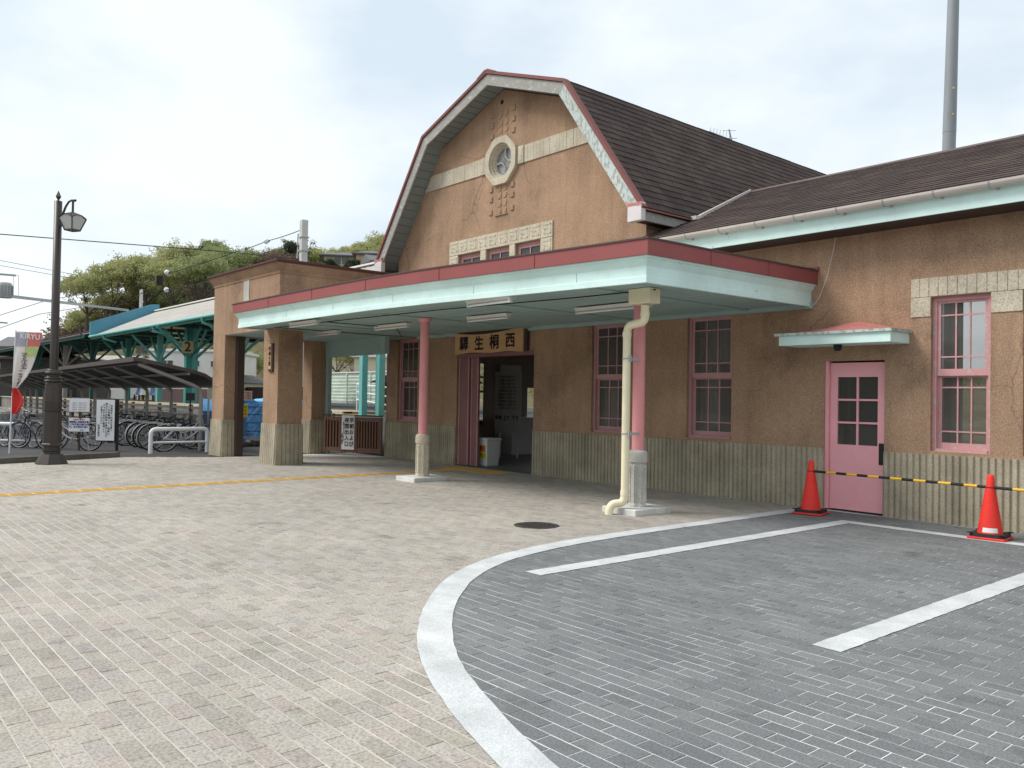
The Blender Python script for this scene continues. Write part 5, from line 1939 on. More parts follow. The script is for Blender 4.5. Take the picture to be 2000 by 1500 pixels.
def make_bike(frame_mat, label):
    t = thing('bicycle', label, 'bicycle', (0, 0, 0), group='bicycles parked under the shelter')
    R = 0.325
    for y in (-0.54, 0.54):
        m = MB()
        N = 28
        m.tube([(0, y + R * math.cos(k * 2 * math.pi / N), R + R * math.sin(k * 2 * math.pi / N)) for k in range(N)], 0.019, 6, closed=True)
        wh = m.build('wheel', 'tyre', t, world=False)
        m = MB()
        r2 = R - 0.025
        m.tube([(0, y + r2 * math.cos(k * 2 * math.pi / N), R + r2 * math.sin(k * 2 * math.pi / N)) for k in range(N)], 0.011, 5, closed=True)
        m.tube([(-0.05, y, R), (0.05, y, R)], 0.022, 6)
        for k in range(14):
            a = 2 * math.pi * k / 14
            m.tube([(0.02 * (-1) ** k, y + 0.02 * math.cos(a + .3), R + 0.02 * math.sin(a + .3)), (0, y + r2 * math.cos(a), R + r2 * math.sin(a))], 0.0022, 3, cap=False)
        m.build('rim', 'chrome_dull', wh, world=False)
        m = MB()
        pts = [(0, y + (R + 0.035) * math.cos(a), R + (R + 0.035) * math.sin(a)) for a in [math.radians(v) for v in (range(55, 200, 12) if y < 0 else range(35, 150, 12))]]
        for p, q in zip(pts[:-1], pts[1:]):
            m.bar(p, q, 0.05, 0.006)
        m.build('mudguard', 'chrome_dull', t, world=False)
    m = MB()
    bb, st, hd_t, hd_b, rr, fr_ = (0, -0.10, 0.28), (0, -0.23, 0.72), (0, 0.36, 0.82), (0, 0.41, 0.62), (0, -0.54, R), (0, 0.54, R)
    m.tube([bb, st], 0.017, 8)
    m.tube([hd_b, (0, 0.20, 0.45), (0, 0.05, 0.335), bb], 0.02, 8)
    m.tube([hd_t, (0, 0.16, 0.60), (0, -0.0, 0.49), (0, -0.165, 0.47)], 0.015, 8)
    m.tube([hd_t, hd_b], 0.021, 8)
    for s_ in (-0.045, 0.045):
        m.tube([(s_ * 0.6, -0.13, 0.28), (s_, -0.54, R)], 0.010, 6)
        m.tube([(s_ * 0.4, -0.22, 0.66), (s_, -0.54, R)], 0.009, 6)
        m.tube([(s_ * 0.7, 0.41, 0.64), (s_, 0.47, 0.48), (s_, 0.54, R)], 0.012, 6)
    m.build('frame', frame_mat, t, world=False)
    m = MB()
    m.tube([(0, 0.355, 0.80), (0, 0.33, 0.95)], 0.013, 8)
    m.tube([(-0.27, 0.12, 0.95), (-0.26, 0.24, 0.98), (-0.12, 0.34, 0.97), (0, 0.345, 0.95), (0.12, 0.34, 0.97), (0.26, 0.24, 0.98), (0.27, 0.12, 0.95)], 0.011, 6)
    m.build('handlebar', 'chrome_dull', t, world=False)
    m = MB()
    m.tube([(0, -0.225, 0.70), (0, -0.245, 0.80)], 0.013, 6)
    m.add([(-0.10, -0.36, 0.80), (0.10, -0.36, 0.80), (0.03, -0.09, 0.81), (-0.03, -0.09, 0.81), (-0.09, -0.36, 0.85), (0.09, -0.36, 0.85), (0.02, -0.10, 0.83), (-0.02, -0.10, 0.83)],
          [(0, 1, 2, 3)[::-1], (4, 5, 6, 7), (0, 1, 5, 4), (1, 2, 6, 5), (2, 3, 7, 6), (3, 0, 4, 7)])
    m.build('saddle', 'rubber', t, world=False)
    m = MB()
    for k in range(6):
        z = 0.66 + k * 0.045
        e = 0.13 + k * 0.006
        m.tube([(-e, 0.42, z), (e, 0.42, z), (e, 0.42 + e * 1.7, z), (-e, 0.42 + e * 1.7, z)], 0.005, 3, closed=True)
    for k in range(7):
        u = -0.13 + k * 0.26 / 6
        m.tube([(u, 0.42, 0.66), (u * 1.23, 0.42, 0.885)], 0.003, 3)
        m.tube([(u, 0.42 + .221, 0.66), (u * 1.23, 0.42 + .272, 0.885)], 0.003, 3)
        m.tube([(u, 0.42, 0.66), (u, 0.64, 0.66)], 0.003, 3)
        v = 0.42 + k * 0.22 / 6
        for s_ in (-1, 1):
            m.tube([(s_ * .13, v, 0.66), (s_ * .16, v, 0.885)], 0.003, 3)
    m.build('basket', 'basket_wire', t, world=False)
    m = MB()
    for s_ in (-0.06, 0.06):
        m.tube([(s_, -0.30, 0.70), (s_, -0.74, 0.70)], 0.007, 5)
        m.tube([(s_, -0.70, 0.70), (s_, -0.55, R)], 0.006, 5)
    for k in range(5):
        m.tube([(-0.06, -0.36 - k * 0.09, 0.70), (0.06, -0.36 - k * 0.09, 0.70)], 0.006, 4)
    m.build('carrier', 'chrome_dull', t, world=False)
    m = MB()
    m.lathe([(0.08, -0.006), (0.08, 0.006)], (0, 0, 0), 14)
    for q in range(len(m.v)):
        x, y, z = m.v[q]
        m.v[q] = (z + 0.05, x - 0.10, y + 0.28)
    m.tube([(0.06, -0.10, 0.28), (0.07, -0.02, 0.15), (0.15, -0.02, 0.15)], 0.009, 5)
    m.tube([(-0.06, -0.10, 0.28), (-0.07, -0.18, 0.41), (-0.15, -0.18, 0.41)], 0.009, 5)
    m.tube([(-0.07, -0.10, 0.28), (0.07, -0.10, 0.28)], 0.012, 6)
    m.build('crank', 'chrome_dull', t, world=False)
    m = MB()
    m.tube([(-0.05, -0.50, 0.30), (-0.14, -0.62, 0.005)], 0.007, 5)
    m.build('kickstand', 'chrome_dull', t, world=False)
    return t


b1 = make_bike('bike_silver', 'silver bicycle with wire basket, nearest the first gate pier')
b2 = make_bike('bike_black', 'black bicycle second from the gate pier, half hidden by the silver one')
b3 = make_bike('bike_blue', 'dark blue bicycle third from the gate pier in the shelter row')
for b in (b1, b2, b3):
    index_kids(b)
spots = [(-21.45, 7.42, 0.10, b1, None), (-22.15, 7.34, 0.02, b2, None), (-22.9, 7.42, -0.06, b3, None),
         (-23.6, 7.42, 0.08, b2, 'black bicycle fourth from the gate pier, behind the tall notice'),
         (-24.3, 7.32, 0.0, b1, 'silver bicycle fifth from the gate pier, seen past the tall notice'),
         (-25.0, 7.45, 0.12, b2, 'black bicycle in the shelter row behind the black notice post'),
         (-25.8, 7.4, -0.05, b3, 'dark blue bicycle behind the blank looking lilac notice'),
         (-26.7, 7.4, 0.07, b2, 'black bicycle farther in, between lamp post and lilac notice'),
         (-27.6, 7.45, 0.0, b1, 'silver bicycle far along the shelter row, behind the lamp post'),
         (-28.6, 7.4, 0.1, b2, 'black bicycle farthest along the shelter row'),
         (-22.9, 5.05, 2.50, b1, 'silver bicycle standing askew with its wheel right of the lamp post'),
         (-23.9, 4.55, 2.35, b2, 'black bicycle left of the lamp post, pointing at the banner'),
         (-24.6, 4.25, 2.15, b3, 'dark blue bicycle behind the white guard rail by the banner'),
         (-25.6, 4.0, 2.3, b2, 'black bicycle at the left edge behind the guard rail'),
         (-24.9, 5.6, 2.55, b2, 'black bicycle in the second row, behind the low blue lettered notice'),
         (-26.4, 4.9, 2.45, b1, 'silver bicycle in the second row behind the banner pole')]
for x, y, rz, proto, lab in spots:
    b = proto if lab is None else copy_tree(proto)
    b.location = (x, y, -0.012)
    b.rotation_euler = (0, math.radians(random.uniform(-6, 8)), rz + random.uniform(-0.14, 0.14))
    if lab:
        b['label'] = lab

# ---------------------------------------------------------------- bicycle shelter: brown curved roof on bent steel frames
def shelter(name, label, x0, x1, ys, zs, frames, mat_top='brown_roof', group=None, post_y=None, rz=0.0):
    """ys/zs: section of the roof from the open front to the back drop"""
    t = thing(name, label, 'shelter', (x1, ys[-1], 0), group=group)
    m = MB()
    sec = list(zip(ys, zs))
    th = 0.045
    for (ya, za), (yb, zb) in zip(sec[:-1], sec[1:]):
        m.face([(x0, ya, za), (x1, ya, za), (x1, yb, zb), (x0, yb, zb)])
    m.build('roof', mat_top, t)
    m = MB()
    for (ya, za), (yb, zb) in zip(sec[:-1], sec[1:]):
        m.face([(x0, ya, za - th), (x0, yb, zb - th), (x1, yb, zb - th), (x1, ya, za - th)])
    n = int((x1 - x0) / 0.25)
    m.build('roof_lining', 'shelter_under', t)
    m = MB()
    m.box(x0 - 0.01, ys[0] - 0.02, zs[0] - 0.10, x1 + 0.02, ys[0] + 0.012, zs[0] + 0.018)
    for xx in (x1, x0 - 0.02):
        for (ya, za), (yb, zb) in zip(sec[:-1], sec[1:]):
            m.face([(xx + 0.02, ya, za + 0.015), (xx + 0.02, yb, zb + 0.015), (xx + 0.02, yb - 0.01, zb - 0.075), (xx + 0.02, ya, za - 0.075)])
            m.face([(xx + 0.02, ya, za + 0.015), (xx, ya, za + 0.015), (xx, yb, zb + 0.015), (xx + 0.02, yb, zb + 0.015)])
    m.box(x0 - 0.01, ys[-1] - 0.01, zs[-1] - 0.05, x1 + 0.02, ys[-1] + 0.02, zs[-1] + 0.02)
    m.build('roof_edge', mat_top, t)
    for k in range(frames):
        xx = x1 - 0.10 - k * (x1 - x0 - 0.2) / max(1, frames - 1)
        py = post_y
        pts = [(xx, py, 0), (xx, py, zs[-1] - 0.18)] + arc((xx, py, zs[-1] - 0.18), (xx, py, zs[-2] - 0.16), (xx, py - 0.30, zs[-3] - 0.16), 5)[1:] + [(xx, ys[0] + 0.12, zs[0] - 0.16)]
        m = MB()
        m.tube(pts, 0.05, 8)
        m.build('bent_frame', 'shelter_steel', t)
    t.rotation_euler = (0, 0, rz)
    for yy, zz in ((ys[0] + 0.35, zs[0] - 0.11), (ys[2] - 0.15, zs[2] - 0.08)):
        m = MB()
        m.box(x0 + 0.02, yy - 0.03, zz - 0.03, x1 - 0.02, yy + 0.03, zz + 0.03)
        m.build('purlin', 'shelter_steel', t)
    return t


shelter('bicycle_shelter', 'long bicycle shelter with a brown curved roof, open towards the square', -62.0, -21.25,
        [6.10, 6.9, 7.55, 7.80, 7.95, 8.02, 8.03], [2.31, 2.165, 2.03, 1.95, 1.86, 1.75, 1.66], 15, post_y=7.74, rz=math.radians(-4.1))

# ---------------------------------------------------------------- platforms behind the station
m = MB()
m.box(-140, 13.6, -0.02, -24.5, 19.2, 0.93)
pl = m.build('platform', 'platform_side', kind='structure')
m = MB()
m.box(-140, 13.52, 0.86, -24.5, 13.9, 0.945)
m.build('platform_edge', 'concrete', pl)
m = MB()
m.box(-140, 14.25, 0.931, -24.5, 14.55, 0.95)
m.build('warning_strip', 'tactile', pl)
m = MB()
m.face([(-26, 10.9, 0.0), (-17.36, 10.9, 0.0), (-17.36, 12.6, 0.86), (-26, 12.6, 0.86)])
m.face([(-26, 12.6, 0.86), (-17.36, 12.6, 0.86), (-17.36, 34, 0.90), (-60, 34, 0.90), (-60, 19.3, 0.88), (-26, 19.3, 0.88)])
m.face([(-26, 10.9, 0.0), (-26, 12.6, 0.86), (-26, 19.3, 0.88), (-26, 19.3, 0)])
rp_ = m.build('platform_ramp', 'asphalt', kind='structure')
m = MB()
m.face([(-24.9, 13.0, 0.874), (-17.4, 14.6, 0.876), (-17.4, 14.85, 0.877), (-24.9, 13.25, 0.875)])
m.build('warning_strip', 'tactile', rp_)
m = MB()
m.face([(-140, 9.9, -0.018), (-26.2, 9.9, -0.018), (-26.2, 13.6, -0.018), (-140, 13.6, -0.018)])
m.build('track_bed', 'ground_far', kind='structure')


def platform_canopy(name, label, x0, x1, ye, yr, ze, zr, roof_mat, posts, frame='teal'):
    t = thing(name, label, 'platform canopy', ((x0 + x1) / 2, yr, 0.95))
    m = MB()
    n = int((x1 - x0) / 0.45)
    # corrugated sheets: shallow waves along the platform
    A = []
    for i in range(2 * n + 1):
        x = x0 + (x1 - x0) * i / (2 * n)
        A.append((x, 0.035 * (i % 2)))
    for (xa, ha), (xb, hb) in zip(A[:-1], A[1:]):
        m.face([(xa, ye, ze + ha), (xb, ye, ze + hb), (xb, yr, zr + hb), (xa, yr, zr + ha)])
        m.face([(xa, yr, zr + ha), (xb, yr, zr + hb), (xb, 2 * yr - ye, ze + hb), (xa, 2 * yr - ye, ze + ha)])
    m.build('roof', roof_mat, t)
    m = MB()
    m.box(x0, yr - 0.2, zr + 0.03, x1, yr + 0.2, zr + 0.10)
    m.build('ridge', 'white_wall' if roof_mat == 'corrugated' else roof_mat, t)
    m = MB()
    m.face([(x0, ye + .02, ze - 0.06), (x0, yr, zr - 0.06), (x1, yr, zr - 0.06), (x1, ye + .02, ze - 0.06)])
    m.face([(x0, yr, zr - 0.06), (x0, 2 * yr - ye - .02, ze - 0.06), (x1, 2 * yr - ye - .02, ze - 0.06), (x1, yr, zr - 0.06)])
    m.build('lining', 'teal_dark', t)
    for yy in (ye, 2 * yr - ye):
        m = MB()
        m.box(x0, yy - 0.06, ze - 0.20, x1, yy + 0.06, ze - 0.02)
        m.build('eave_beam', frame, t)
    m = MB()
    m.tube([(x0, ye - 0.13, ze - 0.03), (x1, ye - 0.13, ze - 0.03)], 0.075, 8)
    m.build('gutter', 'teal_light' if roof_mat == 'corrugated' else 'brown_roof', t)
    k = 0
    x = x0 + 3.0
    while x < x1:
        m = MB()
        m.bar((x, ye + 0.05, ze - 0.10), (x, 2 * yr - ye - 0.05, ze - 0.10), 0.12, 0.18)
        m.bar((x, yr, ze - 0.10), (x, yr, zr - 0.1), 0.10, 0.10)
        m.build('tie_beam', 'teal_dark', t)
        x += 4.0
    for (px, py, wd, mt) in posts:
        m = MB()
        m.box(px - wd / 2, py - wd / 2, 0.93, px + wd / 2, py + wd / 2, ze - 0.1)
        m.build('post', mt, t)
        m = MB()
        for dx, dy in ((1.7, 0), (-1.7, 0), (0, -1.6), (0, 1.6)):
            m.bar((px, py, ze - 1.75), (px + dx, py + dy, ze - 0.2), 0.10, 0.12)
        m.build('brace', mt, t)
    return t


pc = platform_canopy('platform_canopy', 'teal framed platform canopy with pale corrugated roof left of the gate block', -58.2, -27.0, 14.0, 18.0, 5.02, 6.92, 'corrugated',
                     [(-57.3, 16.0, 0.28, 'teal'), (-51.0, 16.0, 0.30, 'teal_light'), (-45.3, 16.0, 0.30, 'teal_light'), (-43.6, 15.1, 0.32, 'teal'), (-39.1, 16.0, 0.34, 'teal_light'), (-35.0, 16.0, 0.34, 'teal'), (-30.4, 16.0, 0.3, 'teal')])
m = MB()
m.prism([(13.95, 4.95), (18.0, 6.85), (18.2, 6.9), (18.2, 7.45), (17.7, 7.42), (13.95, 5.95)], 'x', -58.6, -58.35)
m.build('end_board', 'blue_board', pc)
# gutter outlets
for x in (-55.0, -45.5, -38.4):
    m = MB()
    m.tube([(x, 13.88, 4.95), (x, 13.9, 4.75), (x + 0.1, 14.6, 4.55)], 0.08, 6)
    m.build('outlet', 'teal_light', pc)
platform_canopy('far_platform_canopy', 'dark brown far platform canopy behind the lamp post', -120.0, -59.0, 13.7, 16.6, 5.15, 6.0, 'brown_roof',
                [(-64, 15.5, 0.3, 'teal_dark'), (-72, 15.5, 0.3, 'shelter_steel'), (-82, 15.5, 0.3, 'teal_dark'), (-95, 15.5, 0.3, 'teal_dark')])
t = thing('platform_number_sign', 'yellow brown platform sign with a black number two under the teal canopy', 'sign', (-44.274, 15.300, 3.750))
c_ = V((-42.510, 14.700, 3.788))
MB().obox(c_, SIDE, TOCAM, (0, 0, 1), 0.28, 0.05, 0.30).build('board', 'number_board', t)
p = c_ + TOCAM * 0.053
lettering('2', 0.68, 'ink', t, p, SIDE, (0, 0, 1), bold=0.02)
MB().bar((c_.x, c_.y, c_.z + 0.3), (c_.x, c_.y, 5.0), 0.05).build('hanger', 'teal_dark', t)
t = thing('platform_notice', 'small olive lettered board hanging under the platform canopy', 'sign', (-53.140, 15.600, 4.069))
c_ = V((-53.137, 15.600, 4.038))
MB().obox(c_, SIDE, TOCAM, (0, 0, 1), 0.32, 0.03, 0.26).build('board', 'olive_wall', t)
for k in range(2):
    lettering('出口 前橋', 0.18, 'ink', t, c_ + TOCAM * 0.033 + V((0, 0, 0.1 - 0.2 * k)), SIDE, (0, 0, 1))
MB().bar((c_.x, c_.y, c_.z + 0.26), (c_.x, c_.y, 5.0), 0.04).build('hanger', 'teal_dark', t)
# row of moulded chairs on the platform
for k, (px, mt, lab) in enumerate(((263, 'blue_panel', 'dark blue moulded platform chair, leftmost of the row'), (272, 'white_sheet', 'white moulded platform chair beside the leftmost blue one'),
                                   (278, 'flag_green', 'lime green moulded platform chair, the only green one'), (288, 'blue_panel', 'dark blue moulded platform chair right of the green one'),
                                   (298, 'steel_grey', 'grey moulded platform chair, rightmost of the row'))):
    q = {263: (-57.878, 16.600, 1.781), 272: (-56.888, 16.600, 1.782), 278: (-56.031, 16.600, 1.782), 288: (-54.988, 16.600, 1.783), 298: (-54.075, 16.600, 1.783)}[px]
    t = thing('moulded_chair', lab, 'chair', (q[0], q[1], 0.93), group='moulded chairs on the platform')
    m = MB()
    x, y = q[0], q[1]
    m.add([(x - .36, y - .3, 1.32), (x + .36, y - .3, 1.32), (x + .40, y + .15, 1.30), (x - .40, y + .15, 1.30), (x - .30, y + .32, 1.95), (x + .30, y + .32, 1.95), (x - .15, y + .33, 2.1), (x + .15, y + .33, 2.1)],
          [(0, 1, 2, 3), (3, 2, 5, 4), (4, 5, 7, 6)])
    m.build('shell', mt, t)
    m = MB()
    m.bar((x, y, 0.93), (x, y, 1.31), 0.08)
    m.bar((x - .3, y, 0.96), (x + .3, y, 0.96), 0.06)
    m.build('leg', 'rubber', t)
# teal double post behind the wooden gates
t = thing('teal_post', 'pair of bright teal steel posts behind the wooden gates', 'post', (-22.5, 13.2, 0.87))
for (px, py, w_) in ((-22.62, 13.2, 0.19), (-22.2, 13.55, 0.21)):
    MB().box(px - w_ / 2, py - w_ / 2, 0.86, px + w_ / 2, py + w_ / 2, 4.6).build('post', 'teal_light', t)
# mint sheet fence, hut, hand rail
fa, fb = V((-65.630, 31.000, 0.234)), V((-47.603, 31.000, 0.606))
ztop = (-55.364, 31.000, 3.168)[2]
t = thing('sheet_fence', 'pale mint sheet metal fence with horizontal ribs beyond the wooden gates', 'fence', (fa.x, 31, 0.9))
n = 9
for k in range(n):
    z0, z1 = 0.9 + (ztop - 0.9) * k / n, 0.9 + (ztop - 0.9) * (k + 1) / n
    m = MB()
    m.add([(fa.x, 31.0, z0), (fb.x, 31.0, z0), (fb.x, 30.93, z1 - 0.02), (fa.x, 30.93, z1 - 0.02), (fb.x, 31.0, z1), (fa.x, 31.0, z1)], [(0, 1, 2, 3), (3, 2, 4, 5)])
    m.build('slat', 'mint_sheet', t)
x = fa.x
while x < fb.x:
    MB().box(x - 0.05, 30.88, 0.9, x + 0.05, 30.925, ztop).build('post', 'mint_sheet', t)
    x += 3.4
MB().box(fa.x, 30.88, ztop + 0.002, fb.x, 31.1, ztop + 0.10).build('coping', 'white_wall', t)
h = V((-27.305, 17.200, 0.963))
t = thing('platform_hut', 'small dark hut with a maroon roof behind the wooden gates', 'hut', (h.x, h.y, 0.9))
MB().box(h.x - 0.9, 17.2, 0.88, h.x + 2.6, 19.0, 2.05).build('wall', 'dark_brown_wood', t)
m = MB()
m.add([(h.x - 1.2, 16.9, 2.0), (h.x + 3, 16.9, 2.0), (h.x + 3, 18.1, 2.75), (h.x - 0.1, 18.1, 2.75), (h.x - 1.2, 19.3, 2.0), (h.x + 3, 19.3, 2.0)], [(0, 1, 2, 3), (3, 2, 5, 4), (0, 3, 4), (0, 4, 5, 1)])
m.build('roof', 'maroon_roof', t)
ha, hb_ = V((-26.468, 15.200, 1.120)), V((-20.991, 13.400, 1.077))
t = thing('ramp_handrail', 'white three bar handrail along the ramp behind the gates', 'handrail', (ha.x, ha.y, 0.87))
for dz in (0.35, 0.62, 0.90):
    MB().tube([(ha.x, ha.y, 0.87 + dz + .12), (hb_.x, hb_.y, 0.80 + dz)], 0.03, 6).build('bar', 'white_paint', t)
for f in (0.0, 0.55, 1.0):
    p = ha.lerp(hb_, f)
    MB().tube([(p.x, p.y, 0.86), (p.x, p.y, 1.88 - .15 * f)], 0.03, 6).build('post', 'white_paint', t)
# things seen between the piers
t = thing('tarp_cover', 'heap covered in crumpled bright blue tarpaulin tied with dark cords, between the first two piers', 'tarpaulin', (-24.0, 10.4, 0))
m = MB()
n_, r_ = 26, 16
g = []
for i in range(n_ + 1):
    row = []
    for j in range(r_ + 1):
        yy = 8.9 + 2.2 * i / n_
        f = j / r_
        if f < 0.75:
            zz = 0.16 + 1.14 * f / 0.75
            xx = -23.2 - 0.05 * f + 0.03 * math.sin(yy * 9 + zz * 4) + random.uniform(-.02, .02)
        else:
            xx = -23.25 - 1.2 * (f - 0.75) / 0.25
            zz = 1.30 + 0.05 * math.sin(yy * 6) + random.uniform(-.015, .015)
        row.append((xx, yy, zz))
    g.append(row)
for i in range(n_):
    for j in range(r_):
        m.face([g[i][j], g[i + 1][j], g[i + 1][j + 1], g[i][j + 1]])
m.face([g[0][j] for j in range(r_ + 1)] + [(-24.5, 8.9, 0.1)])
m.build('sheet', 'blue_tarp', t)
for z in (0.38, 0.62, 0.86, 1.08, 1.22):
    m = MB()
    m.tube([(-23.15, 8.95, z), (-23.13, 10.0, z + 0.015), (-23.15, 11.1, z)], 0.011, 5)
    m.build('cord', 'rubber', t)
t = thing('rubble_pile', 'low heap of dark stones and timber at the foot of the blue tarpaulin', 'rubble', (-22.7, 9.6, 0))
m = MB()
for k in range(16):
    a, b = random.uniform(8.9, 10.6), random.uniform(-23.1, -22.5)
    s_ = random.uniform(0.05, 0.14)
    m.box(b - s_, a - s_, 0, b + s_, a + s_, s_ * 1.2, 0.02)
m.build('stone', 'curb_stone', t)
m = MB()
m.bar((-22.4, 8.7, 0.26), (-22.5, 10.7, 0.22), 0.05)
m.build('timber', 'grey_wood', t)
t = thing('orange_panel', 'bright orange site panel beyond the second pier', 'panel', (-23.4, 11.7, 0))
MB().box(-23.45, 11.3, 0.1, -23.4, 12.3, 1.02).build('panel', 'orange_panel', t)
MB().box(-23.46, 11.35, 1.022, -23.38, 11.9, 1.30, 0.03).build('blue_cap', 'blue_tarp', t)
t = thing('striped_pole', 'thin pale pink pole standing just left of the rear gate pier', 'pole', (-19.9, 10.0, 0))
MB().tube([(-19.9, 9.95, 0), (-19.9, 9.95, 1.72)], 0.03, 8).build('shaft', 'pink', t)
t = thing('warning_stake', 'post with a grey red lettered board and yellow boards, between the first two piers', 'sign post', (-20.9, 8.65, 0))
MB().tube([(-20.9, 8.66, 0), (-20.9, 8.66, 1.5)], 0.03, 8).build('post', 'fence_maroon', t)


def board_x(t, y0, y1, z0, z1, mt, nm='board'):
    return MB().box(-20.86, y0, z0, -20.845, y1, z1).build(nm, mt, t)


b_ = board_x(t, 8.47, 8.88, 1.30, 1.545, 'paper_grey')
for k in range(3):
    lettering('危険 立入禁止', 0.058, 'ink_red', b_, (-20.843, 8.675, 1.49 - k * 0.07), (0, 1, 0), (0, 0, 1))
b_ = board_x(t, 8.36, 8.77, 0.86, 1.19, 'yellow_sign')
for k in range(3):
    lettering('工事中につき', 0.055, 'ink', b_, (-20.843, 8.57, 1.12 - k * 0.09), (0, 1, 0), (0, 0, 1))
b_ = board_x(t, 8.36, 8.62, 0.24, 0.56, 'yellow_sign')
lettering('注意', 0.09, 'ink', b_, (-20.843, 8.5, 0.43), (0, 1, 0), (0, 0, 1))
# stuff at the shelter end
t = thing('blue_panel', 'blue site panel behind the end frame of the bicycle shelter', 'panel', (-22.9, 8.7, 0))
MB().box(-22.95, 8.35, 0.0, -22.9, 9.6, 0.98).build('panel', 'blue_panel', t)
MB().tube([(-22.88, 8.5, 0), (-22.88, 8.5, 1.75)], 0.03, 6).build('post', 'galvanised', t)
t = thing('black_marker', 'small black square sign on a post beside the bicycle shelter end', 'sign', (-26.866, 9.400, 1.346))
q = V((-26.866, 9.400, 1.346))
MB().obox(q, SIDE, TOCAM, (0, 0, 1), 0.14, 0.01, 0.12).build('plate', 'rubber', t)
MB().tube([(q.x, q.y, 0), (q.x, q.y, q.z - 0.12)], 0.02, 6).build('post', 'rubber', t)
# railing and low wall along the track, behind the shelter
t = thing('track_fence', 'weathered concrete post fence along the track behind the bicycle shelter', 'fence', (-40, 11.6, 0))
m = MB()
for z in (0.35, 0.62, 0.90):
    MB().box(-70, 11.58, z - 0.05, -21.5, 11.64, z + 0.05).build('rail', 'curb_stone', t)
x = -69.5
while x < -21.6:
    MB().box(x - 0.07, 11.645, 0, x + 0.07, 11.77, 1.02).build('post', 'curb_stone', t)
    x += 1.9

# ---------------------------------------------------------------- overhead line gear and poles


def wire(name, label, pts, r, sag=0.0, mat='rubber', group='overhead wires'):
    P = []
    for a, b in zip(pts[:-1], pts[1:]):
        a, b = V(a), V(b)
        for k in range(12):
            f = k / 12
            P.append(a.lerp(b, f) - V((0, 0, sag * 4 * f * (1 - f))))
    P.append(V(pts[-1]))
    m = MB()
    m.tube(P, r, 5)
    return tag(m.build(name, mat), label, 'wire', group)


p0, p1 = V((-50.937, 25.000, 10.016)), V((-51.006, 25.000, 13.094))
t = thing('concrete_pole', 'pale square concrete line pole rising behind the gate block', 'utility pole', (p0.x, p0.y, 0))
MB().box(p0.x - 0.20, p0.y - 0.22, 0, p0.x + 0.20, p0.y + 0.22, p1.z, 0.03).build('shaft', 'pole_concrete', t)
m = MB()
for z in (1.2, 2.1, 3.2, 4.0, 5.0):
    zz = p1.z - z
    m.box(p0.x - 0.26, p0.y - 0.28, zz, p0.x + 0.26, p0.y + 0.28, zz + 0.08)
    m.tube([(p0.x - 0.28, p0.y - 0.3, zz - 0.5), (p0.x - 0.30, p0.y - 0.25, zz + 0.3)], 0.05, 5)
m.build('bands', 'galvanised', t)
p0b, p1b = V((-89.213, 26.000, 9.659)), V((-89.399, 26.000, 11.982))
t = thing('lattice_pole', 'slim pale lattice pole in front of the leafy hill', 'utility pole', (p0b.x, p0b.y, 0))
m = MB()
for dx in (-0.2, 0.2):
    m.bar((p0b.x + dx, p0b.y, 0), (p0b.x + dx, p0b.y, p1b.z), 0.17)
z = 0.5
while z < p1b.z - .3:
    m.bar((p0b.x - 0.2, p0b.y, z), (p0b.x + 0.2, p0b.y, z), 0.14, 0.2)
    z += 1.1
m.build('lattice', 'pole_concrete', t)


def insulator(px, label):
    t = thing('insulator', label, 'insulator', px, group='white ball insulators on the overhead lines')
    m = MB()
    m.lathe([(0.03, -0.21), (0.15, -0.13), (0.21, 0.0), (0.15, 0.13), (0.03, 0.21)], px, 12)
    m.build('bell', 'white_sheet', t)
    MB().tube([(px[0] - .1, px[1], px[2]), (px[0] + .20, px[1] + .15, px[2])], 0.06, 6).build('cap', 'rubber', t)


ia, ib, ic, id_ = (-63.865, 20.392, 10.454), (-63.893, 20.395, 9.155), (-56.312, 23.061, 11.568), (-55.245, 24.298, 12.167)
insulator(ia, 'white ball insulator, upper of the pair by the black box')
insulator(ib, 'white ball insulator, lower of the pair by the black box')
insulator(ic, 'white ball insulator, left one on the wire to the concrete pole')
insulator(id_, 'white ball insulator, nearest the concrete pole')
t = thing('signal_box', 'small black rectangular box hanging on the overhead line before the trees', 'signal box', (-64.213, 20.000, 9.834))
q = V((-64.213, 20.000, 9.834))
MB().obox(q, SIDE, TOCAM, (0, 0, 1), 0.20, 0.12, 0.34).build('case', 'ink', t)
wire('overhead_wire', 'thin grey wire running from the concrete pole down to the left through two insulators', [(-52.743, 25.677, 12.795), id_, ic, (-63.865, 20.395, 10.339), (-75.633, 18.945, 9.240)], 0.028, 0.05)
wire('overhead_wire', 'thin grey wire from the gate block cornice to the lower insulator and lattice pole', [(-49.468, 18.846, 8.364), ib, (-65.057, 19.035, 8.896), (-71.183, 18.042, 7.783)], 0.03, 0.05)
wire('overhead_wire', 'dark cable sloping across the sky behind the lamp post towards the concrete pole', [(-39.851, 5.470, 7.874), (-39.539, 15.082, 8.312), (-51.823, 25.275, 10.631)], 0.022, 0.0)
wire('overhead_wire', 'upper of two faint wires left of the lamp post', [(-70.091, 9.979, 10.946), (-77.025, 17.254, 11.273)], 0.018)
wire('overhead_wire', 'lower of two faint wires left of the lamp post', [(-70.092, 9.988, 10.577), (-77.026, 17.262, 10.928)], 0.018)
wire('overhead_wire', 'catenary wire rising from the left edge towards the steel beam', [(-70.103, 10.085, 6.624), (-67.464, 13.147, 7.985), (-74.512, 20.231, 10.347)], 0.022)
wire('overhead_wire', 'contact wire rising from the left edge below the steel beam', [(-70.106, 10.108, 5.664), (-70.087, 13.174, 7.163), (-74.560, 17.144, 8.361)], 0.022)
b0, b1_ = V((-52.934, 8.650, 6.655)), V((-63.633, 17.664, 7.383))
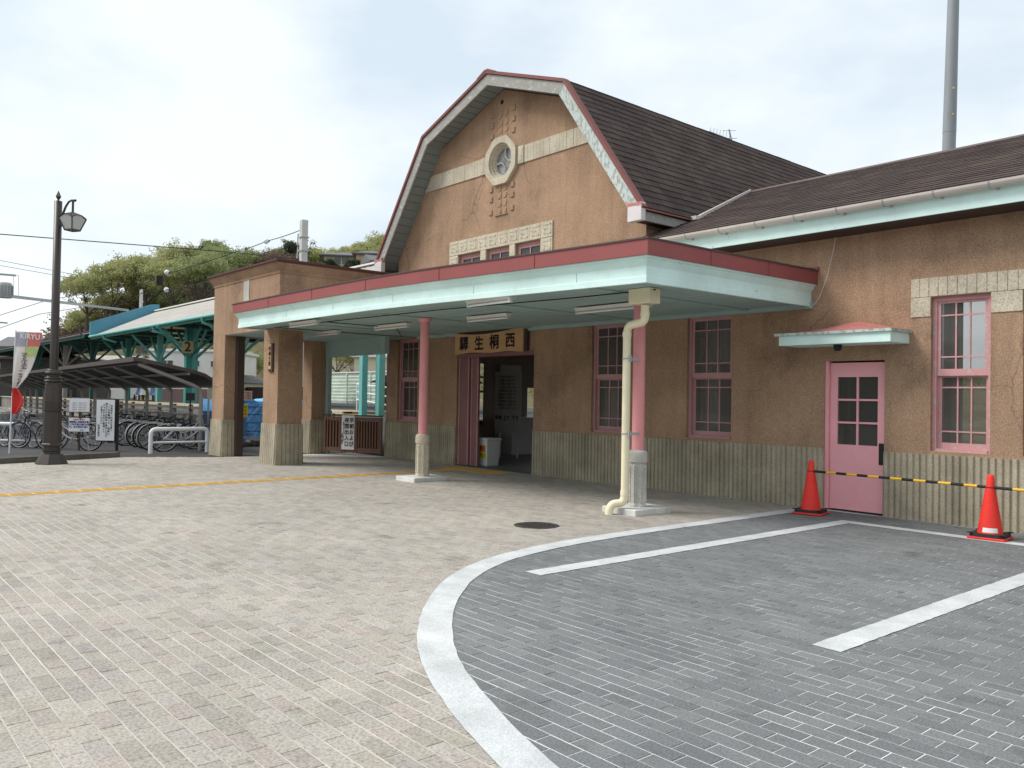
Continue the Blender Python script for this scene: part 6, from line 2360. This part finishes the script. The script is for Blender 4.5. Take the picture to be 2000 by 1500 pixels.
tag(MB().bar(b0, b1_, 0.13, 0.16).build('steel_beam', 'galvanised'), 'long grey steel beam carrying the line gear, behind the lamp post', 'beam')
t = thing('pole_transformer', 'grey pole transformer with brackets at the left edge of the picture', 'transformer', (-50.895, 7.957, 6.747))
q = V((-50.895, 7.957, 6.747))
MB().lathe([(0.34, -0.40), (0.36, -0.36), (0.36, 0.30), (0.30, 0.40)], q, 14).build('tank', 'galvanised', t)
m = MB()
for k in range(14):
    a = 2 * math.pi * k / 14
    m.bar((q.x + 0.37 * math.cos(a), q.y + 0.37 * math.sin(a), q.z - 0.3), (q.x + 0.37 * math.cos(a), q.y + 0.37 * math.sin(a), q.z + 0.25), 0.04, 0.06)
m.build('fins', 'steel_grey', t)
m = MB()
a, b = V((-51.402, 7.337, 7.628)), V((-50.524, 8.371, 7.543))
m.bar(a, b, 0.10)
m.bar((-51.406, 7.366, 6.436), (-50.598, 8.316, 6.403), 0.12)
m.bar((-50.577, 8.310, 7.487), (-50.598, 8.316, 6.403), 0.02)
m.bar((-50.419, 8.495, 7.545), (-50.422, 8.521, 6.489), 0.02)
m.bar((-50.559, 8.330, 7.542), (-50.419, 8.495, 7.545), 0.02)
m.bar((-51.410, 7.399, 5.082), (-50.812, 8.103, 5.016), 0.08)
m.build('bracket', 'galvanised', t)
m = MB()
m.tube([(-51.258, 7.466, 9.095), (-51.325, 7.703, -2.284)], 0.16, 10)
m.build('pole', 'pole_concrete', t)
# tall steel mast behind the wing
ma, mb_ = V((-12.099, 30.000, 10.205)), V((-11.984, 30.000, 15.533))
d_ = (mb_ - ma) / (mb_.z - ma.z)
t = thing('steel_mast', 'tall plain grey steel mast rising behind the right wing roof', 'mast', tuple(ma - d_ * ma.z))
m = MB()
zz = [0, ma.z + 0.75, ma.z + 0.751, 24]
m.tube([ma + d_ * (0 - ma.z), ma + d_ * 0.80], [0.25, 0.212], 20)
m.build('lower_tube', 'steel_grey', t)
m = MB()
m.tube([ma + d_ * 0.72, ma + d_ * 8.0], [0.218, 0.165], 20)
m.build('upper_tube', 'steel_grey', t)
m = MB()
for dz in (1.3, 2.2):
    q = ma + d_ * dz + TOCAM * 0.20
    m.lathe([(0.03, -0.03), (0.03, 0.03)], q, 6)
q = ma + d_ * 3.1
m.lathe([(0.200, 0), (0.200, 0.035)], q, 20)
m.build('fittings', 'bar_yellow', t)
# television aerial on the main roof
t = thing('tv_aerial', 'thin television aerial leaning on the main roof', 'aerial', (-11.348, 16.200, 7.403))
a0 = V((-11.361, 16.200, 7.358))
a1 = V((-11.409, 16.200, 7.787))
m = MB()
m.tube([a0 - V((0, 0, 0.4)), a0 + V((0.02, 0, 0.16)), a1], 0.018, 6)
m.build('mast', 'steel_grey', t)
m = MB()
b0, b1_ = V((-11.335, 16.200, 7.531)), V((-11.970, 16.200, 7.883))
m.tube([b0, b1_], 0.011, 5)
for k in range(7):
    q = b0.lerp(b1_, 0.1 + k * 0.14)
    m.tube([q - V((0.05, -.05, 0.14 - 0.01 * k)), q + V((0.05, -.05, 0.14 - 0.01 * k))], 0.004, 4)
m.build('boom', 'steel_grey', t)
m = MB()
q = V((-11.378, 16.200, 7.577))
m.tube([q - SIDE * 0.10, q + SIDE * 0.16], 0.006, 4)
q = V((-11.409, 16.200, 7.763))
m.tube([q - SIDE * 0.14, q + SIDE * 0.16], 0.005, 4)
m.build('elements', 'steel_grey', t)

# ---------------------------------------------------------------- trees


def leaf_cards(cl, per, spread, size, seed, flat=1.0):
    """many small leaf-sized faces: CL cluster centres (x, y, z, tone)"""
    r = np.random.default_rng(seed)
    n = len(cl) * per
    c = np.repeat(np.array([q[:3] for q in cl]), per, 0)
    tone = np.repeat(np.array([q[3] for q in cl]), per) + r.normal(0, 0.13, n)
    off = r.normal(0, 1, (n, 3)) * spread
    off[:, 2] *= 0.7 * flat
    ctr = c + off
    a = r.normal(0, 1, (n, 3))
    a /= np.linalg.norm(a, axis=1)[:, None]
    b = np.cross(a, r.normal(0, 1, (n, 3)))
    b /= np.linalg.norm(b, axis=1)[:, None]
    s = size * r.uniform(0.55, 1.25, n)[:, None]
    v = np.stack([ctr - a * s, ctr - b * s * 0.55, ctr + a * s, ctr + b * s * 0.55], 1).reshape(-1, 3)
    me = bpy.data.meshes.new('crown')
    me.vertices.add(4 * n)
    me.vertices.foreach_set('co', v.ravel())
    me.loops.add(4 * n)
    me.loops.foreach_set('vertex_index', np.arange(4 * n))
    me.polygons.add(n)
    me.polygons.foreach_set('loop_start', np.arange(n) * 4)
    me.attributes.new('tone', 'FLOAT', 'FACE').data.foreach_set('value', np.clip(tone, 0, 1).astype('f'))
    me.update()
    me.validate()
    return me


def tree_proto(seed, rad, hgt, trunk_h, leaf, ncl, per, spread, size, vase=True):
    """trunk mesh and crown mesh, base at the origin; crown RAD wide, its top at HGT"""
    r = random.Random(seed)
    m = MB()
    tips = []
    th = trunk_h
    base_r = rad * 0.055
    m.tube([(0, 0, -1.0), (0.03 * rad, 0.02, th * 0.5), (0.05 * rad, 0, th)], [base_r * 1.25, base_r, base_r * 0.85], 7)
    for k in range(8):
        a = 2 * math.pi * k / 8 + r.uniform(-.3, .3)
        el = r.uniform(0.45, 1.2)
        L_ = (hgt - th) * r.uniform(0.6, 0.9)
        p = V((0.05 * rad, 0, th * r.uniform(0.7, 1.0)))
        path, rr = [p.copy()], [base_r * 0.55]
        d = V((math.cos(a) * math.cos(el), math.sin(a) * math.cos(el), math.sin(el)))
        for q in range(4):
            d = (d + V((r.uniform(-.2, .2), r.uniform(-.2, .2), r.uniform(-.05, .25)))).normalized()
            p = p + d * L_ / 4
            path.append(p.copy())
            rr.append(base_r * 0.55 * (1 - (q + 1) / 4.6))
            if q > 0:
                d2 = (d + V((r.uniform(-.9, .9), r.uniform(-.9, .9), r.uniform(-.2, .5)))).normalized()
                m.tube([p, p + d2 * L_ * 0.18, p + (d2 + V((0, 0, 0.3))) * L_ * 0.34], [rr[-1] * 0.7, rr[-1] * 0.45, 0.012], 4, cap=False)
                tips.append(p + d2 * L_ * 0.34)
        m.tube(path, rr, 5, cap=False)
        tips.append(p)
    trunk = m.mesh('trunk', 'trunk_bark')
    cl = []
    zc = th + (hgt - th) * 0.50
    hz = (hgt - th) * 0.52
    lobes = [(r.uniform(-.5, .5) * rad, r.uniform(-.5, .5) * rad, r.uniform(0.0, .35) * hz, r.uniform(.45, .7)) for _ in range(7)]
    while len(cl) < ncl:
        lb = r.choice(lobes)
        a, b = r.uniform(0, 2 * math.pi), r.uniform(-0.35, 1.0)
        rr = lb[3] * r.uniform(0.7, 1.05)
        c_ = math.sqrt(max(0, 1 - b * b))
        x, y, z = lb[0] + rad * rr * c_ * math.cos(a), lb[1] + rad * rr * c_ * math.sin(a), zc + lb[2] + hz * rr * b
        if x * x + y * y > (rad * 1.05) ** 2:
            continue
        cl.append((x, y, z, min(1, max(0, 0.5 + r.uniform(-.3, .3)))))
    cl += [(p.x, p.y, p.z, r.uniform(.3, .7)) for p in tips]
    crown = leaf_cards(cl, per, spread, size, seed)
    crown.materials.append(MATS[leaf])
    return trunk, crown


PROTO = {
    'spring': [tree_proto(3 + k, 4.6, 9.5, 2.6, 'leaf_spring', 95, 62, 0.46, 0.185) for k in range(3)],
    'green': [tree_proto(20 + k, 4.4, 9.0, 2.0, 'leaf_green', 100, 62, 0.48, 0.19) for k in range(2)],
    'dark': [tree_proto(40 + k, 3.2, 8.5, 1.2, 'leaf_dark', 85, 60, 0.40, 0.17) for k in range(2)],
    'bright': [tree_proto(50 + k, 4.0, 8.5, 1.5, 'leaf_bright', 100, 60, 0.48, 0.18) for k in range(2)],
    'brown': [tree_proto(60, 3.8, 7.5, 1.0, 'twig_brown', 90, 22, 0.55, 0.22)],
    'blossom': [tree_proto(70, 4.0, 7.5, 1.6, 'blossom', 60, 22, 0.5, 0.20)],
}
BASES = []
FEET = []


def tree(kind, top, scale, label, group=None, name='leafy_tree', idx=0):
    """TOP is the middle of the crown; the trunk goes down to the slope"""
    tr, cr = PROTO[kind][idx % len(PROTO[kind])]
    hc = {'spring': 6.2, 'green': 5.7, 'dark': 5.0, 'bright': 5.1, 'brown': 4.5, 'blossom': 4.7}[kind] * scale
    base = (top[0], top[1], top[2] - hc)
    BASES.append(base)
    t = thing(name, label, 'tree', base, random.uniform(0, 6.28), group)
    t.scale = (scale, scale, scale * random.uniform(0.94, 1.06))
    link('trunk', tr, t, world=False)
    link('crown', cr, t, world=False)


GH = 'trees on the wooded hill beyond the platforms'
LH = 'spring green tree in the mass of trees on the hill left of the concrete pole'
row = [((-131.092, 30.766, 15.728), 'spring', 0.85, 'outermost yellow green tree of the hill, arching over the sky by the lamp post'),
       ((-132.882, 34.770, 18.103), 'spring', 0.98, 'wide yellow green tree with bare limbs showing, second from the lamp post'),
       ((-127.814, 37.625, 18.511), 'spring', 0.95, LH), ((-120.892, 39.609, 17.659), 'spring', 0.92, LH), ((-138.459, 43.578, 20.651), 'spring', 0.9, LH), ((-116.433, 41.756, 17.803), 'green', 0.9, LH), ((-141.992, 39.452, 19.735), 'spring', 0.9, LH),
       ((-138.132, 47.002, 22.255), 'spring', 0.92, LH), ((-137.407, 50.917, 23.058), 'green', 0.95, LH), ((-125.406, 49.634, 21.308), 'green', 0.95, LH), ((-121.787, 50.815, 20.731), 'green', 0.8, LH), ((-130.492, 49.887, 19.298), 'green', 0.9, LH), ((-137.981, 47.296, 18.073), 'spring', 0.9, LH),
       ((-137.350, 41.893, 17.089), 'spring', 0.9, LH), ((-126.438, 51.565, 19.242), 'green', 0.9, LH), ((-120.885, 51.903, 19.746), 'green', 0.55, LH), ((-142.628, 35.765, 14.515), 'spring', 0.75, LH), ((-140.622, 38.096, 15.379), 'spring', 0.75, LH),
       ((-142.652, 32.709, 12.419), 'spring', 0.6, LH), ((-136.823, 39.401, 18.012), 'spring', 0.85, LH), ((-134.237, 42.536, 14.478), 'green', 0.75, LH), ((-127.058, 47.852, 15.592), 'green', 0.75, LH)]
for k, (q, kind, sc, lab) in enumerate(row):
    tree(kind, q, sc, lab, GH, idx=k)
tree('dark', (-150.068, 54.449, 27.042), 0.45, 'dark pine top poking out of the green hill crest', GH)
tree('green', (-151.098, 56.315, 27.408), 0.55, 'bright green crown next to the dark pine top on the crest', GH)
tree('blossom', (-119.834, 44.009, 15.059), 0.85, 'pale pinkish bare cherry tree at the foot of the hill beside the gate block', GH, 'cherry_tree')
tree('blossom', (-124.814, 44.267, 17.395), 0.75, 'small pinkish cherry tree left of the larger one', GH, 'cherry_tree')
for k, (q, sc) in enumerate((((-154.084, 34.799, 9.200), 1.2), ((-151.844, 37.392, 10.551), 1.3), ((-149.884, 39.657, 11.895), 1.3), ((-147.645, 42.261, 12.815), 1.3), ((-166.891, 35.209, 8.322), 1.2), ((-143.058, 44.579, 12.292), 1.3), ((-137.788, 46.111, 13.359), 1.2))):
    tree('brown', q, sc, 'bare brownish shrub tree on the lower slope behind the platform canopy', 'bare shrubs on the lower slope', 'bare_tree')
tree('dark', (-121.134, 57.698, 22.740), 0.8, 'dark green tree just left of the concrete pole', GH)
tree('green', (-125.718, 58.477, 23.043), 0.65, 'mid green tree behind the dark one left of the concrete pole', GH)
tree('bright', (-122.400, 62.367, 23.294), 0.7, 'lighter yellow green tree just right of the concrete pole', GH)
tree('brown', (-119.272, 53.768, 20.796), 0.8, 'brown bare bush low between hill and dark tree', GH, 'bare_tree')
for k, (q, sc) in enumerate((((-152.771, 82.055, 29.856), 0.45), ((-152.506, 85.427, 30.773), 0.6), ((-154.153, 89.622, 32.262), 0.75), ((-155.786, 93.837, 33.676), 0.85), ((-144.983, 83.512, 29.004), 0.6), ((-143.007, 85.832, 29.055), 0.7), ((-143.147, 77.993, 27.610), 0.5), ((-155.191, 97.609, 34.094), 0.9))):
    tree('bright' if k % 2 else 'spring', q, sc, 'fresh green tree on the far ridge behind the grey roofed houses', 'trees on the far ridge', idx=k)
tree('dark', (-106.563, 56.383, 19.701), 0.36, 'dark shrub in front of the hill house, left one', 'dark shrubs before the hill houses', 'shrub')
tree('dark', (-101.742, 57.435, 19.079), 0.40, 'dark rounded shrub in front of the hill house, right one', 'dark shrubs before the hill houses', 'shrub')
tree('dark', (-97.926, 57.310, 18.304), 0.28, 'dark shrub beside the white gable at the roof edge', 'dark shrubs before the hill houses', 'shrub')
tree('green', (-86.913, 36.680, 4.697), 0.42, 'dark leaved tree framed between the first two piers', GH)
tree('bright', (-71.855, 38.920, 5.362), 0.45, 'yellow green tree behind the mint fence, at the gate opening', GH)
tree('green', (-55.306, 27.547, 3.683), 0.42, 'green tree seen in the slot beside the second pier', GH)
tree('brown', (-74.342, 42.182, 4.914), 0.36, 'brown bare shrub above the mint fence', GH, 'bare_tree')
tree('brown', (-64.104, 38.796, 4.310), 0.25, 'brownish bush beside the cream building above the fence', GH, 'bare_tree')

# ---------------------------------------------------------------- houses on and below the hill


def house(label, c, wx, wy, h, rh, wall, roof, wins=(), rz=0.0, ov=0.5, hip=True, name='house', cat='house'):
    """c: middle of the front foot; the front looks along -y before turning by rz"""
    FEET.append(tuple(c))
    t = thing(name, label, cat, c, rz)
    MB().box(-wx / 2, 0, -3, wx / 2, wy, h).build('wall', wall, t, world=False)
    m = MB()
    i = wy / 2 if hip else -ov
    a = [(-wx / 2 - ov, -ov, h - 0.05), (wx / 2 + ov, -ov, h - 0.05), (wx / 2 + ov, wy + ov, h - 0.05), (-wx / 2 - ov, wy + ov, h - 0.05), (-wx / 2 + i, wy / 2, h + rh), (wx / 2 - i, wy / 2, h + rh)]
    lo = [(x, y, z - 0.18) for x, y, z in a[:4]]
    m.add(a + lo, [(0, 1, 5, 4), (1, 2, 5), (2, 3, 4, 5), (3, 0, 4), (6, 7, 1, 0), (7, 8, 2, 1), (8, 9, 3, 2), (9, 6, 0, 3), (9, 8, 7, 6)])
    m.build('roof', roof, t, world=False)
    for (u, z, w_, h_) in wins:
        m = MB()
        m.box(u - w_ / 2, -0.06, z, u + w_ / 2, 0.0, z + 0.05)
        m.box(u - w_ / 2, -0.06, z + h_ - 0.05, u + w_ / 2, 0.0, z + h_)
        for k in (-1, 0, 1):
            m.box(u + k * (w_ / 2 - 0.03) - 0.03, -0.05, z + .05, u + k * (w_ / 2 - 0.03) + 0.03, 0.0, z + h_ - .05)
        f = m.build('window', 'white_wall', t, world=False)
        MB().face([(u - w_ / 2, -0.02, z), (u + w_ / 2, -0.02, z), (u + w_ / 2, -0.02, z + h_), (u - w_ / 2, -0.02, z + h_)]).build('pane', 'sign_glass', f, world=False)
    return t


FC = math.atan2(TOCAM.y, TOCAM.x) + math.pi / 2
house('grey hip roofed house with a wide glass front on the hill behind the gate block', (-111.687, 61.138, 20.660), 5.4, 6, 2.0, 0.95, 'olive_wall', 'slate_roof', ((-0.1, 0.55, 2.4, 1.15),), FC + 0.15, 0.7)
house('peach walled house with dark roof half hidden by the main roof edge', (-104.536, 61.842, 19.961), 4.2, 5.0, 2.2, 0.8, 'peach_wall', 'slate_roof', ((0.3, 0.5, 0.7, 1.1),), FC + 0.1, 0.6)
house('small white gabled house by the left eave of the main roof', (-96.583, 58.875, 18.753), 3.0, 4.0, 1.0, 1.0, 'white_wall', 'slate_roof', (), FC + 0.5, 0.25, False)
house('white hospital like building with balconies behind the platform canopy', (-76.029, 26.419, 1.154), 7.2, 8, 4.3, 0.2, 'white_wall', 'white_wall', ((-2.0, 2.7, 1.2, 0.6), (0.4, 2.7, 1.2, 0.6), (2.5, 2.7, 1.2, 0.6), (0.4, 1.2, 1.2, 0.6), (2.5, 1.2, 1.2, 0.6)), FC, 0.2, False, 'white_building', 'building')
house('grey roofed house seen under the platform canopy, left of the white building', (-110.550, 32.163, 0.929), 6, 8, 4.2, 1.2, 'olive_wall', 'slate_roof', ((-1, 2.4, 1.2, 0.9), (1.6, 2.4, 1.2, 0.9)), FC, 0.5)
house('white gabled house seen below the far platform canopy', (-102.675, 25.969, 1.494), 5.5, 7, 3.0, 1.3, 'white_wall', 'corrugated', ((0.5, 1.6, 1.0, 0.8),), FC, 0.3, False)
house('peach coloured low building at the far left behind the bicycles', (-92.214, 15.130, 0.846), 5, 6, 2.6, 0.3, 'peach_wall', 'brown_roof', ((-1, 1.0, 0.8, 0.8), (1, 1.0, 0.8, 0.8)), FC, 0.3)
house('dark roofed shed behind the banner', (-84.800, 16.084, 2.312), 7, 6, 2.2, 0.5, 'shelter_under', 'brown_roof', (), FC, 0.6)
house('blue grey tiled house behind the banner pole', (-126.565, 20.971, 4.350), 4, 6, 3.0, 1.4, 'white_wall', 'slate_roof', (), FC, 0.6, False)
house('cream shed with a low pitched brown roof between the first two piers', (-48.210, 20.519, 1.316), 3.0, 1.9, 1.05, 0.28, 'cream_wall', 'grey_wood', (), FC + 1.35, 0.18, False, 'shed', 'shed')
house('grey white house high between the first two piers', (-115.786, 49.007, 6.299), 4.2, 4, 3.2, 0.3, 'corrugated', 'slate_roof', ((-1, 1.5, 0.9, 0.9), (0.8, 1.5, 0.9, 0.9)), FC, 0.3)
house('cream building with a pale flat roof above the mint fence', (-57.048, 34.810, 1.851), 4.2, 6, 2.95, 0.15, 'cream_wall', 'white_wall', ((0.05, 1.85, 0.75, 0.45),), FC, 0.25, False, 'cream_building', 'building')
house('low cream building stretching behind the bright tree at the gate opening', (-81.432, 46.280, 1.959), 6.5, 6, 4.2, 0.2, 'cream_wall', 'white_wall', (), FC, 0.25, False, 'cream_building', 'building')
# maroon boarding beyond the tarpaulin and the cream shed
fa, fb = V((-51.040, 20.000, 1.379)), V((-38.827, 20.000, 1.471))
t = thing('board_fence', 'maroon board fence behind the blue tarpaulin', 'fence', (fa.x, 20, 0))
x = fa.x
while x < fb.x:
    MB().box(x, 20.0, 0.0, x + 0.58, 20.05, (-46.803, 20.000, 1.890)[2]).build('board', 'fence_maroon', t)
    x += 0.6
fa, fb = V((-77.984, 24.000, 1.240)), V((-61.248, 24.000, 1.365))
t = thing('low_wall', 'low maroon brown wall along the far side of the platform', 'wall', (fa.x, 24, 0))
MB().box(fa.x, 24.0, 0.0, fb.x, 24.2, (-67.702, 24.000, 1.813)[2]).build('wall', 'fence_maroon', t)

# the wooded hill itself
gx, gy = np.meshgrid(np.linspace(-340, 60, 81), np.linspace(25, 330, 62), indexing='ij')
B = np.array([b for b in BASES if b[1] > 34])
anch = [(x, 26, 0.0) for x in range(-340, 61, 12)] + [(60, y, 6.0) for y in range(40, 331, 20)] + [(x, 330, 14.0) for x in range(-340, 61, 30)] + [(-340, y, 10.0) for y in range(60, 331, 25)] + \
       [(x, y, 0.3) for x in range(-96, 10, 8) for y in (32, 38, 44, 50)] + [(-20, y, 3) for y in (60, 90, 150)]
A_ = np.array([tuple(b) for b in B] + anch + [(f[0] + dx, f[1] + dy, f[2] - 0.3) for f in FEET if f[1] > 20 for dx in (-4, 2) for dy in (-3, 5)])
gz = np.zeros_like(gx)
wsum = np.zeros_like(gx)
for a in A_:
    d2 = (gx - a[0]) ** 2 + (gy - a[1]) ** 2 + 30.0
    w_ = 1.0 / d2 ** 2
    gz += w_ * a[2]
    wsum += w_
gz /= wsum
gz[:, 0] = -0.2
nx, ny = gx.shape
vs = np.stack([gx, gy, gz], -1).reshape(-1, 3)
fs = [(i * ny + j, (i + 1) * ny + j, (i + 1) * ny + j + 1, i * ny + j + 1) for i in range(nx - 1) for j in range(ny - 1)]
me = bpy.data.meshes.new('hill')
me.from_pydata(vs.tolist(), [], fs)
me.polygons.foreach_set('use_smooth', [True] * len(fs))
me.materials.append(MATS['hill_soil'])
link('hill', me, kind='structure')

# brush and young growth that covers the slope (too much of it to count)
cl = []
for i in range(1, nx - 1):
    for j in range(1, ny - 1):
        x, y, z = gx[i, j], gy[i, j], gz[i, j]
        if -260 < x < -40 and 30 < y < 190 and z > 1.2:
            for _ in range(5 if y < 130 else 3):
                fx_, fy_ = random.uniform(0, 1), random.uniform(0, 1)
                zz = (gz[i, j] * (1 - fx_) + gz[i + 1, j] * fx_) * (1 - fy_) + (gz[i, j + 1] * (1 - fx_) + gz[i + 1, j + 1] * fx_) * fy_
                cl.append((x + fx_ * 5.0, y + fy_ * 5.0, zz + random.uniform(0.1, 1.0), random.random()))
me = leaf_cards(cl, 14, 0.9, 0.30, 99, 0.8)
me.materials.append(MATS['slope_brush'])
link('undergrowth', me, kind='stuff')

# ---------------------------------------------------------------- across the forecourt (what the wing windows mirror)
house('long white building on the other side of the forecourt', (12, -32, 0), 26, 8, 4.0, 1.2, 'white_wall', 'slate_roof', ((-8, 1.0, 2, 1.6), (-3, 1.0, 2, 1.6), (2, 1.0, 2, 1.6), (7, 1.0, 2, 1.6)), math.pi, 0.6)
me = bpy.data.meshes.new('hill')
pts = []
N = 60
for i in range(N + 1):
    a = math.radians(180 + 180 * i / N)
    hh = 26 + 9 * math.sin(i * 0.55) + 6 * math.sin(i * 1.3 + 1)
    for r_, z in ((95, -0.2), (150, hh * 0.7), (200, hh), (300, hh * 0.8), (420, -1)):
        pts.append((10 + r_ * math.cos(a), -10 + r_ * math.sin(a), z))
fs = [(i * 5 + k, (i + 1) * 5 + k, (i + 1) * 5 + k + 1, i * 5 + k + 1) for i in range(N) for k in range(4)]
me.from_pydata(pts, [], fs)
me.materials.append(MATS['hill_soil'])
link('hill', me, kind='structure')
